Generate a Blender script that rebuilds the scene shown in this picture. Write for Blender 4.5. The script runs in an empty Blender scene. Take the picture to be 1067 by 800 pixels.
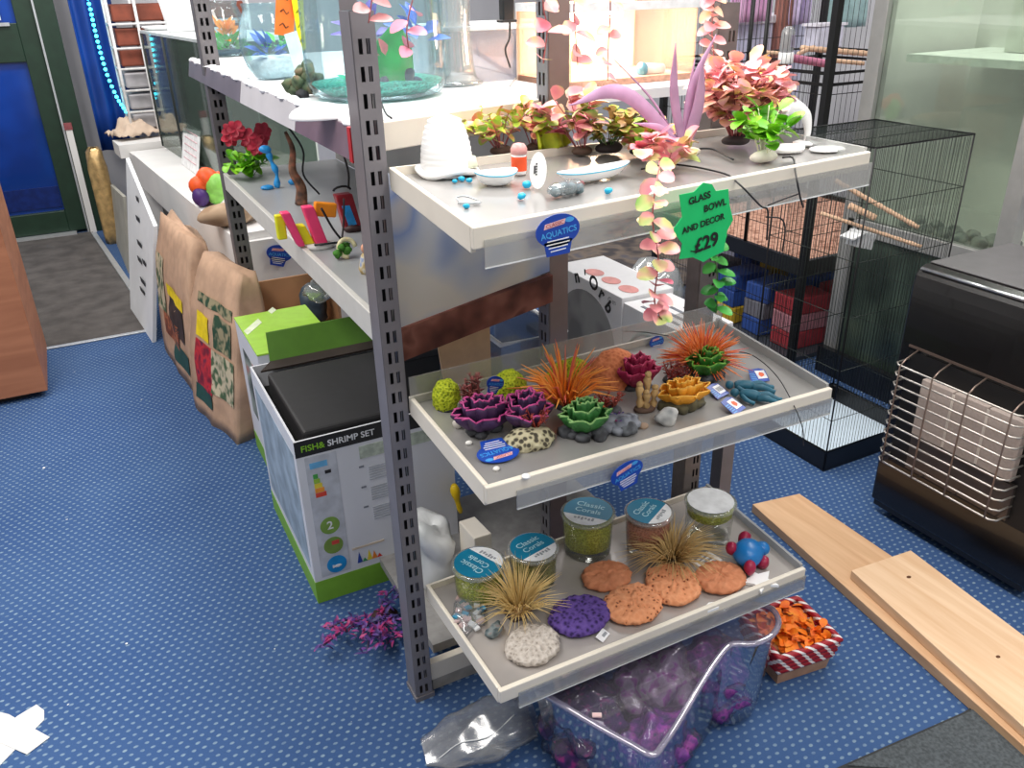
import bpy, bmesh, math, random
from mathutils import Vector, Matrix, noise
rnd = random.Random(7)
C = bpy.context.scene.collection
PI = math.pi
V = Vector
# ------------------------------------------------------------------ camera model (1067x800 frame)
F, CX, CY, CAMZ = 865.0, 533.5, 400.0, 1.5
_up = -Vector((46, 1804, F)).normalized()
_vx = -493.0
_vy = -(F*F + 46*_vx)/1804
_Y = Vector((_vx, _vy, F)).normalized()
_X = _Y.cross(_up)
def ray(u, v):
    d = Vector(((u-CX)/F, (v-CY)/F, 1.0))
    return Vector((_X.dot(d), _Y.dot(d), _up.dot(d)))
def P(u, v, x=None, y=None, z=None):
    """world point seen at a photo position, on the plane x=, y= or z="""
    d = ray(u, v)
    if z is not None: t = (z-CAMZ)/d.z
    elif x is not None: t = x/d.x
    else: t = y/d.y
    return Vector((0, 0, CAMZ)) + d*t
def mpp(p):
    """metres per pixel at a world point"""
    fwd = Vector((_X.z, _Y.z, _up.z))
    return (Vector(p)-Vector((0, 0, CAMZ))).dot(fwd)/F

# ------------------------------------------------------------------ materials
def srgb(c):
    out = []
    for k in c[:3]:
        k = k/255.0
        out.append(k/12.92 if k <= 0.04045 else ((k+0.055)/1.055)**2.4)
    return (*out, 1.0)
_M = {}
def mat(name, col, rough=0.5, metal=0.0, var=0.12, scale=30.0, bump=0.0, bscale=None, coat=0.0, col2=None, sss=0.0, alpha=1.0):
    """principled material whose colour wanders a little with noise"""
    if name in _M: return _M[name]
    m = bpy.data.materials.new(name); m.use_nodes = True
    nt = m.node_tree; n = nt.nodes; L = nt.links
    b = n['Principled BSDF']
    tc = n.new('ShaderNodeTexCoord'); no = n.new('ShaderNodeTexNoise')
    no.inputs['Scale'].default_value = scale; no.inputs['Detail'].default_value = 3
    L.new(tc.outputs['Object'], no.inputs['Vector'])
    cr = n.new('ShaderNodeValToRGB')
    c0 = srgb(col)
    if col2 is None:
        a = [max(0, k*(1-var)) for k in c0[:3]]; d = [min(1, k*(1+var)) for k in c0[:3]]
    else:
        a = c0[:3]; d = srgb(col2)[:3]
    cr.color_ramp.elements[0].position = 0.35; cr.color_ramp.elements[1].position = 0.65
    cr.color_ramp.elements[0].color = (*a, 1); cr.color_ramp.elements[1].color = (*d, 1)
    L.new(no.outputs['Fac'], cr.inputs['Fac']); L.new(cr.outputs['Color'], b.inputs['Base Color'])
    b.inputs['Roughness'].default_value = rough; b.inputs['Metallic'].default_value = metal
    b.inputs['Coat Weight'].default_value = coat
    if sss: 
        b.inputs['Subsurface Weight'].default_value = sss; b.inputs['Subsurface Radius'].default_value = (.01, .01, .01)
    if alpha < 1: b.inputs['Alpha'].default_value = alpha
    if bump:
        n2 = n.new('ShaderNodeTexNoise'); n2.inputs['Scale'].default_value = bscale or scale*3
        L.new(tc.outputs['Object'], n2.inputs['Vector'])
        bp = n.new('ShaderNodeBump'); bp.inputs['Strength'].default_value = bump; bp.inputs['Distance'].default_value = 0.004
        L.new(n2.outputs['Fac'], bp.inputs['Height']); L.new(bp.outputs['Normal'], b.inputs['Normal'])
    _M[name] = m
    return m
def ramp_mat(name, stops, scale=60.0, rough=0.45, kind='noise', bump=0.0):
    """several colours mixed by noise or by cell"""
    if name in _M: return _M[name]
    m = bpy.data.materials.new(name); m.use_nodes = True
    nt = m.node_tree; n = nt.nodes; L = nt.links; b = n['Principled BSDF']
    tc = n.new('ShaderNodeTexCoord')
    if kind == 'noise':
        t = n.new('ShaderNodeTexNoise'); t.inputs['Detail'].default_value = 1.5; out = t.outputs['Fac']
    else:
        t = n.new('ShaderNodeTexVoronoi'); out = t.outputs['Distance'] if kind == 'voronoi' else None
        if kind == 'cells':
            sp = n.new('ShaderNodeSeparateColor'); L.new(t.outputs['Color'], sp.inputs['Color']); out = sp.outputs[0]
    t.inputs['Scale'].default_value = scale
    L.new(tc.outputs['Object'], t.inputs['Vector'])
    cr = n.new('ShaderNodeValToRGB')
    el = cr.color_ramp.elements
    while len(el) > 1: el.remove(el[-1])
    el[0].position = stops[0][0]; el[0].color = srgb(stops[0][1])
    for p, c in stops[1:]:
        e = el.new(p); e.color = srgb(c)
    L.new(out, cr.inputs['Fac']); L.new(cr.outputs['Color'], b.inputs['Base Color'])
    b.inputs['Roughness'].default_value = rough
    if bump:
        bp = n.new('ShaderNodeBump'); bp.inputs['Strength'].default_value = bump; bp.inputs['Distance'].default_value = 0.004
        L.new(out, bp.inputs['Height']); L.new(bp.outputs['Normal'], b.inputs['Normal'])
    _M[name] = m
    return m
def clear(name, tint=(245, 250, 250), gloss=0.10, rough=0.05, haze=0.0, hazecol=(230, 235, 235)):
    """thin clear plastic or glass: mostly see-through, shiny at grazing angles, a little milky"""
    if name in _M: return _M[name]
    m = bpy.data.materials.new(name); m.use_nodes = True
    nt = m.node_tree; n = nt.nodes; L = nt.links
    n.remove(n['Principled BSDF']); out = n['Material Output']
    tr = n.new('ShaderNodeBsdfTransparent'); tr.inputs['Color'].default_value = srgb(tint)
    gl = n.new('ShaderNodeBsdfGlossy'); gl.inputs['Roughness'].default_value = rough
    lw = n.new('ShaderNodeLayerWeight'); lw.inputs['Blend'].default_value = 0.25
    ma = n.new('ShaderNodeMath'); ma.operation = 'MULTIPLY_ADD'; ma.inputs[1].default_value = 0.55; ma.inputs[2].default_value = gloss*0.5
    L.new(lw.outputs['Fresnel'], ma.inputs[0])
    base = tr.outputs[0]
    if haze:
        df = n.new('ShaderNodeBsdfDiffuse'); df.inputs['Color'].default_value = srgb(hazecol)
        mh = n.new('ShaderNodeMixShader'); mh.inputs[0].default_value = haze
        L.new(tr.outputs[0], mh.inputs[1]); L.new(df.outputs[0], mh.inputs[2]); base = mh.outputs[0]
    mx = n.new('ShaderNodeMixShader')
    L.new(ma.outputs[0], mx.inputs[0]); L.new(base, mx.inputs[1]); L.new(gl.outputs[0], mx.inputs[2])
    L.new(mx.outputs[0], out.inputs['Surface'])
    _M[name] = m
    return m
def glow(name, col, strength):
    if name in _M: return _M[name]
    m = bpy.data.materials.new(name); m.use_nodes = True
    b = m.node_tree.nodes['Principled BSDF']
    b.inputs['Base Color'].default_value = srgb(col)
    b.inputs['Emission Color'].default_value = srgb(col); b.inputs['Emission Strength'].default_value = strength
    _M[name] = m
    return m

# ------------------------------------------------------------------ objects
def tag(o, label=None, cat=None, group=None, kind=None):
    if label: o['label'] = label
    if cat: o['category'] = cat
    if group: o['group'] = group
    if kind: o['kind'] = kind
    return o
def thing(name, label, cat, loc=(0, 0, 0), rz=0.0, group=None):
    o = bpy.data.objects.new(name, None); C.objects.link(o)
    o.empty_display_size = 0.05
    o.location = loc; o.rotation_euler = (0, 0, rz)
    return tag(o, label, cat, group)
def root_mat(o):
    m = Matrix.Identity(4)
    while o is not None:
        m = (Matrix.Translation(o.location) @ o.rotation_euler.to_matrix().to_4x4()) @ m
        o = o.parent
    return m
class MB:
    """collects shapes, then links them as ONE mesh object"""
    def __init__(s): s.v = []; s.f = []; s.mi = []; s.cur = 0; s.flat = set()
    def add(s, vs, fs, flat=False):
        k = len(s.v); s.v += [Vector(p) for p in vs]
        for f in fs:
            if flat: s.flat.add(len(s.f))
            s.f.append([k+i for i in f]); s.mi.append(s.cur)
        return s
    def hexa(s, p):   # p: 4 bottom (ccw from above), 4 top
        return s.add(p, [(3, 2, 1, 0), (4, 5, 6, 7), (0, 1, 5, 4), (1, 2, 6, 5), (2, 3, 7, 6), (3, 0, 4, 7)], True)
    def box(s, c, d, rz=0.0, rx=0.0, ry=0.0):
        h = [k/2 for k in d]
        R = Matrix.Rotation(rz, 3, 'Z') @ Matrix.Rotation(ry, 3, 'Y') @ Matrix.Rotation(rx, 3, 'X')
        c = Vector(c)
        q = [(-1, -1), (1, -1), (1, 1), (-1, 1)]
        return s.hexa([c + R @ Vector((a*h[0], b*h[1], z*h[2])) for z in (-1, 1) for a, b in q])
    def box2(s, a, b):
        a = Vector(a); b = Vector(b)
        return s.box((a+b)/2, [abs(k) for k in (b-a)])
    def poly(s, pts): return s.add(pts, [list(range(len(pts)))], True)
    def prism(s, pts, ext):
        n = len(pts); ext = Vector(ext)
        vs = [Vector(p) for p in pts] + [Vector(p)+ext for p in pts]
        fs = [list(range(n))[::-1], list(range(n, 2*n))] + [(i, (i+1) % n, n+(i+1) % n, n+i) for i in range(n)]
        return s.add(vs, fs, True)
    def tube(s, path, r, n=6, closed=False):
        path = [Vector(p) for p in path]; m = len(path)
        rs = r if isinstance(r, (list, tuple)) else [r]*m
        vs = []; fs = []; prev = None
        for i, p in enumerate(path):
            if closed: t = path[(i+1) % m]-path[(i-1) % m]
            else: t = path[min(i+1, m-1)]-path[max(i-1, 0)]
            if t.length < 1e-9: t = Vector((0, 0, 1))
            t.normalize()
            if prev is None:
                a = Vector((0, 0, 1)) if abs(t.z) < 0.9 else Vector((1, 0, 0))
                e = t.cross(a).normalized()
            else:
                e = prev - t*prev.dot(t)
                e = e.normalized() if e.length > 1e-6 else t.orthogonal().normalized()
            prev = e; g = t.cross(e)
            for k in range(n):
                a = 2*PI*k/n
                vs.append(p + (e*math.cos(a)+g*math.sin(a))*rs[i])
        for i in range(m if closed else m-1):
            j = (i+1) % m
            for k in range(n):
                l = (k+1) % n
                fs.append((i*n+k, i*n+l, j*n+l, j*n+k))
        if not closed:
            fs.append(list(range(n))[::-1]); fs.append([(m-1)*n+k for k in range(n)])
        return s.add(vs, fs)
    def lathe(s, prof, c=(0, 0, 0), n=24, sx=1.0, sy=1.0, cap0=True, cap1=True, fn=None):
        c = Vector(c); vs = []; fs = []; m = len(prof)
        for i, (r, z) in enumerate(prof):
            for k in range(n):
                a = 2*PI*k/n
                p = Vector((r*math.cos(a)*sx, r*math.sin(a)*sy, z))
                if fn: p = fn(p, a, i)
                vs.append(c+p)
        for i in range(m-1):
            for k in range(n):
                l = (k+1) % n
                fs.append((i*n+k, i*n+l, (i+1)*n+l, (i+1)*n+k))
        if cap0: fs.append(list(range(n))[::-1])
        if cap1: fs.append([(m-1)*n+k for k in range(n)])
        return s.add(vs, fs)
    def ball(s, c, r, nu=14, nv=9, amp=0.0, freq=30.0, seed=0.0, rot=None, zmin=-1.0):
        c = Vector(c); r = Vector(r) if isinstance(r, (tuple, list, Vector)) else Vector((r, r, r))
        vs = []; fs = []
        so = Vector((seed*7.3, seed*3.1, seed*5.7))
        for i in range(nv+1):
            th = PI*i/nv
            for k in range(nu):
                a = 2*PI*k/nu
                d = Vector((math.sin(th)*math.cos(a), math.sin(th)*math.sin(a), max(zmin, math.cos(th))))
                q = 1+amp*noise.noise(Vector((d.x*r.x, d.y*r.y, d.z*r.z))*freq+so)
                p = Vector((d.x*r.x*q, d.y*r.y*q, d.z*r.z*q))
                if rot: p = rot @ p
                vs.append(c+p)
        for i in range(nv):
            for k in range(nu):
                l = (k+1) % nu
                fs.append((i*nu+k, (i+1)*nu+k, (i+1)*nu+l, i*nu+l))
        return s.add(vs, fs)
    def surf(s, fn, nu, nv):
        vs = [fn(i/nu, j/nv) for i in range(nu+1) for j in range(nv+1)]
        fs = [(i*(nv+1)+j, (i+1)*(nv+1)+j, (i+1)*(nv+1)+j+1, i*(nv+1)+j+1) for i in range(nu) for j in range(nv)]
        return s.add(vs, fs)
    def leaf(s, base, d, up, ln, wd, curl=0.25, rounded=False):
        """a folded leaf blade"""
        base = Vector(base); d = Vector(d).normalized(); side = d.cross(Vector(up))
        if side.length < 1e-5: side = d.orthogonal()
        side.normalize(); nn = side.cross(d)
        prof = [(0, .06), (.18, .62 if rounded else .5), (.45, 1.0), (.75, .86 if rounded else .62), (.93, .5 if rounded else .22), (1, .1 if rounded else .02)]
        vs = []
        for t, w in prof:
            c = base + d*ln*t - nn*ln*curl*t*t
            h = side*wd*w/2; lift = nn*wd*w*0.14
            vs += [c-h+lift, c, c+h+lift]
        fs = []
        for i in range(len(prof)-1):
            a = i*3; fs += [(a, a+1, a+4, a+3), (a+1, a+2, a+5, a+4)]
        return s.add(vs, fs)
    def blade(s, pts, w, up=(0, 0, 1)):
        """three-sided tapering strand"""
        n = len(pts)
        return s.tube(pts, [w*(1-.85*(i/(n-1))**1.5) for i in range(n)], 3)
    def build(s, name, m, parent=None, smooth=True, bev=0.0, world=False, solid=0.0, sub=0):
        me = bpy.data.meshes.new(name)
        vs = s.v
        if world and parent is not None:
            inv = root_mat(parent).inverted(); vs = [inv @ p for p in vs]
        me.from_pydata([tuple(p) for p in vs], [], s.f)
        ms = m if isinstance(m, (list, tuple)) else [m]
        for k in ms: me.materials.append(k)
        for i, p in enumerate(me.polygons):
            p.material_index = s.mi[i]
            p.use_smooth = smooth and i not in s.flat
        me.update()
        o = bpy.data.objects.new(name, me); C.objects.link(o)
        if parent is not None: o.parent = parent
        if solid:
            q = o.modifiers.new('thick', 'SOLIDIFY'); q.thickness = solid; q.offset = 0
        if bev:
            q = o.modifiers.new('bevel', 'BEVEL'); q.width = bev; q.segments = 2; q.limit_method = 'ANGLE'
        if sub:
            q = o.modifiers.new('sub', 'SUBSURF'); q.levels = sub; q.render_levels = sub
        return o
def solo(mb, name, m, label, cat, loc=(0, 0, 0), rz=0.0, group=None, **kw):
    """a thing that is one mesh, built about its own base"""
    o = mb.build(name, m, None, **kw); o.location = loc; o.rotation_euler = (0, 0, rz)
    return tag(o, label, cat, group)
def structure(mb, name, m, **kw):
    o = mb.build(name, m, None, **kw); o['kind'] = 'structure'; return o
def copy_tree(o, parent=None):
    c = o.copy(); C.objects.link(c)
    if parent is not None: c.parent = parent
    for ch in [k for k in C.objects if k.parent is o]:
        copy_tree(ch, c)
    return c
def text(s, org, ex, ey, size, m, parent, name='lettering', world=True, align='CENTER', thick=0.0006, label=None, bold=0.0):
    """flat raised letters: org = centre of the line, ex along it, ey upwards"""
    cu = bpy.data.curves.new('t', 'FONT'); cu.body = s; cu.size = 1.0; cu.align_x = align; cu.align_y = 'CENTER'
    cu.resolution_u = 3; cu.offset = bold
    ob = bpy.data.objects.new('t', cu); C.objects.link(ob)
    dg = bpy.context.evaluated_depsgraph_get()
    me0 = bpy.data.meshes.new_from_object(ob.evaluated_get(dg))
    ex = Vector(ex).normalized(); ey = Vector(ey).normalized(); ez = ex.cross(ey)
    mb = MB()
    org = Vector(org)
    vs = [org + ex*p.co.x*size + ey*p.co.y*size + ez*thick for p in me0.vertices]
    mb.add(vs, [list(p.vertices) for p in me0.polygons], True)
    bpy.data.objects.remove(ob); bpy.data.curves.remove(cu); bpy.data.meshes.remove(me0)
    o = mb.build(name, m, parent, world=world)
    if label: o['label'] = label
    return o
def lerp(a, b, t): return Vector(a)*(1-t)+Vector(b)*t
def spline(pts, n=8):
    """smooth polyline through the points"""
    pts = [Vector(p) for p in pts]; out = []
    q = [pts[0]*2-pts[1]] + pts + [pts[-1]*2-pts[-2]]
    for i in range(1, len(q)-2):
        for k in range(n):
            t = k/n; a, b, c, d = q[i-1], q[i], q[i+1], q[i+2]
            out.append(0.5*((2*b)+(c-a)*t+(2*a-5*b+4*c-d)*t*t+(3*b-a-3*c+d)*t**3))
    out.append(pts[-1]); return out
# ================================================================== camera, light
cam = bpy.data.cameras.new('camera'); co = bpy.data.objects.new('camera', cam); C.objects.link(co)
cam.sensor_fit = 'HORIZONTAL'; cam.sensor_width = 36.0; cam.lens = 36.0*F/1067.0; cam.clip_start = 0.05
cr_, cd_, cf_ = [Vector((_X[i], _Y[i], _up[i])) for i in range(3)]
Rm = Matrix((cr_, -cd_, -cf_)).transposed()
co.matrix_world = Matrix.Translation((0, 0, CAMZ)) @ Rm.to_4x4()
bpy.context.scene.camera = co
vs_ = bpy.context.scene.view_settings
vs_.view_transform = 'Standard'; vs_.look = 'None'; vs_.gamma = 1.0; vs_.exposure = 0.0
try: vs_.use_curve_mapping = False
except Exception: pass
w = bpy.data.worlds.new('shop_air'); bpy.context.scene.world = w; w.use_nodes = True
w.node_tree.nodes['Background'].inputs['Color'].default_value = (1.0, 0.985, 0.965, 1)
w.node_tree.nodes['Background'].inputs['Strength'].default_value = 0.46
def area(name, loc, sx, sy, power, col=(1, 0.97, 0.93), rot=(0, 0, 0)):
    l = bpy.data.lights.new(name, 'AREA'); l.shape = 'RECTANGLE'; l.size = sx; l.size_y = sy; l.energy = power; l.color = col
    o = bpy.data.objects.new(name, l); C.objects.link(o); o.location = loc; o.rotation_euler = rot
    return o
area('ceiling_lamp', (-0.7, 2.3, 2.75), 0.5, 3.2, 74)
area('ceiling_lamp', (0.95, 1.5, 2.7), 0.35, 2.6, 66)
area('ceiling_lamp', (2.0, 3.9, 2.7), 1.6, 0.4, 45, (1.0, 0.97, 0.96))
area('ceiling_lamp', (0.2, 5.4, 2.7), 1.6, 0.4, 40)
area('ceiling_lamp', (3.0, 1.75, 2.7), 0.35, 1.2, 34)  # added fill light above the glass cabinet to brighten its inside
area('ceiling_lamp', (1.2, -0.6, 2.7), 1.8, 0.4, 26)

# ================================================================== the setting
def carpet_mat():
    m = bpy.data.materials.new('blue_carpet'); m.use_nodes = True
    nt = m.node_tree; n = nt.nodes; L = nt.links; b = n['Principled BSDF']
    b.inputs['Roughness'].default_value = 0.95; b.inputs['Specular IOR Level'].default_value = 0.12
    tc = n.new('ShaderNodeTexCoord'); sx = n.new('ShaderNodeSeparateXYZ'); L.new(tc.outputs['Object'], sx.inputs[0])
    def M(op, a, bb=None, c=None):
        q = n.new('ShaderNodeMath'); q.operation = op
        for i, k in enumerate((a, bb, c)):
            if k is None: continue
            if isinstance(k, (int, float)): q.inputs[i].default_value = k
            else: L.new(k, q.inputs[i])
        return q.outputs[0]
    px, py = 0.0225, 0.0185
    wob = n.new('ShaderNodeTexNoise'); wob.inputs['Scale'].default_value = 60; L.new(tc.outputs['Object'], wob.inputs['Vector'])
    wb = M('MULTIPLY_ADD', wob.outputs['Fac'], 0.5, -0.25)
    yy = M('DIVIDE', sx.outputs['Y'], py); row = M('FLOOR', yy)
    sh = M('MULTIPLY', M('MODULO', M('ABSOLUTE', row), 2.0), 0.5)
    xx = M('ADD', M('DIVIDE', sx.outputs['X'], px), sh)
    fx = M('ADD', M('SUBTRACT', M('FRACT', xx), 0.5), M('MULTIPLY', wb, 0.4))
    fy = M('ADD', M('SUBTRACT', M('FRACT', yy), 0.5), M('MULTIPLY', wb, 0.4))
    d2 = M('ADD', M('POWER', M('ABSOLUTE', M('MULTIPLY', fx, 0.85)), 2.0), M('POWER', M('ABSOLUTE', fy), 2.0))
    dot = n.new('ShaderNodeMapRange'); dot.inputs['From Min'].default_value = 0.052; dot.inputs['From Max'].default_value = 0.018
    L.new(d2, dot.inputs['Value'])
    bigs = n.new('ShaderNodeTexNoise'); bigs.inputs['Scale'].default_value = 1.7; bigs.inputs['Detail'].default_value = 4
    L.new(tc.outputs['Object'], bigs.inputs['Vector'])
    fine = n.new('ShaderNodeTexNoise'); fine.inputs['Scale'].default_value = 220; L.new(tc.outputs['Object'], fine.inputs['Vector'])
    c1 = n.new('ShaderNodeMix'); c1.data_type = 'RGBA'
    L.new(fine.outputs['Fac'], c1.inputs[0]); c1.inputs[6].default_value = srgb((36, 58, 102)); c1.inputs[7].default_value = srgb((50, 80, 130))
    c2 = n.new('ShaderNodeMix'); c2.data_type = 'RGBA'; L.new(bigs.outputs['Fac'], c2.inputs[0])
    L.new(c1.outputs[2], c2.inputs[6]); c2.inputs[7].default_value = srgb((70, 98, 140))
    c3 = n.new('ShaderNodeMix'); c3.data_type = 'RGBA'
    L.new(M('MULTIPLY', dot.outputs[0], M('MULTIPLY_ADD', wob.outputs['Fac'], 1.1, -0.05)), c3.inputs[0]); L.new(c2.outputs[2], c3.inputs[6]); c3.inputs[7].default_value = srgb((146, 168, 182))
    lint = n.new('ShaderNodeTexNoise'); lint.inputs['Scale'].default_value = 38; lint.inputs['Detail'].default_value = 2; L.new(tc.outputs['Object'], lint.inputs['Vector'])
    lr = n.new('ShaderNodeMapRange'); lr.inputs['From Min'].default_value = 0.775; lr.inputs['From Max'].default_value = 0.80; L.new(lint.outputs['Fac'], lr.inputs['Value'])
    c4 = n.new('ShaderNodeMix'); c4.data_type = 'RGBA'; L.new(lr.outputs[0], c4.inputs[0]); L.new(c3.outputs[2], c4.inputs[6]); c4.inputs[7].default_value = srgb((205, 210, 212))
    L.new(c4.outputs[2], b.inputs['Base Color'])
    bp = n.new('ShaderNodeBump'); bp.inputs['Strength'].default_value = 0.5; bp.inputs['Distance'].default_value = 0.003
    L.new(fine.outputs['Fac'], bp.inputs['Height']); L.new(bp.outputs['Normal'], b.inputs['Normal'])
    return m
fl = MB(); fl.add([(-3, -0.5, 0), (4.5, -0.5, 0), (4.5, 7.5, 0), (-3, 7.5, 0)], [(0, 1, 2, 3)])
structure(fl, 'floor', carpet_mat())
grey_mat = mat('entrance_matting', (84, 80, 78), 0.95, var=0.25, scale=9, bump=0.4, bscale=300)
mt = MB(); mt.prism([(-2.5, 4.25, 0.0005), (0.165, 4.25, 0.0005), (0.125, 4.65, 0.0005), (-0.02, 6.5, 0.0005), (-2.5, 6.5, 0.0005)], (0, 0, 0.004))
tag(mt.build('entrance_mat', grey_mat), 'flat grey-brown entrance matting in front of the green door', 'mat')
steel = mat('brushed_steel', (176, 180, 184), 0.35, 0.85, 0.08, 40)
alu = mat('pale_metal_strip', (190, 194, 198), 0.4, 0.5, 0.06, 40)
tr = MB(); tr.box2((-2.5, 4.225, 0.0005), (0.165, 4.252, 0.007)); structure(tr, 'trim_1', alu, bev=0.002)
tr = MB(); tr.prism([(0.118, 4.66, 0.0), (0.15, 4.66, 0.0), (0.0, 6.4, 0.0), (-0.03, 6.4, 0.0)], (0, 0, 0.018)); structure(tr, 'trim_2', alu)
wallm = mat('painted_wall', (196, 196, 200), 0.8, var=0.05, scale=3)
wb_ = MB(); wb_.box2((-3, 6.75, 0), (4.5, 6.87, 2.8)); structure(wb_, 'wall_back', wallm)
wr_ = MB(); wr_.box2((4.2, -0.5, 0), (4.32, 6.75, 2.8)); structure(wr_, 'wall_right', wallm)

# door: dark green frame, blue glass
green_paint = mat('dark_green_paint', (26, 52, 38), 0.45, var=0.12, scale=14)
def dbox(a, b): 
    d_.box2(a, b)
d_ = MB()
d_.box2((-1.15, 6.52, 0.02), (-0.995, 6.6, 2.1)); d_.box2((-0.16, 6.52, 0.02), (-0.05, 6.6, 2.1))
d_.box2((-0.995, 6.52, 0.02), (-0.16, 6.6, 0.165)); d_.box2((-0.995, 6.52, 1.13), (-0.16, 6.6, 1.36)); d_.box2((-0.995, 6.52, 1.98), (-0.16, 6.6, 2.1))
door = structure(d_, 'door_1', green_paint, bev=0.004)
g_ = MB(); g_.box2((-0.99, 6.555, 0.165), (-0.16, 6.565, 1.13))
blue_glass = mat('blue_night_glass', (14, 62, 150), 0.12, var=0.3, scale=2.2, coat=0.3)
g_.box2((-0.99, 6.555, 1.36), (-0.16, 6.565, 1.98))
o = g_.build('glass_pane', blue_glass, door); o['label'] = 'deep blue glass panes'
g_ = MB(); g_.box2((-0.99, 6.548, 0.19), (-0.17, 6.556, 0.33)); o = g_.build('lower_pane_band', mat('navy_band', (16, 40, 105), 0.3, var=.2), door); o['label'] = 'darker blue band across the bottom of the glass'
g_ = MB(); g_.box2((-0.99, 6.50, 1.345), (-0.2, 6.522, 1.365)); g_.build('push_bar', alu, door)
g_ = MB(); g_.box2((-0.55, 6.50, 1.38), (-0.24, 6.51, 1.62)); o = g_.build('notice', mat('notice_paper', (225, 230, 236), .7, var=.1, scale=20), door); o['label'] = 'white notice on the upper glass'
d_ = MB(); d_.box2((-0.045, 6.50, 0), (0.075, 6.62, 2.2)); structure(d_, 'door_frame_right', green_paint, bev=0.004)
d_ = MB(); d_.box2((-0.05, 6.492, 0.0), (-0.038, 6.502, 2.1)); structure(d_, 'trim_3', alu)
d_ = MB(); d_.box2((-1.3, 6.46, 0), (-0.12, 6.52, 0.018)); structure(d_, 'trim_4', alu)

# wooden counter at the left edge
wood_mat_cache = {}
def wood(name, a, b, scale=3.0, stretch=(1, 14, 14), rough=0.55):
    """long-grained timber"""
    if name in wood_mat_cache: return wood_mat_cache[name]
    m = bpy.data.materials.new(name); m.use_nodes = True
    nt = m.node_tree; n = nt.nodes; L = nt.links; bs = n['Principled BSDF']
    tc = n.new('ShaderNodeTexCoord'); mp = n.new('ShaderNodeMapping'); mp.inputs['Scale'].default_value = stretch
    L.new(tc.outputs['Object'], mp.inputs['Vector'])
    no = n.new('ShaderNodeTexNoise'); no.inputs['Scale'].default_value = scale; no.inputs['Detail'].default_value = 6; no.inputs['Distortion'].default_value = 0.7
    L.new(mp.outputs['Vector'], no.inputs['Vector'])
    cr = n.new('ShaderNodeValToRGB'); cr.color_ramp.elements[0].position = 0.3; cr.color_ramp.elements[1].position = 0.7
    cr.color_ramp.elements[0].color = srgb(a); cr.color_ramp.elements[1].color = srgb(b)
    L.new(no.outputs['Fac'], cr.inputs['Fac']); L.new(cr.outputs['Color'], bs.inputs['Base Color']); bs.inputs['Roughness'].default_value = rough
    wood_mat_cache[name] = m
    return m
ct = thing('wooden_counter', 'orange-brown wood veneer counter end at the left edge of the picture', 'counter', (-0.9, 3.95, 0))
b_ = MB(); b_.box2((-1.5, 3.65, 0.03), (-0.32, 4.2, 0.9)); b_.build('carcass', wood('veneer', (146, 92, 64), (172, 114, 82), 2.2, (1.2, 3, 9)), ct, world=True, bev=0.004)
b_ = MB(); b_.box2((-1.5, 3.62, 0.9), (-0.30, 4.22, 0.935)); b_.build('worktop', wood('veneer_top', (120, 72, 44), (150, 92, 60), 2.2, (1.2, 3, 9)), ct, world=True, bev=0.004)
b_ = MB(); b_.box2((-1.45, 3.70, 0.0), (-0.40, 4.15, 0.03)); b_.build('plinth', mat('plinth_dark', (40, 34, 32), .7), ct, world=True)

# ================================================================== racking
post_m = mat('grey_enamel', (128, 124, 128), 0.42, 0.25, 0.06, 20)
post_b = mat('grey_enamel_warm', (138, 122, 118), 0.42, 0.25, 0.06, 20)
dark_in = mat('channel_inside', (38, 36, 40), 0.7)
def slotted_post(label, x0, x1, y0, y1, face, ztop=1.47, cols=(0.22, 0.40, 0.56, 0.74), pitch=0.042, m=post_m, back=None):
    """upright: a channel whose slotted web has real slots punched in pairs"""
    cx_, cy_ = (x0+x1)/2, (y0+y1)/2
    t = thing('slotted_upright', label, 'shelf upright', (cx_, cy_, 0), 0, 'grey slotted uprights of the shelving')
    mb = MB()
    if face == '-y': wv = lambda f, z: Vector((x0+(x1-x0)*f, y0, z))
    else: wv = lambda f, z: Vector((x0, y1-(y1-y0)*f, z))
    fr = [0, cols[0], cols[1], cols[2], cols[3], 1]
    n = int((ztop-0.03)/pitch)
    zs = [0.0]
    for i in range(n):
        zs += [0.02+i*pitch, 0.02+i*pitch+pitch*0.56]
    zs.append(ztop)
    for i in range(len(zs)-1):
        slot = i % 2 == 1
        for k in range(5):
            if slot and k in (1, 3): continue
            mb.add([wv(fr[k], zs[i]), wv(fr[k+1], zs[i]), wv(fr[k+1], zs[i+1]), wv(fr[k], zs[i+1])], [(0, 1, 2, 3)], True)
    mb.build('slotted_face', m, t, world=True, solid=0.002)
    mb = MB(); e = 0.0015
    if face == '-y':
        mb.box2((x0-e, y0+e, 0), (x0+e, y1, ztop)); mb.box2((x1-e, y0+e, 0), (x1+e, y1, ztop))
        mb.add([(x0, y1, ztop), (x1, y1, ztop), (x0+(x1-x0)*.35, y1, ztop+.05), (x0, y1, ztop+.05)], [(0, 1, 2, 3)], True)
        bk = (x0+.003, y1-.02, 0), (x1-.003, y1-.018, ztop)
    else:
        mb.box2((x0+e, y0-e, 0), (x1, y0+e, ztop)); mb.box2((x0+e, y1-e, 0), (x1, y1+e, ztop))
        bk = (x1-.02, y0+.003, 0), (x1-.018, y1-.003, ztop)
    mb.build('side_flange', back or m, t, world=True)
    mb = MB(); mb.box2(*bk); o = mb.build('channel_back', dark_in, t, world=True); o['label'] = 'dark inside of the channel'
    mb = MB(); mb.box2((x0-.004, y0-.004, 0), (x1+.004, y1+.004, .012)); mb.build('foot_plate', m, t, world=True)
    return t
slotted_post('grey slotted upright nearest the camera, left corner of the coral shelves', 0.4285, 0.467, 1.385, 1.44, '-y', 1.47)
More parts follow.
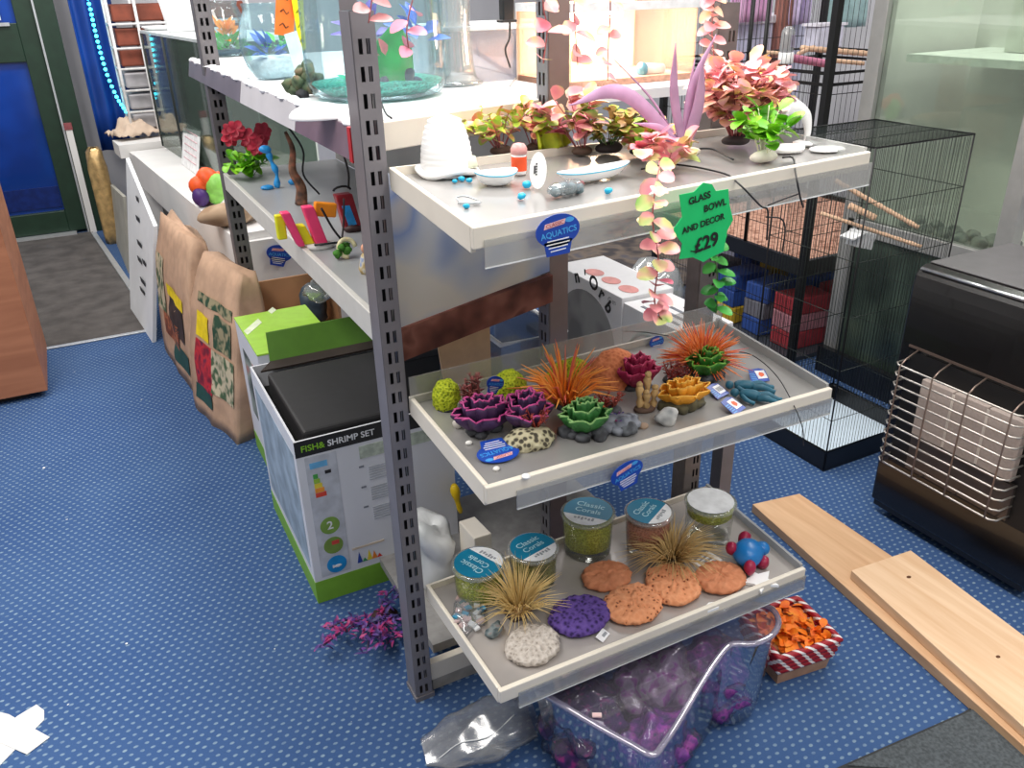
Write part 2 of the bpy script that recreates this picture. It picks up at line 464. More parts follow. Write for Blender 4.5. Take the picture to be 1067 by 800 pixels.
slotted_post('grey slotted upright at the far left end of the rack, beside the paper sacks', 0.435, 0.485, 3.06, 3.12, '-y', 1.7, m=mat('grey_enamel_dark', (104, 100, 102), .45, .25))
slotted_post('grey-brown upright in the middle, behind the blue oval tag of the top shelf', 0.845, 0.892, 1.49, 1.535, '-x', 1.72, m=post_m, back=post_b)
slotted_post('grey slotted upright behind the pink plants, right corner of the coral shelves', 1.188, 1.236, 1.405, 1.45, '-y', 1.46, cols=(0.52, 0.64, 0.74, 0.86), pitch=0.038, m=mat('grey_enamel_r', (120, 112, 110), .42, .25))

cream = mat('cream_enamel', (226, 218, 204), 0.42, 0.0, 0.03, 12)
white_plastic = mat('white_plastic', (238, 238, 236), 0.4, var=0.03)
deck_m = mat('shelf_deck_grey', (164, 162, 160), 0.2, 0.35, 0.12, 5)
acr = clear('clear_acrylic', (244, 245, 244), 0.12, 0.06, 0.24, (224, 222, 218))
acr2 = clear('clear_acrylic_milky', (236, 240, 240), 0.12, 0.08, 0.42, (228, 228, 226))
def end_shelf(label, FL, FR, BR, BL, lip, deckm, strip_from=0.03, strip_drop=0.028, back_rail=None, strip_extra=0.0, rail_label=None):
    """a display tray: deck, cream front and left lips, clear right lip, clear ticket strip under the front"""
    FL, FR, BR, BL = map(Vector, (FL, FR, BR, BL))
    t = thing('display_shelf', label, 'shelf', (FL+FR+BR+BL)/4-Vector((0, 0, lip)), 0, 'cream lipped shelves on the end of the rack')
    dz = Vector((0, 0, -0.014)); th = Vector((0, 0, -0.016)); L = Vector((0, 0, -lip))
    xr = (FR-FL).normalized(); yb = (BL-FL).normalized(); w_ = 0.011
    mb = MB(); q = [FL+xr*.003+yb*.003, FR-xr*.003+yb*.003, BR-xr*.003, BL+xr*.003]
    mb.hexa([p+dz+th for p in q]+[p+dz for p in q]); mb.build('deck', deckm, t, world=True)
    mb = MB(); q = [FL, FR, FR+yb*w_, FL+yb*w_]; mb.hexa([p+L for p in q]+q); mb.build('front_lip', cream, t, world=True, bev=0.002)
    mb = MB(); q = [FL+yb*w_, FL+yb*w_+xr*w_*.8, BL+xr*w_*.8, BL]; mb.hexa([p+L*1.25 for p in q]+q); mb.build('left_lip', cream, t, world=True, bev=0.002)
    mb = MB(); q = [FR+yb*w_-xr*w_*.6, FR+yb*w_, BR, BR-xr*w_*.6]; mb.hexa([p+L*1.1 for p in q]+[p+Vector((0, 0, .006)) for p in q]); o = mb.build('right_lip', acr2, t, world=True); o['label'] = 'milky clear plastic right lip'
    mb = MB(); q = [BL-yb*.006, BL, BR, BR-yb*.006]; mb.hexa([p+L for p in q]+q); mb.build('back_lip', cream, t, world=True)
    a = FL+(FR-FL)*strip_from+L-yb*.0035; b = FR+xr*strip_extra+L-yb*.0035; d = Vector((0, 0, -strip_drop)); u = Vector((0, 0, .012 if strip_extra < .005 else .022))
    mb = MB(); q0 = [a, b, b+yb*.0025, a+yb*.0025]; mb.hexa([p+d for p in q0]+[p+u for p in q0]); o = mb.build('ticket_strip', acr, t, world=True); o['label'] = 'clear plastic ticket strip under the front lip'
    mb = MB(); q0 = [a+d, b+d, b+yb*.0025+d, a+yb*.0025+d]; mb.hexa([p+Vector((0, 0, -.0022)) for p in q0]+q0); o = mb.build('strip_edge', mat('bright_edge', (232, 234, 234), .25), t, world=True); o['label'] = 'bright polished edge of the ticket strip'
    if back_rail:
        mb = MB(); q = [BL-yb*.012, BL-yb*.009, BR-yb*.009, BR-yb*.012]; mb.hexa([p+dz for p in (q[0], q[3], q[2], q[1])]+[p+Vector((0, 0, back_rail)) for p in (q[0], q[3], q[2], q[1])])
        mb.build('back_rail', acr, t, world=True)
    return t
TFL, TFR, TBR, TBL = V((.443, .985, 1.213)), P(908, 158, z=1.222), V((1.262, 1.398, 1.222)), V((.470, 1.383, 1.224))
MFL, MFR, MBR, MBL = V((.465, 1.025, .777)), V((1.2235, 1.025, .770)), V((1.247, 1.398, .785)), V((.470, 1.383, .785))
BFL, BFR, BBR, BBL = V((.477, 1.03, .327)), V((1.234, 1.028, .323)), V((1.262, 1.398, .325)), V((.472, 1.383, .325))
end_shelf('cream top shelf of the end rack with pink plants and white domes', TFL, TFR, TBR, TBL, .031, deck_m, .02, .026, strip_extra=.004)
end_shelf('cream middle shelf of the end rack crowded with bright corals', MFL, MFR, MBR, MBL, .032, deck_m, .07, .022, back_rail=.045)
deck_b = mat('shelf_deck_lower', (178, 172, 168), 0.22, 0.25, 0.12, 7)
end_shelf('cream bottom shelf of the end rack with teal-lidded tubs', BFL, BFR, BBR, BBL, .030, deck_b, .05, .024)
zT, zM, zB = 1.2045, 0.7645, 0.3115   # heights of the three decks
def on_plane(u, v, a, b, c, dz):
    a, b, c = (q+Vector((0, 0, dz)) for q in (a, b, c)); n = (b-a).cross(c-a); r = ray(u, v); o = Vector((0, 0, CAMZ))
    return o+r*(n.dot(a-o)/n.dot(r))
def onT(u, v): return on_plane(u, v, TFL, TFR, TBL, -.0138)
def onM(u, v): return on_plane(u, v, MFL, MFR, MBL, -.0138)
def onB(u, v): return P(u, v, z=zB)

# main rack running back from the uprights
white_top = mat('white_shelf_top', (236, 236, 238), 0.45, var=0.02)
plum = mat('plum_ticket_strip', (128, 104, 116), 0.25, 0.2, 0.15, 8)
grey_strip = mat('grey_ticket_strip', (206, 202, 206), 0.3, 0.0, 0.06, 8)
dark_strip = mat('dark_ticket_strip', (120, 112, 124), 0.3, 0.1, 0.1, 8)
t = thing('rack_shelf', 'white top shelf of the long rack carrying the glass bowls', 'shelf', (.9, 2.4, 1.24), 0, 'long shelves of the rack')
b_ = MB(); b_.prism([(.445, 1.50, 1.262), (.842, 1.56, 1.262), (.842, 1.62, 1.262), (1.40, 1.62, 1.262), (1.40, 2.45, 1.262), (1.15, 3.45, 1.262), (.445, 3.45, 1.262)], (0, 0, .022))
b_.build('deck', white_top, t, world=True)
b_ = MB(); b_.hexa([(.472, 1.442, 1.240), (.84, 1.515, 1.246), (.84, 1.53, 1.246), (.472, 1.457, 1.240), (.472, 1.442, 1.290), (.84, 1.515, 1.296), (.84, 1.53, 1.296), (.472, 1.457, 1.290)])
b_.build('end_lip', cream, t, world=True, bev=.002)
b_ = MB(); b_.hexa([(.472, 1.457, 1.275), (.845, 1.53, 1.282), (.845, 1.58, 1.275), (.472, 1.51, 1.275), (.472, 1.457, 1.284), (.845, 1.53, 1.288), (.845, 1.58, 1.284), (.472, 1.51, 1.284)]); o = b_.build('end_deck', mat('grey_deck_end', (168, 168, 170), .35, .2), t, world=True)
for y0, y1, m_, lb in ((1.46, 1.86, plum, 'plum reflective ticket strip'), (1.865, 2.47, grey_strip, 'pale grey ticket strip'), (2.475, 3.44, dark_strip, 'dark grey ticket strip')):
    b_ = MB(); b_.hexa([(.428, y0, 1.228), (.433, y0, 1.228), (.433, y1, 1.228), (.428, y1, 1.228), (.440, y0, 1.282), (.445, y0, 1.282), (.445, y1, 1.282), (.440, y1, 1.282)])
    o = b_.build('ticket_strip', m_, t, world=True); o['label'] = lb
b_ = MB(); b_.box2((.426, 1.445, 1.226), (.446, 1.462, 1.286)); o = b_.build('end_cap', mat('red_clip', (178, 34, 44), .4), t, world=True); o['label'] = 'red end clip'
b_ = MB()
for k in range(40):
    y = 1.52+k*.0485; b_.ball((.452+.006*math.sin(k*1.7), y, 1.283), (.016, .03, .006+.003*math.sin(k*2.3)), 8, 5)
o = b_.build('polystyrene_edge', white_top, t, world=True); o['label'] = 'crumbly white polystyrene sheet edge'
t = thing('rack_shelf', 'grey second shelf of the long rack below the bowls, with small ornaments', 'shelf', (.65, 2.3, .89), 0, 'long shelves of the rack')
b_ = MB(); b_.box2((.45, 1.50, .912), (.86, 3.14, .928)); b_.build('deck', mat('second_deck', (172, 174, 176), .35, .2, .06, 5), t, world=True)
b_ = MB(); b_.hexa([(.436, 1.445, .878), (.450, 1.445, .878), (.450, 3.14, .878), (.436, 3.14, .878), (.436, 1.445, .936), (.450, 1.445, .936), (.450, 3.14, .936), (.436, 3.14, .936)])
b_.build('front_lip', mat('pale_lip', (206, 204, 198), .4, var=.03), t, world=True, bev=.002)
b_ = MB(); b_.box2((.862, 1.56, .93), (.874, 3.14, 1.24)); o = b_.build('back_panel', mat('pale_back_panel', (196, 196, 192), .5, var=.1, scale=3), t, world=True)
# lower storeys of the rack, mostly in shade
t = thing('plinth_shelf', 'cream base shelf of the rack at carpet level behind the near upright', 'shelf', (.82, 2.2, 0))
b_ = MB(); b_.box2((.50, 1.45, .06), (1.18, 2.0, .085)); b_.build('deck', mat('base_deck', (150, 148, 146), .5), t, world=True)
b_ = MB(); b_.box2((.47, 1.395, .035), (.70, 1.415, .085)); b_.build('front_lip', cream, t, world=True, bev=.002)
b_ = MB(); b_.box2((.475, 1.40, .0), (.68, 1.44, .034)); b_.build('plinth', mat('base_plinth', (176, 170, 160), .5), t, world=True)
# ================================================================== things on the top shelf
wht = mat('gloss_white', (246, 246, 246), 0.3, var=0.015, scale=8)
matte_w = mat('matte_white', (236, 234, 230), 0.7, var=0.04, scale=40, bump=.15)
cyan = mat('cyan_gravel', (20, 170, 214), 0.4, var=.1)
cyan_line = mat('cyan_rim', (92, 190, 224), 0.4)
stem_g = mat('stem_green', (86, 122, 60), .5, var=.2)
stem_p = mat('stem_pink', (176, 96, 98), .5, var=.2)
pink_leaf = ramp_mat('pink_leaf', [(.3, (214, 116, 128)), (.5, (238, 150, 156)), (.62, (232, 164, 128)), (.75, (192, 200, 96))], 26, .38)
pinkgreen_leaf = ramp_mat('pink_green_leaf', [(.32, (226, 132, 116)), (.44, (232, 162, 126)), (.52, (190, 206, 76)), (.7, (130, 186, 60))], 32, .4)
hang_leaf = ramp_mat('hanging_leaf', [(.3, (226, 122, 144)), (.5, (244, 170, 168)), (.58, (214, 202, 136)), (.7, (144, 192, 96))], 22, .4)
green_leaf = ramp_mat('green_leaf', [(.3, (72, 158, 30)), (.6, (136, 204, 40)), (.8, (176, 220, 70))], 26, .4)
deepgreen_leaf = ramp_mat('deep_green_leaf', [(.3, (36, 128, 52)), (.7, (92, 186, 84))], 26, .4)
bush_leaf = ramp_mat('bush_leaf', [(.28, (240, 150, 164)), (.45, (254, 192, 198)), (.58, (252, 200, 170)), (.68, (208, 216, 104))], 20, .4)
def rdir(up=0.4, a0=0, a1=2*PI):
    a = rnd.uniform(a0, a1); z = rnd.uniform(up, 1)
    s = math.sqrt(max(0, 1-z*z)); return Vector((s*math.cos(a), s*math.sin(a), z))
def plant(name, label, cat, loc, leafm, stemm, n, R, Hh, ls, lw=None, rounded=True, lean=(0, 0, 0), per=6, base=None, group=None, stems=None, leafname='leaves'):
    t = thing(name, label, cat, loc, 0, group)
    sm = MB(); lm = MB()
    for i in range(n):
        d = rdir(.15); tip = Vector((d.x*R, d.y*R, Hh*(.45+.55*d.z)))+Vector(lean)*rnd.uniform(.5, 1)
        mid = tip*.5+Vector((0, 0, Hh*.12)); pts = spline([(d.x*.006, d.y*.006, .004), mid, tip], 4)
        sm.tube(pts, .0011, 4)
        for k in range(per):
            q = pts[min(len(pts)-1, 2+int((len(pts)-2)*(k+1)/per))]
            ld = (rdir(-.3)+Vector((d.x, d.y, 0))*.6)
            lm.leaf(q, ld, (rnd.uniform(-.4, .4), rnd.uniform(-.4, .4), 1), ls*rnd.uniform(.7, 1.25), (lw or ls*.85)*rnd.uniform(.8, 1.15), rnd.uniform(.1, .4), rounded)
    sm.build('stems', stemm, t); lm.build(leafname, leafm, t)
    if base: base(t)
    return t
def rockbase(rx, ry, rz, m, amp=.25, seed=1, zc=None, name='base'):
    def f(t):
        MB().ball((0, 0, rz*.6 if zc is None else zc), (rx, ry, rz), 14, 8, amp, 40, seed, zmin=-.6).build(name, m, t)
    return f
def vine(label, pts, leafm, ls, nl, group='artificial trailing vines', stemm=None, rounded=True, seed=0, name='hanging_vine', drop=.5):
    r = random.Random(seed+11)
    pts = [Vector(p) for p in pts]; t = thing(name, label, 'artificial vine', pts[-1], 0, group)
    sp = spline(pts, 10); MB().tube(sp, .0012, 5).build('stem', stemm or stem_p, t, world=True)
    lm = MB()
    for i in range(nl):
        q = sp[min(len(sp)-1, int((i+.5)/nl*len(sp)))]
        a = i*2.4+r.uniform(-.5, .5)
        d = Vector((math.cos(a), math.sin(a)*.7-.35, r.uniform(-drop, .3)))
        lm.leaf(q, d, (r.uniform(-.5, .5), -.8, 1), ls*r.uniform(.75, 1.2), ls*.85*r.uniform(.8, 1.1), r.uniform(.05, .35), rounded)
    lm.build('leaves', leafm, t, world=True)
    return t

# white ribbed dome on a brim
p = onT(466, 181); s = mpp(p)
t = thing('dome_cave', 'tall white ribbed dome ornament with a brim at the left end of the top shelf', 'aquarium ornament', p)
pr = [(.046, .010)]
for k in range(9):
    z = .012+k*.0088; r = .0445*math.sqrt(max(0, 1-((z)/.104)**2.3))
    pr += [(r+.0007, z), (r+.0007, z+.0062), (r-.0002, z+.0078)]
pr += [(.018, .0945), (.010, .098), (.001, .0995)]
MB().lathe(pr, n=28, cap0=False).build('dome', wht, t)
MB().lathe([(.030, .0), (.050, .002), (.056, .008), (.053, .012), (.040, .014)], n=28, fn=lambda q, a, i: q+Vector((0, 0, .004*math.sin(3*a)))).build('brim', wht, t)
b_ = MB(); b_.lathe([(.0005, .031), (.013, .030), (.016, .016), (.016, .0125)], (.030, -.024, 0), 14); o = b_.build('doorway', mat('pale_olive', (208, 212, 188), .5), t); o['label'] = 'pale green arched doorway'
def disc(label, p, r, h=.003, sx=1.0, sy=1.0, m=wht, rz=0, name='white_disc', cat='plastic disc', group='white plastic discs'):
    b = MB(); b.lathe([(r*.96, 0), (r, h*.4), (r*.98, h), (r*.9, h*.8), (r*.2, h*1.1)], n=26, sx=sx, sy=sy)
    return solo(b, name, m, label, cat, p, rz, group)
disc('flat white oval disc lying in front of the white dome', onT(470, 184.5)+V((0, 0, .0002)), .020, .003, 1.05, .75)
disc('thick white disc beside the arch at the right end of the top shelf', onT(821, 157), .0335, .009, 1, .78)
disc('thin white disc at the right corner of the top shelf, past the thick one', onT(862, 156), .034, .003, 1.1, .8)
# standing disc with dark marks
p = onT(561, 196)
t = thing('standing_disc', 'white oval disc standing on edge with dark writing, in front of the boat dish', 'plastic disc', p, 0)
b_ = MB(); nrm_ = Vector((-.62, -.75, .22)).normalized(); e1 = nrm_.cross(V((0, 0, 1))).normalized(); e2 = e1.cross(nrm_)
e1, e2 = e1*.86+e2*.0, e2
cpt = V((0, 0, .028)); ring = [cpt+e1*.016*math.cos(a*PI/12)+e2*.0285*math.sin(a*PI/12) for a in range(24)]
b_.prism([q-nrm_*.001 for q in ring], nrm_*.002); b_.build('plate', wht, t)
for k, (dx, dz, ln) in enumerate(((.003, .002, .016), (.0065, .001, .010))):
    b_ = MB(); c_ = cpt+nrm_*.0013+e1*dx
    for j in range(5): b_.box(c_+e2*(dz+(j-2)*ln/4), (.0022, .0012, .0024))
    b_.build('printed_mark', mat('ink', (44, 44, 50), .6), t)
# white shell dish and boat dish
def dish(label, p, rx, ry, h, rz, name='shallow_dish', point=0.0):
    t = thing(name, label, 'feeding dish', p, rz, 'white dishes with a blue rim')
    fn = lambda q, a, i: Vector((q.x*rx, q.y*ry*(1+point*math.cos(a)), q.z+.004*abs(math.cos(a))**3*(1 if q.z > h*.6 else 0)))
    MB().lathe([(.45, 0), (.72, h*.25), (.93, h*.7), (1.0, h), (.95, h*1.02), (.84, h*.82), (.45, h*.62), (.02, h*.58)], n=34, fn=fn).build('bowl', wht, t)
    MB().lathe([(.965, h*.80), (.995, h*.84), (1.006, h*.93), (.985, h*.9)], n=34, fn=fn, cap0=False, cap1=False).build('rim_line', cyan_line, t)
    return t
dish('white shell-shaped dish with a blue rim line, left of the standing disc', onT(517, 192), .036, .026, .020, -.25, point=.25)
dish('long white boat-shaped dish with a blue rim below the pink plants', onT(619, 187), .076, .019, .018, .12)
# small bottle with an orange label
p = onT(541, 181)
t = thing('small_bottle', 'small pink-capped bottle with an orange label behind the shell dish', 'bottle', p)
MB().lathe([(.012, 0), (.013, .004), (.013, .034)], n=16).build('body', mat('bottle_body', (232, 226, 224), .3), t)
MB().lathe([(.0134, .006), (.0134, .030)], n=16, cap0=False, cap1=False).build('label_band', mat('orange_label', (236, 84, 36), .4), t)
b_ = MB()
for k in range(4): b_.box((.0105*math.cos(-.9+k*.22), .0105*math.sin(-.9+k*.22), .018), (.003, .0065, .022), rz=-.9+k*.22)
b_.build('black_stripes', mat('ink', (44, 44, 50), .6), t)
MB().lathe([(.014, .034), (.0145, .042), (.010, .050), (.001, .052)], n=16).build('cap', mat('pink_cap', (222, 160, 156), .35), t)
# grey-blue ornament in a clear bag
p = onT(590, 203)
t = thing('stone_ornament', 'grey-blue cracked stone lump in thin clear wrap in front of the boat dish', 'aquarium ornament', p, .2)
b_ = MB()
for k in range(6): b_.ball(((k-2.5)*.0095, .003*math.sin(k*2.1), .009+.002*math.sin(k)), (.0085, .010, .0085), 9, 6, .5, 80, k)
b_.build('lump', ramp_mat('slate_blue', [(.3, (74, 94, 106)), (.6, (128, 146, 152)), (.75, (96, 120, 130))], 70, .5), t)
MB().ball((0, 0, .011), (.037, .0155, .0125), 14, 8, .3, 60, 3, zmin=-.8).build('wrap', clear('wrap', (246, 248, 250), .25, .12, .12), t)
MB().ball((.028, -.004, .013), (.006, .005, .005), 8, 5, .4, 90, 2).build('red_speck', mat('dull_red', (142, 74, 78), .6), t)
# clip
p = onT(489, 213)
t = thing('metal_clip', 'small silvery clip lying near the front left corner of the top shelf', 'clip', p, -.6)
MB().box((0, 0, .0025), (.034, .007, .003)).build('jaw', steel, t, bev=.001); MB().tube(spline([(-.015, 0, .004), (-.02, .006, .009), (-.006, .009, .010), (.012, .005, .005)], 6), .0011, 5).build('spring', steel, t)
for u, v, r, l in ((474, 190.5, .0042, 'bright blue pebble left of the shell dish, nearest the dome'), (481, 188.5, .005, 'larger bright blue pebble in front of the white oval disc'), (489, 190, .0045, 'bright blue pebble touching the left side of the shell dish'),
                   (485.5, 217, .0045, 'bright blue pebble beside the silvery clip'), (543.5, 207.5, .0062, 'bright blue pebble standing alone right of the shell dish'), (549, 196, .0075, 'biggest bright blue pebble, half behind the standing disc'),
                   (634, 201.5, .0060, 'bright blue pebble at the front edge below the boat dish')):
    solo(MB().ball((0, 0, r*.75), (r*1.2, r, r*.85), 10, 7, .35, 160, u), 'blue_pebble', cyan, l, 'pebble', onT(u, v), 0, 'blue pebbles on the top shelf')

# ---- plants
rnd.seed(3)
p = onT(522, 160); plant('plastic_plant', 'low pink and green leafy plant between the dome and the shell dish', 'plastic plant', p, pinkgreen_leaf, stem_p, 18, .074, .082, .026, .022, per=6, base=rockbase(.022, .018, .010, mat('brown_base', (96, 74, 62), .8)))
p = onT(606, 160); plant('plastic_plant', 'trailing plant of round pink leaves behind the boat dish', 'plastic plant', p, hang_leaf, stem_p, 11, .062, .105, .034, .031, per=4, lean=(-.03, 0, 0), base=rockbase(.02, .016, .009, mat('brown_base', (96, 74, 62), .8)))
p = onT(634, 158); plant('plastic_plant', 'brown and green bushy plant on a dark base under the purple arching leaf', 'plastic plant', p, ramp_mat('brown_green_leaf', [(.3, (150, 108, 62)), (.5, (176, 148, 84)), (.6, (146, 184, 50)), (.75, (120, 170, 40))], 40, .45), stem_g, 18, .078, .080, .025, .020, per=7, base=rockbase(.028, .02, .012, mat('dark_base', (62, 54, 56), .7)))
p = onT(578, 158)
t = thing('sponge_strip', 'wavy yellow-green strip of plastic moss behind the orange-labelled bottle', 'plastic plant', p, .1)
MB().surf(lambda a, b: Vector(((a-.5)*.075, .010*math.sin(a*9)+(b-.5)*.012, .006+b*.034+.006*math.sin(a*14+b*3))), 26, 5).build('strip', ramp_mat('moss_strip', [(.3, (150, 168, 20)), (.7, (196, 204, 40))], 50, .6), t, solid=.006)
MB().box((0, .002, .004), (.06, .02, .008)).build('base', mat('brown_base', (96, 74, 62), .8), t, bev=.003)
p = onT(556, 156); plant('plastic_plant', 'small round-leaved pink and green plant behind the orange-labelled bottle', 'plastic plant', p, pinkgreen_leaf, stem_p, 12, .055, .085, .026, .024, per=5, base=rockbase(.016, .014, .008, mat('brown_base', (96, 74, 62), .8)))
p = onT(665, 160); plant('plastic_plant', 'green and pink leafy plant left of the purple sword plant base', 'plastic plant', p, pinkgreen_leaf, stem_g, 14, .060, .065, .027, .024, per=5, base=rockbase(.018, .014, .008, mat('dark_base', (62, 54, 56), .7)))
# purple sword plant
p = onT(712, 164); s = mpp(p)
t = thing('sword_plant', 'purple sword-leaved plastic plant on a pale stone base', 'plastic plant', p)
purple = mat('dusty_purple', (182, 138, 172), .45, var=.12, scale=24)
def swordleaf(tip, mid, wd, m=purple, fold=.18):
    pts = spline([(0, 0, .010), mid, tip], 8); mb = MB(); n = len(pts); vs = []
    for i, q in enumerate(pts):
        tt = i/(n-1); h = wd*(.35+.65*math.sin(PI*min(1, tt*.95+.12))**.7)*(1-tt**5)+.0006
        tg = (pts[min(i+1, n-1)]-pts[max(0, i-1)]).normalized(); sd = tg.cross(V((0, -1, .35))).normalized(); nn = sd.cross(tg)
        vs += [q-sd*h+nn*h*fold, q, q+sd*h+nn*h*fold]
    fs = []
    for i in range(n-1):
        a = i*3; fs += [(a, a+1, a+4, a+3), (a+1, a+2, a+5, a+4)]
    mb.add(vs, fs); o = mb.build('leaf', m, t, solid=.0012); return o
def rel(u, v, y): return P(u, v, y=p.y+y)-p
swordleaf(rel(704, 44, .0), rel(702, 100, .0), .0095); swordleaf(rel(746, 36, .02), rel(722, 90, .01), .0075); swordleaf(rel(733, 58, -.01), rel(727, 110, -.005), .0115)
swordleaf(rel(592, 110, -.02), rel(650, 98, .0), .0135); swordleaf(rel(724, 62, .03), rel(716, 110, .02), .006); swordleaf(rel(640, 62, .03), rel(680, 105, .02), .0016)
swordleaf(rel(660, 128, -.03), rel(690, 135, -.02), .0065)
rockbase(.034, .018, .012, mat('pale_stone', (206, 196, 180), .8, bump=.4), .3, 4, name='stone_base')(t)
# pink bush and green plant
rnd.seed(9)
p = onT(766, 150); plant('plastic_bush', 'dense pink bush of frilly leaves in front of the right upright', 'plastic plant', p, bush_leaf, stem_p, 62, .084, .150, .031, .028, per=7, base=rockbase(.03, .022, .012, mat('dark_base', (62, 54, 56), .7)))
p = onT(795, 168); plant('plastic_plant', 'small bright green leafy plant on a white stone base, right of the pink bush', 'plastic plant', p, green_leaf, mat('stem_cream', (222, 220, 190), .5), 14, .046, .095, .031, .029, per=4, base=rockbase(.030, .015, .012, mat('white_stone', (232, 226, 212), .8, bump=.5), .22, 6))
p = onT(696, 176); plant('plastic_plant', 'pink and green rosette drooping over the boat dish at the middle of the shelf', 'plastic plant', p, hang_leaf, stem_p, 10, .050, .055, .033, .030, per=5, lean=(-.015, -.01, 0))
# white arch
p = onT(833, 151)
t = thing('white_arch', 'curved white arch ornament standing behind the discs at the right of the top shelf', 'aquarium ornament', p)
ar = spline([(.017, .0, .006), (.016, .0, .030), (.005, .0, .055), (-.02, .004, .070), (-.046, .01, .072)], 6)
MB().tube(ar, [.0055+.014*(i/(len(ar)-1))**1.5 for i in range(len(ar))], 14).build('arch', wht, t)
MB().lathe([(.022, 0), (.023, .004), (.014, .007)], (.014, 0, 0), 18).build('foot', wht, t)
# hanging vines
A_ = lambda u, v, y: P(u, v, y=y)
vine('pink and green vine trailing over the front lip beside the green price sign', [onT(690, 172)+V((0, 0, .02)), A_(684, 190, .955)+V((0, 0, 0)), A_(680, 230, .958), A_(686, 270, .962), A_(682, 312, .962), A_(688, 330, .962)], hang_leaf, .029, 34, seed=1)
vine('deep green vine hanging below the price sign', [A_(742, 232, 1.03), A_(744, 262, 1.02), A_(748, 295, 1.02), A_(746, 326, 1.02)], deepgreen_leaf, .027, 20, stemm=stem_g, seed=2)
vine('pink vine hanging down the right upright above the bush', [A_(748, -40, 1.37), A_(744, 0, 1.37), A_(742, 35, 1.37), A_(746, 75, 1.36), A_(750, 110, 1.35)], bush_leaf, .032, 40, seed=3)
vine('sparse pink strand hanging right of the middle upright', [A_(604, -40, 1.38), A_(598, 5, 1.38), A_(600, 40, 1.38), A_(602, 68, 1.38)], hang_leaf, .033, 9, seed=4)
vine('sparse pink and green strand hanging in front of the lit aquarium', [A_(634, -40, 1.38), A_(636, 10, 1.38), A_(634, 45, 1.38), A_(633, 84, 1.38)], hang_leaf, .029, 9, seed=5)
vine('pink-leaved strand hanging in front of the middle upright', [A_(578, -40, 1.36), A_(566, 0, 1.36), A_(570, 30, 1.36), A_(566, 66, 1.36)], hang_leaf, .037, 8, seed=6)
vine('pink-petalled strand hanging beside the near upright over the big tank', [A_(444, -40, 1.38), A_(430, 0, 1.38), A_(424, 30, 1.38), A_(426, 52, 1.38)], mat('pink_petal', (228, 142, 166), .4, var=.15), .030, 8, seed=7)
vine('short pink strand hanging over the top of the near upright', [A_(392, -40, 1.30), A_(388, -5, 1.30), A_(384, 24, 1.30)], mat('pink_petal2', (196, 130, 132), .45, var=.2), .030, 6, seed=8)

# black cables of a light string
blk = mat('black_cable', (24, 24, 28), .5)
def cable(label, pts, r=.0016, m=blk, name='cable', group='black cables'):
    pts = [Vector(q) for q in pts]; sp = spline(pts, 8); b0 = sp[0]
    return solo(MB().tube([q-b0 for q in sp], r, 6), name, m, label, 'cable', b0, 0, group)
up = V((0, 0, .003))
cable('black cable running along the top shelf and drooping over its lip by the price sign', [onT(668, 178)+up, onT(702, 173)+up, onT(752, 182)+up, P(770, 196, y=1.0)+V((0, 0, .006)), P(792, 214, y=.985), P(800, 220, y=.985), P(799, 250, y=.985)])
cable('short black cable looping below the right end of the top shelf', [onT(815, 166)+up, onT(826, 166.5)+up, P(829, 185, y=.998)+V((0, 0, .004)), P(834, 206, y=.99), P(837, 216, y=.99)])
cable('thin black cable linking the two drooping ends under the top shelf', [P(800, 214, y=.986), P(815, 208, y=.986), P(832, 202, y=.988)], .0012)
cable('black cable hanging with a kink below the right half of the top shelf', [P(798, 226, y=.99), P(814, 228, y=.992), P(818, 240, y=.992), P(815, 262, y=.992)], .0013)
cable('black cable lying among the stems behind the pale stone base', [onT(696, 164)+up, onT(720, 158)+up, onT(742, 157)+up, onT(764, 168)+up], .0018)
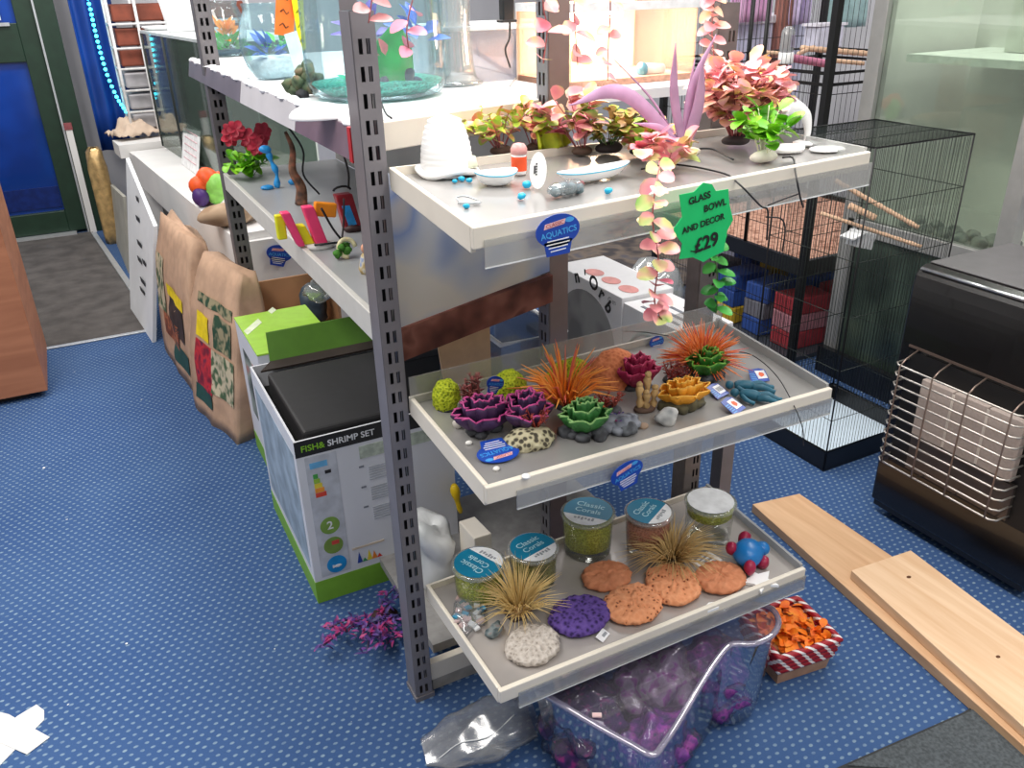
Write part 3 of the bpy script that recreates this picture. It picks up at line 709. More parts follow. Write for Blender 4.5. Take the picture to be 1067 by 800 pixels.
# oval tags
tag_blue = mat('tag_blue', (18, 66, 168), .35, var=.12, scale=12)
tag_cyan = mat('tag_light_blue', (70, 160, 226), .4)
tag_pink = mat('tag_pink', (238, 190, 190), .45)
tag_white = mat('tag_white', (240, 240, 244), .45)
def oval_tag(label, c, ex, ey, s=1.0, loc=None, flat=False, stem=True):
    """blue oval shelf ticket with a banner, a name line and a block of small print"""
    ex = Vector(ex).normalized(); ey = Vector(ey).normalized(); ez = ex.cross(ey); c = Vector(c)
    t = thing('oval_ticket', label, 'shelf ticket', c-ey*.037*s, 0, 'blue oval shelf tickets')
    b = MB(); b.prism([c+ex*.034*s*math.cos(a*PI/18)+ey*.0225*s*math.sin(a*PI/18) for a in range(36)], ez*.0012); root = t; t = b.build('oval', tag_blue, root, world=True)
    b = MB(); b.prism([c+ex*x*s+ey*y*s+ez*.0001 for x, y in ((-.022, -.014), (.022, -.014), (.018, -.034), (-.018, -.034))][::-1], ez*.0011); b.build('print_block', tag_blue, root, world=True)
    b = MB(); b.prism([c+ex*x*s+ey*y*s+ez*.0012 for x, y in ((-.022, .004), (.010, .008), (.012, .015), (-.020, .011))], ez*.0004); b.build('banner', tag_pink, t, world=True)
    text('CLASSIC', c+ex*(-.005)*s+ey*.0095*s+ez*.0016, ex*1+ey*.11, ey-ex*.11, .0075*s, mat('banner_ink', (190, 60, 70), .5), t, 'banner_lettering')
    text('AQUATICS', c+ex*(.001)*s-ey*.003*s+ez*.0013, ex+ey*.10, ey-ex*.10, .0115*s, tag_cyan, t, 'name_lettering', bold=.02)
    b = MB(); b.ball(c+ex*.018*s+ey*.013*s+ez*.0013, (.004*s, .004*s, .004*s), 8, 5); 
    b2 = MB(); b2.prism([c+ex*(.018+.007*math.cos(a*PI/6))*s+ey*(.0125+.0035*math.sin(a*PI/6))*s+ez*.0012 for a in range(12)], ez*.0004); b2.build('fish_mark', tag_cyan, t, world=True)
    b = MB()
    for k in range(4):
        w_ = (.017, .018, .015, .012)[k]; yy = -.0135-.0048*k
        b.prism([c+ex*x*s+ey*(yy+dy)*s+ez*.0012 for x, dy in ((-w_, -.0005), (w_, .0008), (w_, .0022), (-w_, .0010))], ez*.0003)
    b.build('small_print', tag_white, t, world=True)
    return root
ce = P(581, 240, y=.968)
oval_tag('blue oval ticket on the front lip of the top shelf', ce, (1, 0, .03), (-.02, 0, 1), 1.02)
ce = P(653, 492, y=1.012)
oval_tag('blue oval ticket tilted on the front lip of the middle shelf', ce, (1, 0, .22), (-.22, -.05, 1), .98)
b_ = None
ce = onM(519, 476)+V((0, 0, .0075))
oval_tag('blue oval ticket lying upside down on the deck of the middle shelf', ce, (-1, .12, 0.0), (-.12, -1, -.17), 1.12)
ce = P(684, 356, y=1.375)
oval_tag('blue oval ticket half hidden behind the large orange spiky plant', ce, (1, .1, -.1), (.1, .1, 1), .62)
# green price star
c_ = P(735, 231, y=.962); s = mpp(c_)
t = thing('price_sign', 'green starburst card sign reading GLASS BOWL AND DECOR', 'price sign', P(735, 270, y=.962))
outl = [(-.5, -8), (-29, -18)]
pxs = [(708, 203), (723, 200), (733, 190), (742, 192), (746, 199), (759, 197), (760, 212), (764, 229), (758, 240), (754, 262), (741, 268), (733, 273), (722, 268), (708, 270), (711, 254), (701, 240), (711, 226)]
b_ = MB(); ez = V((0.03, -1, .02)).normalized()
b_.prism([P(u, v, y=.962) for u, v in pxs][::-1], (0, .0012, 0)); t = b_.build('card', mat('sign_green', (8, 190, 104), .5, var=.04), t, world=True)
ink = mat('marker_ink', (10, 14, 12), .6)
def sgn(s_, u, v, size, sl=-.16, nm='lettering'):
    text(s_, P(u, v, y=.9612), (1, 0, -sl), (sl, 0, 1), size, ink, t, nm, bold=.03)
sgn('GLASS', 729, 206.5, .0145); sgn('BOWL', 745, 214, .0145); sgn('AND DECOR', 733, 233, .0135); sgn('£29', 736, 253, .0300)
b_ = MB(); q = P(724, 262, y=.9608)
b_.box(q, (.016, .0006, .0016), ry=.2); b_.build('underline', ink, t, world=True)
# ================================================================== things on the middle shelf
def ruffle(name, label, loc, rings, m, rim_m, rx, ry, hh, k=5, amp=.25, seed=0, base=None, cat='coral ornament', rim=.0016, flare=.6, rz=0.0, group=None):
    """lettuce coral: nested wavy folded plates standing on edge, with a paler or brighter rim"""
    t = thing(name, label, cat, loc, rz, group)
    r = random.Random(seed); z0 = .012 if base else .002
    for j in range(rings):
        f = (j+1)/rings; mb = MB(); nu = 64; nv = 6; ph = r.uniform(0, 6.28); edge = []
        def pt(a, b, f=f, ph=ph):
            th = a*2*PI+.28*b*math.sin((k+1)*a*2*PI+ph*1.7); q = f*(1+amp*math.sin(k*th+ph)*(.35+.65*b)+.05*b*math.sin((k*2+1)*th+ph*2))
            q *= (.50+.50*math.sin(b*PI*.56)**.8)
            z = z0+hh*(1.12-.50*f*f)*b*(1.5-.5*b)*(1+.05*math.sin(k*th*1.0+ph+1.3)+.05*math.sin(3*th+ph))
            return Vector((rx*q*math.cos(th), ry*q*math.sin(th), z))
        mb.surf(pt, nu, nv)
        mb.build('folded_plate', m, t, solid=.0022)
        MB().tube([pt(i/nu, 1.0) for i in range(nu)], rim, 5, closed=True).build('rim', rim_m, t)
    if base: base(t)
    return t
rock_g = ramp_mat('grey_rock', [(.3, (58, 60, 66)), (.55, (104, 108, 114)), (.7, (84, 86, 90))], 60, .75, bump=.6)
rock_d = ramp_mat('dark_rock', [(.3, (34, 34, 38)), (.6, (74, 76, 82))], 60, .7, bump=.6)
def rocks(n, R, r0, m, name='rock_base', seed=0):
    def f(t):
        q = random.Random(seed); mb = MB()
        for i in range(n):
            a = i*2.4; rr = R*math.sqrt((i+.3)/n); s = r0*q.uniform(.7, 1.2)
            mb.ball((rr*math.cos(a), rr*math.sin(a)*.7, s*.62), (s*1.15, s, s*.8), 10, 7, .5, 90, i+seed, zmin=-.75)
        mb.build(name, m, t)
    return f
def mound(name, label, loc, rx, ry, rz, m, amp=.12, freq=60, seed=0, cat='sponge ornament', group=None, rot=0, zc=.0, base=None, nu=40, nv=24):
    t = thing(name, label, cat, loc, rot, group)
    MB().ball((0, 0, zc), (rx, ry, rz), nu, nv, amp, freq, seed, zmin=-.02 if zc == 0 else -1).build('mound', m, t)
    (base or (lambda q: MB().lathe([(min(rx, ry)*.9, 0), (min(rx, ry)*.95, .003), (min(rx, ry)*.5, .006)], n=20).build('base', rock_d, q)))(t)
    return t
def tuft(name, label, loc, n, R, Hh, m, w=.0011, flat=.25, seed=0, cat='plastic plant', base=None, droop=.15, group=None, thick=False, tipm=None, tipn=0, bname='blades'):
    """spray of fine strands from one point"""
    t = thing(name, label, cat, loc, 0, group); q = random.Random(seed); mb = MB(); tb = MB()
    for i in range(n):
        a = q.uniform(0, 2*PI); z = q.uniform(flat, 1)**.8; s = math.sqrt(max(0, 1-z*z))
        d = Vector((s*math.cos(a)*R, s*math.sin(a)*R, Hh*z))*q.uniform(.75, 1.08)
        st = Vector((d.x*.09, d.y*.09, .006)); md = st.lerp(d, .55)+Vector((0, 0, Hh*droop)); tip = d-Vector((0, 0, Hh*droop*.35*s))
        pts = [st, st.lerp(md, .55)+Vector((0, 0, Hh*.02)), md, md.lerp(tip, .6), tip]
        (tb if i < tipn else mb).blade(pts, w)
    mb.build(bname, m, t)
    if tipn: 
        o = tb.build(bname, tipm, t); o['label'] = 'pinkish strands'
    (base or rockbase(R*.22, R*.22, .010, rock_d))(t)
    return t
moss = ramp_mat('yellow_green_moss', [(.1, (92, 112, 8)), (.4, (164, 180, 14)), (.8, (196, 206, 40))], 190, .75, 'voronoi', .8)
mound('moss_ball', 'round yellow-green moss ball at the back left corner of the middle shelf', onM(466, 424), .0285, .026, .036, moss, .12, 90, 1, 'moss ball', 'yellow-green moss mounds', zc=.022)
mound('moss_mound', 'yellow-green moss mound behind the dark red branching plant', P(530, 412, z=zM), .036, .03, .036, moss, .14, 80, 2, 'moss ball', 'yellow-green moss mounds', zc=.018)
mound('moss_mound', 'long yellow-green moss mound at the back behind the orange grass', P(592, 400, z=zM), .052, .028, .040, moss, .14, 80, 5, 'moss ball', 'yellow-green moss mounds', zc=.016)
por = ramp_mat('orange_sponge', [(.0, (120, 60, 34)), (.14, (206, 112, 70)), (.6, (224, 134, 88)), (1, (232, 146, 98))], 130, .8, 'voronoi', .5)
mound('sponge_mound', 'large pitted orange sponge mound at the back of the middle shelf', P(639, 398, z=zM), .060, .046, .072, por, .10, 50, 3)
# dark red branching plant
rnd.seed(21)
redd = mat('dark_red_frond', (132, 62, 60), .55, var=.3, scale=60)
def branchy(name, label, loc, n, R, Hh, m, base=None, w=.0022, sub=5, cat='plastic plant', seed=0, group=None):
    t = thing(name, label, cat, loc, 0, group); q = random.Random(seed); mb = MB()
    for i in range(n):
        a = q.uniform(0, 6.28); z = q.uniform(.3, 1); s = math.sqrt(1-z*z)
        tip = Vector((R*s*math.cos(a), R*s*math.sin(a), Hh*(.4+.6*z)))
        pts = spline([(0, 0, .004), tip*.5+Vector((q.uniform(-.2, .2)*R, q.uniform(-.2, .2)*R, .1*Hh)), tip], 5)
        mb.tube(pts, [w*(1-.6*k/(len(pts)-1)) for k in range(len(pts))], 5)
        for k in range(sub):
            b = pts[3+int(k*(len(pts)-4)/max(1, sub))]; d = Vector((q.uniform(-1, 1), q.uniform(-1, 1), q.uniform(.1, 1))).normalized()
            e = b+d*Hh*q.uniform(.14, .26); mb.tube([b, (b+e)/2+Vector((0, 0, .001)), e], [w*.6, w*.55, w*.3], 4)
            for h in range(2):
                d2 = (d+Vector((q.uniform(-1, 1), q.uniform(-1, 1), q.uniform(-.4, .8)))).normalized(); c0 = b.lerp(e, .55)
                mb.tube([c0, c0+d2*Hh*.11], [w*.45, w*.25], 4)
    mb.build('fronds', m, t)
    if base: base(t)
    return t
branchy('branching_plant', 'dark red branching plant standing at the left behind the purple coral', onM(496, 428), 15, .030, .066, ramp_mat('red_brown', [(.35, (86, 56, 46)), (.5, (134, 68, 64)), (.65, (176, 96, 96))], 50, .6), rockbase(.018, .016, .009, rock_d), seed=1)
# purple coral with pink rims (two clumps joined on one rock)
vio = mat('violet_flesh', (76, 50, 90), .55, var=.25, scale=50, bump=.3)
pinkrim = mat('magenta_rim', (190, 70, 136), .5, var=.15)
ruffle('lettuce_coral', 'purple lettuce coral with magenta rims, left of the two at the front', onM(504, 450), 3, vio, pinkrim, .047, .038, .046, 9, .20, 4, rocks(8, .026, .010, rock_d, seed=2), group='purple lettuce corals')
ruffle('lettuce_coral', 'purple lettuce coral with magenta rims, right of the two, next to the green one', onM(549, 446), 3, vio, pinkrim, .046, .038, .046, 8, .21, 9, rocks(8, .026, .010, rock_d, seed=5), rz=1.0, group='purple lettuce corals')
gcor = mat('green_flesh', (58, 122, 60), .55, var=.25, scale=50, bump=.3); grim = mat('pale_green_rim', (134, 180, 108), .5)
ruffle('lettuce_coral', 'green lettuce coral with pale rims on dark pebbles at the front centre', onM(609, 452), 3, gcor, grim, .038, .032, .044, 8, .18, 14, rocks(11, .034, .013, rock_d, seed=8), group='green lettuce corals')
ruffle('lettuce_coral', 'green lettuce coral under the big orange spiky plant at the right', onM(736, 394), 3, mat('green_flesh2', (46, 116, 34), .5, var=.25, scale=50, bump=.3), mat('green_rim2', (106, 168, 52), .5), .036, .030, .042, 8, .18, 17, rocks(9, .032, .012, rock_d, seed=11), group='green lettuce corals')
mag = mat('magenta_flesh', (160, 34, 78), .55, var=.25, scale=50, bump=.3)
ruffle('lettuce_coral', 'magenta folded coral in front of the orange sponge mound', onM(664, 405), 3, mag, mat('magenta_rim2', (190, 52, 98), .5), .036, .030, .048, 9, .18, 23, rocks(6, .02, .010, rock_d, seed=14))
yel = mat('amber_flesh', (236, 160, 44), .5, var=.12, scale=50, bump=.3)
ruffle('lettuce_coral', 'amber-yellow folded coral on a dark mossy rock', onM(711, 424), 3, yel, mat('amber_rim', (244, 182, 70), .5), .043, .030, .036, 8, .18, 31, rocks(10, .034, .015, ramp_mat('mossy_rock', [(.3, (52, 50, 40)), (.6, (98, 92, 64)), (.75, (70, 72, 76))], 50, .8), seed=17))
# orange grass
orange_b = ramp_mat('orange_blade', [(.3, (250, 136, 40)), (.7, (255, 176, 84))], 24, .42)
tuft('orange_grass', 'spray of flat orange grass blades in the middle of the middle shelf', onM(588, 425), 96, .110, .135, orange_b, .0032, .14, 2, 'plastic plant', rockbase(.02, .018, .012, rock_d), .12, tipm=mat('orange_pink', (228, 108, 84), .45), tipn=16)
tuft('spiky_anemone', 'large orange spiky plant with pink tips at the back right of the middle shelf', onM(731, 386), 260, .100, .108, ramp_mat('orange_spike', [(.3, (240, 112, 48)), (.6, (250, 150, 84)), (.75, (240, 132, 100))], 30, .38), .0027, .08, 5, 'plastic plant', rockbase(.03, .025, .014, mat('red_brown_base', (112, 46, 30), .7)), .1, tipm=mat('salmon_spike', (222, 96, 86), .4), tipn=36, bname='spikes')
branchy('feathery_plant', 'glossy dark red feathery plant behind the amber coral', onM(700, 398), 12, .034, .040, mat('dark_red_gloss', (134, 40, 32), .22, var=.3, scale=60, coat=.4), rockbase(.018, .016, .009, rock_d), seed=4)
branchy('feathery_plant', 'rusty red feathery plant between the green coral and the finger coral', onM(636, 430), 12, .034, .040, ramp_mat('rust_frond', [(.4, (142, 58, 42)), (.6, (186, 86, 76))], 60, .4), rockbase(.018, .016, .009, rock_d), seed=6)
branchy('small_plant', 'small blue and magenta plant on grey pebbles in front of the finger coral', onM(645, 446), 9, .022, .028, ramp_mat('blue_magenta', [(.38, (48, 44, 112)), (.52, (150, 40, 98)), (.66, (178, 66, 76))], 60, .45), rocks(10, .032, .014, ramp_mat('blue_grey_rock', [(.3, (80, 84, 96)), (.65, (138, 142, 152))], 60, .7), seed=23), seed=7, cat='plastic plant')
# honeycomb coral with red sprig
hon = ramp_mat('honeycomb', [(.0, (46, 42, 34)), (.36, (78, 72, 58)), (.50, (180, 172, 140)), (1, (208, 202, 172))], 95, .8, 'voronoi', .9)
t = thing('honeycomb_coral', 'cream honeycomb coral half ball with a red sprig at the front left', 'coral ornament', onM(552, 461), 0)
MB().ball((0, 0, .006), (.048, .036, .022), 48, 24, .10, 80, 3, zmin=-.3).build('coral_body', hon, t)
rr_ = random.Random(5); b_ = MB()
for i in range(16):
    a = rr_.uniform(0, 6.28); tip = Vector((.016+.022*math.cos(a), .004+.016*math.sin(a), .03+rr_.uniform(.01, .03))); b_.tube(spline([(.016, .004, .018), (.016+.008*math.cos(a), .004+.006*math.sin(a), .032), tip], 4), .0014, 5)
    for h in range(3): b_.tube([tip, tip+Vector((rr_.uniform(-.007, .007), rr_.uniform(-.007, .007), rr_.uniform(-.004, .006)))], [.0012, .0006], 4)
b_.build('red_sprig', ramp_mat('red_sprig', [(.4, (118, 46, 38)), (.6, (166, 60, 48))], 60, .5), t)
# grey frond beside the moss ball
branchy('grey_coral', 'pale grey stalk coral between the moss ball and the purple coral', onM(484, 436), 8, .012, .036, mat('grey_frond', (132, 130, 122), .7, var=.2, scale=60), rockbase(.014, .012, .008, rock_d), .0026, 4, 'coral ornament', 8)
solo(MB().ball((0, 0, .007), (.006, .010, .009), 10, 7, .3, 80, 4, zmin=-.75), 'white_stone', mat('white_rock', (206, 200, 192), .7, var=.1), 'small pale stone against the left side of the purple coral', 'stone', onM(476.5, 446), .5)
# finger coral
t = thing('finger_coral', 'tan knobbly finger coral standing at the centre right', 'coral ornament', onM(672, 428))
rr_ = random.Random(8); b_ = MB()
for dx, dy, hh, ln in ((-.010, 0, .050, -.004), (.004, .004, .062, .002), (.012, -.004, .040, .004), (-.003, -.006, .036, 0)):
    pts = [Vector((dx+ln*k/6+.0012*math.sin(k*2+dx*300), dy, .002+hh*k/6)) for k in range(7)]
    b_.tube(pts, [.0052+.0022*math.sin(k*2.2+dx*900) for k in range(7)], 8); b_.ball(pts[-1], .006, 8, 6, .4, 90, dx*100)
b_.build('fingers', mat('tan_coral', (190, 156, 106), .75, var=.2, scale=70, bump=.4), t)
rockbase(.02, .015, .008, mat('brown_base', (96, 74, 62), .8), .3, 3)(t)
# rocks
for u, v, r, m_, l in ((694, 441, .021, ramp_mat('pale_rock', [(.3, (128, 130, 132)), (.6, (208, 208, 206)), (.75, (150, 152, 154))], 40, .7, bump=.5), 'rounded pale grey rock in front of the amber coral'),
                       (655, 452, .016, rock_g, 'grey rock at the front below the blue and magenta plant'), (626, 458, .012, rock_d, 'small dark pebble in front of the green coral'),
                       (671, 446, .008, mat('tan_stone', (156, 132, 112), .75), 'tiny tan stone in front of the finger coral')):
    solo(MB().ball((0, 0, r*.62), (r*1.15, r*.9, r*.8), 14, 9, .4, 50, u, zmin=-.75), 'rock', m_, l, 'stone', onM(u, v), 0, 'loose rocks on the middle shelf')
for u, v, l in ((488.5, 463, 'white pebble at the left behind the flat blue ticket, left of a pair'), (506.5, 463, 'white pebble behind the flat blue ticket, right of a pair'), (517, 490, 'white pebble touching the lower edge of the flat blue ticket')):
    solo(MB().ball((0, 0, .0035), (.0065, .005, .004), 10, 7, .15, 100, u), 'white_pebble', matte_w, l, 'pebble', onM(u, v), 0, 'white pebbles on the middle shelf')
solo(MB().lathe([(.007, 0), (.0075, .003), (.004, .005)], n=14), 'white_button', wht, 'white plastic knob sitting on the front lip of the middle shelf', 'plastic knob', P(548, 497, z=.7765), 0)
# teal figures with price tags
teal = mat('teal_rubber', (38, 98, 120), .5, var=.15, scale=50)
def diver(label, loc, rz):
    t = thing('diver_figure', label, 'toy figure', loc, rz, 'teal diver figures')
    bm_ = MB(); bm_.tube(spline([(-.012, 0, .010), (.004, 0, .013), (.020, 0, .011)], 5), [.007, .0085, .0095, .0095, .009, .0088, .0085, .008, .0075, .007, .006], 10)
    for s in (-1, 1):
        bm_.tube(spline([(-.010, s*.005, .010), (-.026, s*.008, .012), (-.040, s*.007, .006), (-.048, s*.010, .004)], 5), [.0062]*6+[.0052]*6+[.0045]*4, 8)
        bm_.tube(spline([(.016, s*.008, .012), (.008, s*.017, .010), (-.006, s*.018, .005)], 5), [.0042]*6+[.0035]*5, 7)
    bm_.build('body', teal, t); MB().ball((.029, 0, .013), .0075, 12, 8).build('head', teal, t)
    return t
diver('teal diver figure lying behind the price tags at the right of the middle shelf', onM(777, 408), 2.6)
diver('teal diver figure lying nearest the front right corner of the middle shelf', onM(783, 418), 2.35)
def swing(label, u, v, rz, s=1.0, mark='barcode'):
    loc = onM(u, v)+V((0, 0, .002)); t = thing('price_tag', label, 'price tag', loc, rz, 'blue price tags on the middle shelf')
    R = Matrix.Rotation(.35, 3, 'X')
    q = lambda x, y, z=0: (R @ Vector((x*s, y*s, z)))+Vector((0, 0, .008*s))
    b = MB(); b.prism([q(x, y) for x, y in ((-.022, -.018), (.020, -.018), (.022, .016), (.010, .022), (-.014, .020))], R @ Vector((0, 0, .001))); root = t; t = b.build('card', tag_blue, root)
    b = MB(); b.prism([q(x, y, .001) for x, y in ((-.002, -.010), (.019, -.010), (.019, .014), (-.002, .014))], R @ Vector((0, 0, .0005))); b.build('sticker', tag_white, t)
    b = MB()
    if mark == 'barcode':
        for k in range(7): b.prism([q(x, y, .0015) for x, y in ((.001+k*.0025, -.004), (.0022+k*.0025, -.004), (.0022+k*.0025, .008), (.001+k*.0025, .008))], R @ Vector((0, 0, .0003)))
        b.build('barcode', mat('grey_ink', (120, 124, 130), .6), t)
    else:
        b.prism([q(.0085+.006*math.cos(a*PI/5), .002+.008*math.sin(a*PI/5)*(1 if a % 2 else .7), .0015) for a in range(10)], R @ Vector((0, 0, .0003))); b.build('orange_fish', mat('fish_orange', (232, 98, 48), .5), t)
    b = MB()
    for k in range(5): b.prism([q(x, y, .001) for x, y in ((-.017, -.014+k*.005), (-.005, -.014+k*.005), (-.005, -.012+k*.005), (-.017, -.012+k*.005))], R @ Vector((0, 0, .0003)))
    b.build('small_print', tag_cyan, t)
    return root
swing('blue price tag with a barcode sticker beside the amber coral', 747, 412, .25, .92, 'barcode')
swing('blue price tag with an orange mark at the front edge of the middle shelf', 763, 428, .35, 1.0, 'orange')
swing('blue price tag with an orange mark at the far right of the middle shelf', 789, 396, -.3, .95, 'orange')
cable('thin black wire arching over the right end of the middle shelf', [onM(752, 380)+V((0, 0, .03)), onM(780, 385)+V((0, 0, .035)), P(808, 390, y=1.12), P(826, 420, y=1.03), P(836, 445, y=1.0), P(837, 464, y=1.0)], .0011)
cable('thin dark wire sticking out left of the large orange spiky plant', [P(650, 345, y=1.39), P(672, 346, y=1.38), P(697, 350, y=1.36)], .0011)

oval_tag('small blue oval ticket standing between the red branching plant and the purple coral', P(516, 399, y=1.27), (1, .2, -.5), (.45, 0, 1), .62)
for o_ in list(C.objects):
    if o_.parent is None and o_.name.split('.')[0] in ('lettuce_coral', 'feathery_plant', 'finger_coral', 'branching_plant', 'grey_coral', 'diver_figure', 'small_plant'):
        o_.scale = (1.14, 1.14, 1.14)
# ================================================================== things on the bottom shelf
tub_clear = clear('tub_plastic', (246, 248, 246), .12, .05, .05)
teal_lab = mat('teal_label', (0, 122, 158), .45, var=.05)
lab_white = mat('label_white', (232, 234, 236), .5)
lab_grey = mat('label_grey_print', (150, 154, 160), .6)
gravel_y = ramp_mat('green_fill', [(.1, (130, 138, 20)), (.5, (172, 178, 40)), (.9, (204, 210, 70))], 220, .8, 'voronoi', .6)
def tub(label, loc, r, h, rz, fill, fh, lid='teal', tilt=0.0):
    t = thing('clear_tub', label, 'tub', loc, rz, 'clear round tubs on the bottom shelf')
    MB().lathe([(r*.86, .001), (r*.9, .004), (r*.97, h-.010), (r, h-.006)], n=30, cap1=False).build('wall', tub_clear, t)
    lid_o = MB().lathe([(r*1.02, h-.008), (r*1.04, h-.006), (r*1.04, h), (r*.9, h+.001)], n=30, cap0=False).build('lid', clear('lid_plastic', (240, 242, 242), .2, .05, .2), t)
    if fill:
        f0, f1 = fh; b = MB(); b.lathe([(r*.80, f0), (r*.88, f0+.004), (r*.91, f1-.003), (r*.82, f1)], n=30, fn=lambda q, a, i: q*(1+.03*noise.noise(q*120))); b.build('contents', fill, t)
    zt = h+.0016; rl = r*.93
    def seg(a0, a1, m, nm):
        b = MB(); b.prism([Vector((rl*math.cos(a0+(a1-a0)*k/20), rl*math.sin(a0+(a1-a0)*k/20), zt)) for k in range(21)], (0, 0, .0008)); return b.build(nm, m, lid_o)
    if lid == 'teal':
        o = seg(-.42, PI+.42, teal_lab, 'lid_label'); o['label'] = 'teal part of the round label'
        o = seg(PI+.42, 2*PI-.42, lab_white, 'lid_label'); o['label'] = 'white part of the round label'
        text('Classic', (0, r*.36, zt+.0008), (1, 0, 0), (0, 1, 0), r*.40, mat('label_pale_text', (178, 220, 230), .5), lid_o, world=False, bold=.01)
        text('Corals', (0, -.02*r, zt+.0008), (1, 0, 0), (0, 1, 0), r*.38, mat('label_pale_text', (178, 220, 230), .5), lid_o, world=False, bold=.01)
        b = MB()
        for k in range(6): b.box((-r*.34+k*r*.135, -r*.56+(.03*r if k % 2 else 0), zt+.0011), (r*.09, r*.10*(1+.4*(k % 3)), .0004))
        b.build('brand_mark', lab_grey, lid_o)
    else:
        o = seg(.3, 2*PI+.3, lab_white, 'lid_label'); o['label'] = 'plain white lid'
    return t
tub('clear tub with a teal lid label at the left end of the bottom shelf', onB(500, 618)+V((0, .0, 0)), .056, .082, 1.95, gravel_y, (.006, .055))
tub('clear tub with a teal lid label behind the left straw grass, second from the left', onB(556, 604), .054, .088, .22, ramp_mat('olive_fill', [(.1, (92, 96, 30)), (.6, (146, 140, 60))], 220, .8, 'voronoi', .6), (.006, .05))
tub('clear tub full of yellow-green moss under the middle shelf ticket', onB(612, 572), .060, .105, -.85, gravel_y, (.020, .088))
tub('clear tub with orange contents behind the right straw grass', onB(674, 570), .054, .100, .5, ramp_mat('salmon_fill', [(.1, (150, 84, 60)), (.6, (206, 132, 104))], 200, .8, 'voronoi', .5), (.02, .08))
tub('clear tub with a plain white lid at the back right corner of the bottom shelf', onB(737, 558), .058, .098, .5, gravel_y, (.062, .088), 'white')
straw = ramp_mat('straw_blade', [(.3, (216, 182, 112)), (.7, (240, 214, 150))], 30, .55)
tuft('straw_grass', 'spray of tan straw grass on a dark base at the left of the bottom shelf', onB(541, 640), 230, .112, .135, straw, .0014, .16, 12, 'plastic plant', lambda q: (MB().ball((0, 0, .010), (.032, .026, .014), 16, 9, .3, 60, 2, zmin=-.7).build('base', mat('grass_base', (92, 76, 72), .8), q), MB().ball((-.004, -.012, .022), (.024, .012, .010), 16, 9, .6, 160, 4).build('roots', mat('tan_roots', (190, 158, 110), .8, var=.3, scale=90), q)), .1, group='tan straw grasses')
tuft('straw_grass', 'spray of brown straw grass in front of the white-lidded tub', onB(700, 585), 280, .135, .105, ramp_mat('straw_blade2', [(.3, (190, 156, 98)), (.7, (226, 196, 136))], 30, .55), .0012, .05, 15, 'plastic plant', None, .16, group='tan straw grasses')
# coral discs
def cdisc(label, loc, r, h, cols, rz=0, seed=0, scale=60, amp=.07, tilt=0.0):
    t = thing('coral_disc', label, 'coral ornament', loc, rz, 'round coral discs on the bottom shelf')
    n = 84; pr = [(r*.80, .001), (r*.95, h*.25), (r, h*.5), (r*.95, h*.78), (r*.88, h*.9), (r*.81, h*.97), (r*.73, h*1.02), (r*.64, h*1.06), (r*.55, h*1.09), (r*.46, h*1.12), (r*.37, h*1.14), (r*.28, h*1.155), (r*.18, h*1.165), (r*.09, h*1.17), (.0005, h*1.17)]
    def fn(q, a, i):
        k = 1+amp*noise.noise(Vector((math.cos(a)*3, math.sin(a)*3, seed*4.1)))+amp*.8*noise.noise(Vector((math.cos(a)*9, math.sin(a)*9, seed)))
        z = q.z+(.0035*noise.noise(Vector((q.x, q.y, seed))*70)+.0052*noise.noise(Vector((q.x, q.y, seed*.01))*190) if i > 2 else 0)
        return Vector((q.x*k, q.y*k*.86, z))
    MB().lathe(pr, n=n, fn=fn).build('coral_top', cols, t)
    MB().lathe([(r*.62, 0), (r*.7, .002), (r*.66, .004)], n=24, sy=.86).build('base', mat('pale_base', (206, 200, 192), .6), t)
    return t
oc = [(.0, (70, 36, 22)), (.17, (130, 66, 40)), (.27, (224, 146, 100)), (1, (240, 170, 126))]
ocm = ramp_mat('orange_coral', oc, 88, .85, 'voronoi', .9)
ocd = ramp_mat('orange_coral_smooth', [(.3, (196, 122, 84)), (.7, (216, 144, 104))], 60, .85, 'noise', 1.0)
cdisc('smooth orange coral disc at the back, behind the other orange ones', onB(632, 603), .058, .016, ocd, 0, 1)
cdisc('speckled orange coral disc at the front next to the purple one', onB(659, 633), .068, .020, ocm, .3, 2)
cdisc('speckled orange coral disc in the middle of the orange row', onB(701, 612), .069, .020, ocm, 1.2, 3)
cdisc('smooth orange coral disc at the right end of the row', onB(750, 605), .060, .018, ocd, .2, 4)
cdisc('deep purple coral disc with a small white tag', onB(604, 645), .068, .022, ramp_mat('purple_coral', [(.0, (18, 10, 36)), (.24, (50, 30, 90)), (.5, (92, 66, 146)), (1, (110, 84, 160))], 95, .85, 'voronoi', 1.0), .1, 5)
cdisc('pale beige pitted coral disc at the front left of the bottom shelf', onB(555, 676), .060, .022, ramp_mat('beige_coral', [(.0, (120, 108, 100)), (.25, (184, 174, 164)), (1, (216, 208, 200))], 110, .85, 'voronoi', 1.0), .4, 6)
t = thing('small_label', 'small white tag tucked beside the purple coral disc', 'price tag', onB(628, 664)+V((0, 0, .001)), .5)
MB().box((0, 0, .0045), (.030, .018, .0012), rx=.35).build('card', tag_white, t); MB().box((.004, -.002, .0052), (.014, .006, .0006), rx=.35).build('printed_mark', lab_grey, t)
for u, v, r in ((521, 655, .014), (510, 662, .012)):
    pass
solo(MB().ball((0, 0, .010), (.020, .013, .012), 14, 9, .5, 90, 3, zmin=-.75).ball((.014, .010, .009), (.012, .010, .010), 12, 8, .5, 90, 5, zmin=-.75), 'blue_grey_rock', ramp_mat('teal_rock', [(.3, (70, 84, 90)), (.5, (124, 136, 138)), (.7, (150, 120, 112))], 60, .75, bump=.5), 'blue-grey lump of stone left of the pale coral disc', 'stone', onB(515, 662), .3)
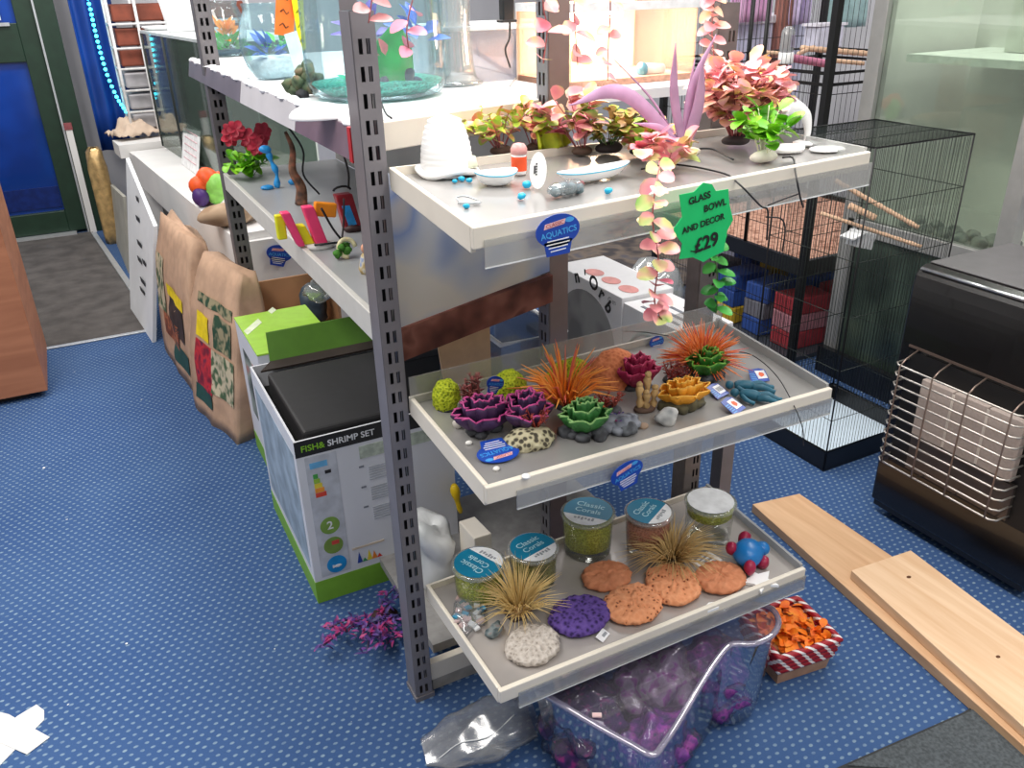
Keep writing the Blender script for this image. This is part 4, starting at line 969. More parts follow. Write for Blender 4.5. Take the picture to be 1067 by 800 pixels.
# packet of small things
p = onB(489, 640)
t = thing('blister_packet', 'crumpled clear packet of pale pink and blue pieces by the left lip', 'packet', p, -.5)
b_ = MB(); rr_ = random.Random(4)
ms_ = [mat('packet_pink', (206, 178, 178), .5), mat('packet_blue', (56, 148, 186), .4), mat('packet_white', (222, 224, 226), .5), mat('packet_teal', (30, 84, 96), .5)]
for i in range(26):
    b_.cur = rr_.choice((0, 0, 1, 2, 2, 3)); b_.box((rr_.uniform(-.026, .026), rr_.uniform(-.05, .05), .006+rr_.uniform(0, .008)), (.016, .012, .004), rr_.uniform(0, 3), rr_.uniform(-.4, .4), rr_.uniform(-.4, .4))
b_.build('contents', ms_, t)
MB().ball((0, 0, .010), (.036, .064, .012), 20, 10, .35, 60, 2, zmin=-.8).build('film', clear('wrap', (246, 248, 250), .25, .12, .12), t)
# turtle
p = onB(778, 587); t = thing('turtle_toy', 'blue and crimson toy turtle at the right end of the bottom shelf', 'toy turtle', p, .6)
tb = mat('turtle_blue', (24, 118, 190), .35, var=.06); tc_ = mat('turtle_crimson', (158, 24, 66), .4, var=.1)
MB().ball((0, 0, .030), (.040, .034, .028), 20, 12, .08, 40, 2).build('shell', tb, t)
MB().ball((.034, -.024, .027), (.018, .017, .016), 14, 9).build('head', tb, t)
for k, (x, y, z) in enumerate(((-.013, .034, .040), (.034, .018, .042), (-.040, -.016, .022), (.004, -.034, .013))):
    MB().ball((x, y, z), (.016, .014, .016), 12, 8, .25, 60, k).build('flipper', tc_, t)
# white cut-outs
def starshape(n, r1, r0): return [((r1 if k % 2 == 0 else r0)*math.cos(k*PI/n), (r1 if k % 2 == 0 else r0)*math.sin(k*PI/n)) for k in range(2*n)]
b_ = MB(); b_.prism([(x, y, 0) for x, y in starshape(5, .042, .02)], (0, 0, .006))
solo(b_, 'white_starfish', wht, 'white starfish shape lying near the front right corner of the bottom shelf', 'starfish ornament', onB(791, 606), .3)
t = thing('white_snowflake', 'white openwork plastic piece between the straw grass and the turtle', 'plastic decoration', onB(736, 586), .15)
b_ = MB()
for k in range(4): b_.box((0, (k-1.5)*.011, .004), (.052, .0035, .004), rz=.12*(k-1.5))
b_.build('bars', wht, t); b_ = MB(); b_.box((-.024, 0, .003), (.010, .046, .005)); b_.box((.026, 0, .003), (.010, .040, .005)); b_.build('ends', wht, t)
b_ = MB(); b_.prism([(-.016, -.006, 0), (.012, -.010, 0), (.022, .004, 0), (.004, .012, 0), (-.018, .006, 0)], (0, 0, .006)); solo(b_, 'white_scrap', wht, 'white scrap of plastic at the front edge below the orange discs', 'plastic scrap', onB(741, 634), .1)
# ================================================================== left side: long rack contents, bench, sacks, cartons
zR = 1.2845; zS = .9285; zBn = .65
def onR(u, v): return P(u, v, z=zR)
def onS(u, v): return P(u, v, z=zS)
bowl_glass = clear('bowl_glass', (224, 242, 246), .08, .03, .08, (196, 226, 234))
tank_glass = clear('tank_glass', (222, 232, 228), .14, .03, .10, (176, 190, 186))
def bowl(label, loc, r, h, prof, fills, name='fish_bowl', n=36):
    t = thing(name, label, 'fish bowl', loc, 0, 'glass bowls on the top of the rack')
    MB().lathe([(r*a, h*b) for a, b in prof], n=n, cap1=False).build('glass', bowl_glass, t)
    for f in fills: f(t)
    return t
round_p = [(.45, 0), (.62, .02), (.85, .16), (.98, .36), (1.0, .5), (.95, .68), (.82, .84), (.74, .92), (.80, 1.0)]
def gravel(r, h, m, z0=.006, nm='gravel'):
    def f(t): MB().lathe([(r*.75, z0), (r*.95, z0+h*.5), (r, z0+h*.8), (r*.6, z0+h), (r*.1, z0+h*1.02)], n=26, fn=lambda q, a, i: q+Vector((0, 0, .004*noise.noise(q*70)))).build(nm, m, t)
    return f
teal_gr = ramp_mat('teal_gravel', [(.1, (10, 96, 84)), (.5, (30, 160, 138)), (.9, (70, 190, 166))], 150, .6, 'voronoi', .6)
def spriggy(cx_, cy_, z0, n, R, Hh, m, nm, ls=.03, seed=0):
    def f(t):
        q = random.Random(seed); lm = MB()
        for i in range(n):
            a = q.uniform(0, 6.28); z = q.uniform(.2, 1); s = math.sqrt(1-z*z)
            b = Vector((cx_+R*.4*s*math.cos(a), cy_+R*.4*s*math.sin(a), z0+Hh*z*.5))
            lm.leaf(b, (s*math.cos(a), s*math.sin(a), z), (q.uniform(-.5, .5), -.6, 1), ls*q.uniform(.7, 1.3), ls*.5, .2)
        lm.build(nm, m, t)
    return f
org_leaf = ramp_mat('orange_fan', [(.35, (236, 120, 30)), (.65, (240, 160, 60))], 40, .5)
grn_leaf = ramp_mat('green_fan', [(.35, (20, 140, 40)), (.65, (60, 180, 60))], 40, .5)
# small far bowl
p = onR(240, 60); s = mpp(p)
bowl('small glass bowl with an orange and green plant at the far end of the rack', p+V((0, .085, 0)), .088, .19, round_p, [gravel(.06, .02, mat('slate_gravel', (70, 92, 110), .8, bump=.5)), spriggy(0, -.01, .045, 26, .07, .10, org_leaf, 'orange_fronds', .055, 1), spriggy(.01, -.02, .02, 22, .07, .05, grn_leaf, 'green_fronds', .05, 2)])
p = onR(294, 84)
bowl('round glass bowl with white gravel beside the yellow price slip', p+V((.0, .078, 0)), .082, .19, round_p, [gravel(.066, .05, mat('white_gravel', (222, 224, 226), .8, var=.1, scale=90, bump=.6)), spriggy(-.01, 0, .055, 14, .05, .05, mat('blue_orn', (44, 88, 168), .5, var=.3), 'blue_fronds', .045, 3), spriggy(.02, 0, .07, 12, .05, .06, grn_leaf, 'green_fronds', .04, 4)])
def slip(label, pts, m, y, marks=4, name='price_slip'):
    t = thing(name, label, 'price slip', P(*pts[-1], y=y), 0, 'bright price slips on the bowls')
    b = MB(); b.prism([P(u, v, y=y) for u, v in pts], (0, .0012, 0)); b.build('paper', m, t, world=True)
    b = MB(); (x0, y0), (x1, y1) = pts[0], pts[2]; cx_ = sum(q[0] for q in pts)/len(pts)
    r = random.Random(len(label))
    for k in range(marks):
        f = (k+.7)/(marks+.4); a = P(pts[0][0]*(1-f)+pts[-1][0]*f, pts[0][1]*(1-f)+pts[-1][1]*f, y=y-.0008); c = P(pts[1][0]*(1-f)+pts[2][0]*f, pts[1][1]*(1-f)+pts[2][1]*f, y=y-.0008)
        a, c = a.lerp(c, .25), a.lerp(c, .7); b.tube([a, a.lerp(c, .4)+V((0, 0, .006)), a.lerp(c, .7)-V((0, 0, .005)), c], .0012, 4)
    b.build('pen_marks', mat('marker_ink', (10, 14, 12), .6), t, world=True)
    return t
yb_ = onR(300, 92).y
slip('orange price slip stuck on the round bowl, beside the yellow one', [(288, -12), (308, -12), (306, 38), (286, 36)], mat('slip_orange', (250, 120, 40), .6), yb_, 3)
slip('tall yellow price slip hanging in front of the round bowl', [(302, -12), (315, -12), (319, 50), (313, 56)], mat('slip_yellow', (246, 232, 14), .6), yb_-.006, 4)
slip('pale blue card leaning on the round bowl under the yellow slip', [(296, 36), (309, 32), (322, 72), (308, 76)], mat('slip_blue', (206, 226, 236), .6), yb_-.012, 0)
p = onR(318, 100)
t = thing('rock_cave', 'small dark green mossy rock cave on the white shelf between the bowls', 'aquarium ornament', p)
b_ = MB(); rr_ = random.Random(3)
for i in range(12): b_.ball((rr_.uniform(-.03, .03), rr_.uniform(-.02, .02), .012+.05*i/12), (.020-.0006*i, .018, .016), 10, 7, .5, 60, i)
b_.build('rock', ramp_mat('mossy_cave', [(.35, (52, 66, 50)), (.5, (84, 98, 70)), (.65, (128, 104, 80))], 40, .8, bump=.6), t)
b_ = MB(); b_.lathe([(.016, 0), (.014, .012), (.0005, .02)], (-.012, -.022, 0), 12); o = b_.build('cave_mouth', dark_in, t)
p = onR(330, 122)+V((0, .02, 0))
mound('white_dome', 'smooth white dome of polystyrene at the near end of the white shelf', P(333, 122, z=zR), .058, .05, .026, white_top, .03, 30, 2, 'polystyrene dome', base=lambda q: None)
# big glass tank with green plants
p = P(420, 106, z=1.287); R_ = .155
t = bowl('big rounded glass tank with teal gravel and green plants behind the near upright', p+V((0.0, R_+.0, 0)), R_, .36, [(.80, 0), (.92, .02), (.99, .08), (1.0, .2), (.98, .6), (1.0, .9), (1.02, 1.0)],
     [gravel(R_*.93, .032, teal_gr), spriggy(-.06, -.07, .02, 30, .06, .05, mat('teal_rim_weed', (40, 170, 130), .5, var=.2), 'teal_weed', .03, 8),
      spriggy(.075, -.08, .10, 10, .05, .1, mat('blue_fl', (60, 100, 190), .5, var=.3), 'blue_leaves', .05, 9), spriggy(-.02, -.02, .11, 10, .05, .1, mat('violet_fl', (112, 92, 176), .5, var=.3), 'violet_leaves', .05, 10),
      spriggy(.0, -.09, .075, 8, .05, .03, mat('coral_pink_fl', (220, 110, 110), .5, var=.3), 'pink_leaves', .045, 11)], name='glass_tank')
b_ = MB(); b_.surf(lambda a, b: Vector((.005+(a-.5)*.105, -.075-.025*math.sin(a*PI), .02+b*.12*(1-.35*(2*a-1)**2)-.01*math.sin(a*7)*b)), 14, 8); b_.build('green_backdrop', mat('bright_green_plastic', (0, 156, 58), .4, var=.2, scale=20), t, solid=.004)
b_ = MB()
for k in range(7): b_.ball((-.05+k*.018, -.085+.01*math.sin(k*2), .035+.012*math.sin(k*1.7)), (.014, .013, .016), 9, 6, .5, 60, k)
b_.build('dark_rocks', mat('navy_rock', (44, 48, 74), .6, var=.4, scale=50), t)
# clear curved plastic and tub
t = thing('clear_vase', 'tall clear curved plastic vase right of the big tank', 'vase', P(470, 90, z=1.287)+V((.03, .06, 0)), 0)
MB().lathe([(.055, .0), (.060, .01), (.052, .05), (.047, .12), (.05, .2), (.06, .3)], n=28, cap1=False).build('wall', clear('vase_plastic', (232, 238, 240), .3, .05, .22), t, solid=.003)
MB().lathe([(.075, 0), (.078, .004), (.06, .010), (.056, .012)], n=28).build('foot', clear('vase_plastic', (232, 238, 240), .3, .05, .22), t)
t = thing('clear_bin', 'wide clear plastic storage bin between the vase and the middle upright', 'storage bin', V((1.0, 2.13, zR)), 0)
q0 = [V((.86, 1.99, zR)), V((1.20, 1.99, zR)), V((1.22, 2.24, zR)), V((.86, 2.24, zR))]; q1 = [a+(a-V((1.0, 2.12, zR)))*.10+V((0, 0, .125)) for a in q0]
b_ = MB(); b_.hexa(q0+q1); b_.f = b_.f[:1]+b_.f[2:]; b_.mi = b_.mi[:-1]; b_.flat = set(range(5)); b_.build('wall', clear('bin_plastic', (226, 226, 230), .2, .08, .3, (190, 190, 198)), t, world=True, solid=.003)
b_ = MB(); b_.tube([q1[0], q1[1], q1[2], q1[3]], .006, 8, closed=True); b_.build('rim', mat('bin_rim', (226, 228, 230), .3), t, world=True)
# black adapter and its lead
p = P(528, 16, y=1.9)
t = thing('power_adapter', 'black plug adapter on the rim of the clear bin with its lead hanging down', 'power adapter', p)
MB().box((0, 0, .012), (.030, .026, .05)).build('body', mat('black_plastic', (28, 28, 30), .45), t, bev=.004); MB().box((0, 0, -.012), (.040, .03, .006)).build('flange', mat('black_plastic', (28, 28, 30), .45), t, bev=.002)
b_ = MB(); b_.tube(spline([(.008, 0, -.012), (.006, 0, -.05), (-.006, 0, -.075), (.004, -.005, -.115)], 6), .0024, 6); b_.build('lead', blk, t)
cable('black cable end lying on the shelf behind the near upright', [P(396, 104, z=1.30), P(402, 118, z=1.295), P(408, 123, z=1.294)], .002)
cable('grey lead trailing over the grey deck below the clear bin', [P(545, 70, z=1.292), P(541, 76, z=1.292), P(531, 90, z=1.292)], .0016, mat('grey_lead', (110, 108, 106), .5))
# lit aquarium
xa = P(600, 100, z=1.29)
t = thing('lit_aquarium', 'brightly lit aquarium with a warm lamp behind the purple plant', 'aquarium', V((1.2, 1.85, zR)), 0)
x0, x1, y0, y1, z0, z1 = 1.03, 1.385, 1.72, 1.97, zR, 1.462
b_ = MB(); b_.box2((x0, y0, z0), (x1, y0+.006, z1)); b_.box2((x0, y0, z0), (x0+.006, y1, z1)); b_.box2((x1-.006, y0, z0), (x1, y1, z1)); b_.build('glass_walls', clear('lit_glass', (250, 246, 242), .15, .03, .05), t, world=True)
b_ = MB(); b_.box2((x0, y1, z0), (x1, y1+.006, z1)); b_.build('back_panel', mat('peach_backdrop', (244, 214, 192), .6, var=.12, scale=6), t, world=True)
b_ = MB(); b_.box2((x0, y0, z0), (x1, y1, z0+.014)); b_.build('gravel', mat('peach_gravel', (226, 184, 164), .8, var=.15, scale=80, bump=.5), t, world=True)
b_ = MB(); b_.box2((x0-.004, y0-.004, z1-.018), (x1+.004, y0+.010, z1)); b_.box2((x0-.004, y0-.004, z1-.018), (x0+.010, y1, z1)); b_.build('rim', mat('bin_rim', (226, 228, 230), .3), t, world=True)
b_ = MB(); b_.box2((x0+.03, y0+.08, z1-.035), (x1-.16, y0+.17, z1-.022)); o = b_.build('lamp', glow('warm_lamp', (255, 226, 190), 14), t, world=True); o['label'] = 'glowing warm lamp bar'
b_ = MB(); b_.tube([P(672, 72, y=1.76), P(690, 72, y=1.76)], .014, 14); b_.build('filter_tube', mat('filter_white', (226, 236, 242), .3), t, world=True)
b_ = MB(); b_.tube([P(667, 72, y=1.755), P(671, 72, y=1.755)], [.016, .016], 14); o = b_.build('suction_cup', mat('filter_blue', (40, 140, 180), .35), t, world=True)
l = bpy.data.lights.new('aquarium_bulb', 'POINT'); l.energy = 4.5; l.color = (1, .80, .60); l.shadow_soft_size = .05; lo = bpy.data.objects.new('aquarium_bulb', l); C.objects.link(lo); lo.location = (1.21, 1.85, 1.40)

# ---------- second shelf
p = onS(263, 184)
t = plant('plastic_plant', 'red-flowered plastic plant with bright green leaves on the second shelf', 'plastic plant', p, green_leaf, stem_g, 14, .075, .075, .045, .035, per=4)
q = random.Random(6); b_ = MB()
for i in range(12):
    a = q.uniform(0, 6.28); c_ = V((.075*math.cos(a)*q.uniform(.3, 1), .07*math.sin(a)*q.uniform(.3, 1), q.uniform(.08, .17)))
    for k in range(6): b_.leaf(c_, (math.cos(k*1.05), math.sin(k*1.05)*.4-.2, math.sin(k*1.05)*.9), (0, -1, .6), .030, .026, .2, True)
b_.build('flowers', mat('crimson_petal', (182, 40, 62), .5, var=.25), t)
p = onS(289, 196)
t = thing('blue_ornament', 'bright blue ribbon-like ornament beside the red-flowered plant', 'aquarium ornament', p)
MB().tube(spline([(0, 0, .002), (.004, 0, .05), (-.008, 0, .09), (-.014, 0, .13)], 6), [.008+.003*math.sin(k) for k in range(19)], 8).build('stem', mat('sky_blue', (40, 150, 220), .4, var=.2), t)
for a_, r_ in (((-.03, .0, .006), (.022, .016, .008)), ((-.02, 0, .125), (.020, .014, .013))): MB().ball(a_, r_, 10, 6, .3, 60).build('knob', mat('sky_blue', (40, 150, 220), .4, var=.2), t)
solo(MB().ball((0, 0, .008), (.014, .012, .010), 10, 7, .3, 60, 3), 'blue_pebble', mat('sky_blue', (40, 150, 220), .4), 'sky-blue blob ornament on the second shelf behind the twisted stick', 'pebble', onS(305, 192))
p = onS(314, 213)
t = thing('stick_ornament', 'twisted brown stick ornament tied with black wire on the second shelf', 'aquarium ornament', p)
b_ = MB(); b_.tube(spline([(.0, 0, 0), (.006, .0, .05), (-.012, 0, .10), (-.004, 0, .16), (-.016, .01, .21)], 6), [.019-.0006*k for k in range(25)], 9); b_.build('stick', ramp_mat('bark_twist', [(.35, (70, 50, 42)), (.55, (128, 88, 66)), (.65, (170, 104, 80))], 40, .8, bump=.6), t)
b_ = MB(); b_.tube(spline([(-.02, -.02, .24), (.02, -.02, .16), (.012, -.024, .09), (.05, -.03, .03)], 6), .003, 5); b_.build('wire', blk, t)
p = onS(334, 258)
t = thing('neon_ornament', 'neon pink and yellow slanted ornament on a white oval base', 'aquarium ornament', p)
b_ = MB(); b_.lathe([(.034, 0), (.036, .006), (.033, .012)], n=24, sx=1.0, sy=.7); b_.build('base', matte_w, t)
npink = mat('neon_pink', (252, 66, 122), .45, var=.05); nyel = mat('neon_yellow', (226, 224, 20), .45, var=.05); norg = mat('neon_orange', (252, 150, 28), .45, var=.05)
b_ = MB(); b_.hexa([(-.055, -.01, .012), (-.038, -.01, .012), (-.038, .02, .012), (-.055, .02, .012), (-.085, -.01, .098), (-.064, -.01, .098), (-.064, .02, .098), (-.085, .02, .098)])
b_.hexa([(-.012, -.01, .012), (.018, -.01, .012), (.018, .02, .012), (-.012, .02, .012), (-.032, -.01, .105), (-.006, -.01, .105), (-.006, .02, .105), (-.032, .02, .105)]); b_.build('pink_posts', npink, t, bev=.003)
b_ = MB(); b_.hexa([(-.038, .0, .012), (-.012, .0, .012), (-.012, .03, .012), (-.038, .03, .012), (-.064, .0, .060), (-.03, .0, .06), (-.03, .03, .06), (-.064, .03, .06)]); b_.box((-.085, .02, .06), (.022, .02, .06)); b_.build('yellow_panel', nyel, t, bev=.003)
b_ = MB(); b_.box((.030, .03, .085), (.055, .02, .035), ry=.2); b_.build('orange_panel', norg, t, bev=.004)
b_ = MB(); b_.tube(spline([(.01, -.015, .10), (.03, -.02, .05), (.05, -.02, .016)], 6), .003, 5); b_.tube([(-.02, -.025, .016), (.048, -.025, .013)], .003, 5); b_.tube(spline([(.05, -.02, .016), (.066, 0, .06), (.075, .01, .11)], 5), .0025, 5); b_.build('wire', blk, t)
p = onS(366, 240)
t = thing('red_lantern', 'dark red lantern-like ornament with a blue centre near the upright', 'aquarium ornament', p)
b_ = MB(); b_.hexa([(-.018, -.014, .0), (.028, -.014, .0), (.028, .02, .0), (-.018, .02, .0), (-.034, -.014, .098), (.010, -.014, .098), (.010, .02, .098), (-.034, .02, .098)]); b_.build('case', mat('deep_red', (146, 26, 38), .4, var=.2), t, bev=.004)
b_ = MB(); b_.hexa([(-.010, -.018, .018), (.012, -.018, .018), (.012, -.013, .018), (-.010, -.013, .018), (-.022, -.018, .07), (-.002, -.018, .07), (-.002, -.013, .07), (-.022, -.013, .07)]); b_.build('blue_centre', mat('sky_blue', (40, 150, 220), .4), t)
b_ = MB(); b_.tube([(-.030+.012*math.cos(k*PI/6)*1.9+.016, -.004, .108+.010*math.sin(k*PI/6)) for k in range(7)], .003, 6); b_.tube(spline([(.004, -.004, .11), (.008, -.004, .15), (.0, -.004, .20)], 4), .003, 5); b_.build('handle', blk, t)
b_ = MB(); b_.ball((.0, -.014, .006), (.024, .016, .012), 10, 6, .5, 60, 4); b_.build('dark_base', mat('brown_black', (58, 34, 34), .6, var=.3, scale=50), t)
p = onS(362, 268)
t = thing('green_wreath', 'small green and cream wreath ornament on the second shelf', 'aquarium ornament', p)
b_ = MB(); b_.tube([(.020*math.cos(k*PI/8), -.006+.006*math.sin(k*PI/8), .024+.020*math.sin(k*PI/8)) for k in range(13)], .0055, 8); b_.build('ring', mat('cream_ring', (222, 214, 170), .5, var=.2), t)
b_ = MB(); q = random.Random(4)
for k in range(12): b_.ball((-.016+q.uniform(-.016, .02), q.uniform(-.012, .01), .008+q.uniform(0, .022)), (.010, .009, .009), 8, 6, .4, 80, k)
b_.build('moss', mat('moss_green', (62, 120, 34), .8, var=.35, scale=60), t)
p = onS(383, 284)
t = thing('small_figurine', 'small cream and blue seated figurine beside the near upright', 'figurine', p)
b_ = MB(); b_.lathe([(.016, 0), (.019, .01), (.014, .03), (.010, .042), (.004, .048)], n=16); b_.build('robe', ramp_mat('robe', [(.4, (176, 150, 96)), (.55, (206, 196, 170)), (.65, (140, 156, 190))], 60, .6), t)
MB().ball((0, 0, .056), (.010, .010, .011), 12, 8).build('head', mat('figurine_skin', (222, 160, 130), .5), t)

# ---------- panels behind the coral shelves
t = thing('poster_panel', 'pale grey panel with a washed-out blue print behind the top shelf', 'panel', V((.66, 1.46, .90)), 0)
b_ = MB(); b_.hexa([(.476, 1.450, .90), (.84, 1.478, .95), (.84, 1.482, .95), (.476, 1.455, .90), (.476, 1.450, 1.20), (.84, 1.478, 1.20), (.84, 1.482, 1.20), (.476, 1.455, 1.20)])
b_.build('sheet', ramp_mat('faded_poster', [(.40, (214, 208, 198)), (.50, (186, 192, 204)), (.58, (132, 152, 196)), (.68, (216, 204, 182))], 6, .3), t, world=True)
t = thing('bark_plank', 'reddish-brown mottled plank along the bottom of the faded blue panel', 'plank', V((.66, 1.47, .85)), 0)
b_ = MB(); b_.hexa([(.470, 1.448, .828), (.842, 1.468, .884), (.842, 1.486, .884), (.470, 1.466, .828), (.470, 1.448, .897), (.842, 1.468, .944), (.842, 1.486, .944), (.474, 1.466, .897)])
b_.build('board', ramp_mat('mottled_brown', [(.35, (78, 38, 30)), (.5, (118, 66, 54)), (.62, (146, 92, 78)), (.7, (104, 54, 44))], 16, .6), t, world=True)

# ---------- bench by the wall, glass tanks on it
A_1 = P(239, 244, z=zBn); B_1 = P(139, 161, z=zBn); dB = (B_1-A_1).normalized(); nB = V((dB.y, -dB.x, 0)); zz = V((0, 0, 1))
bench_w = mat('bench_white', (232, 230, 228), .5, var=.03, scale=6)
A0 = A_1-dB*.02; 
t = thing('white_bench', 'long white bench running back along the left wall under the glass tanks', 'bench', (A_1+B_1)/2+nB*.3-zz*zBn, 0)
def slab(o0, o1, w0, w1, za, zb):
    b = MB(); q = [o0+nB*w0, o1+nB*w0, o1+nB*w1, o0+nB*w1]
    q = [V((p_.x, p_.y, 0)) for p_ in q][::-1]
    b.hexa([p_+zz*za for p_ in q]+[p_+zz*zb for p_ in q]); return b
slab(A0, B_1, 0, .75, .47, zBn).build('top_board', bench_w, t, world=True)
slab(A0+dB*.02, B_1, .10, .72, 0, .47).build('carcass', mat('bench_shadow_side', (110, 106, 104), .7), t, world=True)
B_2 = B_1+dB*.10
t = thing('white_cabinet', 'white low cabinet end between the long bench and the green door', 'cabinet', B_2+dB*.5+nB*.25-zz*zBn, 0)
slab(B_2, B_2+dB*.22, .02, .30, .0, .62).build('body', bench_w, t, world=True)
slab(B_2+dB*.24, B_2+dB*.50, -.03, .34, .58, .66).build('upper_box', bench_w, t, world=True)
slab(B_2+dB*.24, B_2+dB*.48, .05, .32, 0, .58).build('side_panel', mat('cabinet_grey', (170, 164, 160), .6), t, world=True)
# tanks
def glass_tank(label, a, b, w, z1, group='glass tanks on the bench'):
    t = thing('glass_aquarium', label, 'aquarium', (a+b)/2+nB*w/2, 0, group)
    def sl(o0, o1, w0, w1, za, zb): 
        m = MB(); q = [V((p_.x, p_.y, 0)) for p_ in (o0+nB*w0, o1+nB*w0, o1+nB*w1, o0+nB*w1)][::-1]; m.hexa([p_+zz*za for p_ in q]+[p_+zz*zb for p_ in q]); return m
    m = sl(a, b, 0, .006, zBn+.002, z1); m2 = sl(a, a+dB*.006, 0, w, zBn+.002, z1); m3 = sl(b-dB*.006, b, 0, w, zBn+.002, z1)
    for k in (m2, m3): m.add(k.v, k.f, True)
    m.build('glass_walls', tank_glass, t, world=True)
    m = sl(a, b, w, w+.008, zBn, z1); m.build('back_panel', mat('tank_back', (184, 194, 188), .5, var=.18, scale=3), t, world=True)
    m = sl(a, b, .006, w, zBn+.002, zBn+.05); m.build('gravel', mat('tank_gravel', (206, 198, 178), .8, var=.15, scale=60), t, world=True)
    for c_ in (a, b):
        m = MB(); m.tube([c_+zz*.002, V((c_.x, c_.y, z1))], .006, 5); m.build('silicone_edge', mat('silicone_black', (40, 46, 44), .5), t, world=True)
    m = sl(a-dB*.004, b+dB*.004, -.004, w+.004, z1, z1+.014); m.build('cover', mat('cover_white', (214, 220, 220), .3), t, world=True)
    return t
a0 = P(193, 168, z=zBn); a0 = V((a0.x, a0.y, zBn)); zt = P(170, 38, y=a0.y).z
b0 = P(158, 143, z=zBn)
glass_tank('empty glass tank on the bench, farther of the two', a0+dB*.012, a0+dB*.62, .45, zt)
glass_tank('empty glass tank on the bench, nearer of the two, behind the far upright', a0-dB*.95, a0-dB*.005, .45, zt)
p = a0+dB*1.05+nB*.02
t = thing('white_cup', 'white upturned cup on the cover of the farther glass tank', 'cup', V((a0.x, a0.y, zt+.014))+nB*.14+dB*.15)
MB().lathe([(.07, 0), (.075, .01), (.095, .16)], n=24).build('body', wht, t)
t = thing('white_saucer', 'white saucer on the far end of the tank cover', 'saucer', V((a0.x, a0.y, zt+.014))+nB*.08+dB*.5)
MB().lathe([(.06, 0), (.09, .02), (.085, .024)], n=24).build('dish', wht, t)
# price card
bl_, br_ = P(195, 170, z=.653), P(213, 183, z=.653)
c0 = [q_-nB*.03 for q_ in (P(197, 126, y=bl_.y), P(215, 136, y=br_.y), br_, bl_)]
pc = (c0[2]+c0[3])/2
t = thing('price_card', 'white price card with faint pink lines leaning on the nearer glass tank', 'price card', pc)
b_ = MB(); b_.prism(c0, (.002, .002, 0)); b_.build('card', mat('card_white', (240, 240, 240), .6), t, world=True)
b_ = MB()
for k in range(5):
    f = .15+.16*k; a = c0[0].lerp(c0[3], f)+V((0, -.002, 0)); c = c0[1].lerp(c0[2], f)+V((0, -.002, 0)); b_.tube([a.lerp(c, .15), a.lerp(c, .85)], .004, 4)
b_.build('printed_lines', mat('pink_print', (226, 190, 196), .6), t, world=True)
# colourful ball and driftwood on the bench
p = P(221, 213, z=zBn)
t = thing('toy_ball', 'orange, green and purple toy ball on the white bench by the far upright', 'toy ball', p)
b_ = MB(); q = random.Random(2); cols = [mat('ball_orange', (240, 90, 30), .5), mat('ball_green', (140, 206, 90), .5), mat('ball_purple', (72, 40, 112), .5), mat('ball_mauve', (150, 90, 120), .5)]
for i, (x, y, z, r, c) in enumerate(((-.0, 0, .115, .05, 0), (-.04, 0, .09, .045, 0), (.03, -.03, .085, .05, 1), (.02, -.02, .05, .045, 1), (-.045, -.03, .045, .04, 2), (-.02, .02, .05, .05, 3), (.05, 0, .10, .04, 0))):
    b_.cur = c; b_.ball((x, y, z), r, 12, 8, .15, 20, i)
b_.build('ball', cols, t)
p = P(243, 238, z=zBn)
solo(MB().ball((0, 0, .045), (.17, .09, .05), 20, 12, .35, 9, 3, zmin=-.85), 'driftwood', ramp_mat('driftwood', [(.35, (150, 120, 92)), (.6, (196, 170, 142)), (.7, (84, 72, 64))], 9, .8), 'tan driftwood piece on the white bench behind the far upright', 'driftwood', p+V((.03, .08, 0)), .5)
# end panel of the bench run, seen under the second shelf, with its ticket
t = thing('white_end_panel', 'plain white panel standing under the far end of the second shelf', 'panel', V((.85, 3.34, 0)), 0)
b_ = MB(); b_.box2((.50, 3.30, 0), (1.25, 3.335, .62)); b_.build('sheet', bench_w, t, world=True)
oval_tag('blue oval ticket on the white panel under the second shelf', P(291, 264, y=3.285), (1, 0, -.35), (.35, 0, 1), 1.5)

# ---------- leaning boards and sacks
t = thing('white_board', 'tall white board with black marks leaning on the bench beyond the paper sacks', 'board', (P(136, 320, z=0)+P(158, 356, z=0))/2)
f0, f1 = P(136, 322, z=0.0), P(159, 357, z=0.0); g0, g1 = P(131, 165, y=f0.y+.04), P(150, 190, y=f1.y+.04)
th = V((.018, .006, 0))
b_ = MB(); b_.hexa([f1, f1+th, f0+th, f0, P(160, 248, y=f1.y+.02), P(160, 248, y=f1.y+.02)+th, g0+th, g0]); b_.v[4] = P(160, 236, y=f1.y+.02); b_.v[5] = b_.v[4]+th; b_.build('sheet', mat('polyboard', (222, 226, 230), .6, var=.06, scale=5), t, world=True)
def onboard(u, v): return f0.lerp(f1, u).lerp(g0.lerp(b_0, u), v)
b_0 = b_.v[4] if b_.v else P(160, 236, y=f1.y+.02)
for u, v, w_, h_ in ((.45, .92, .05, .012), (.45, .78, .07, .012), (.5, .62, .09, .012), (.5, .5, .08, .012), (.62, .38, .10, .012), (.6, .30, .10, .010), (.68, .55, .06, .012)):
    b_ = MB(); c_ = onboard(u, v)-V((.004, .002, 0)); e = (f1-f0).normalized()
    b_.hexa([c_-e*w_*.5-zz*h_, c_+e*w_*.5-zz*h_, c_+e*w_*.5-zz*h_+V((.003, .001, 0)), c_-e*w_*.5-zz*h_+V((.003, .001, 0)), c_-e*w_*.5+zz*h_, c_+e*w_*.5+zz*h_, c_+e*w_*.5+zz*h_+V((.003, .001, 0)), c_-e*w_*.5+zz*h_+V((.003, .001, 0))]); b_.build('black_mark', mat('ink', (44, 44, 50), .6), t, world=True)

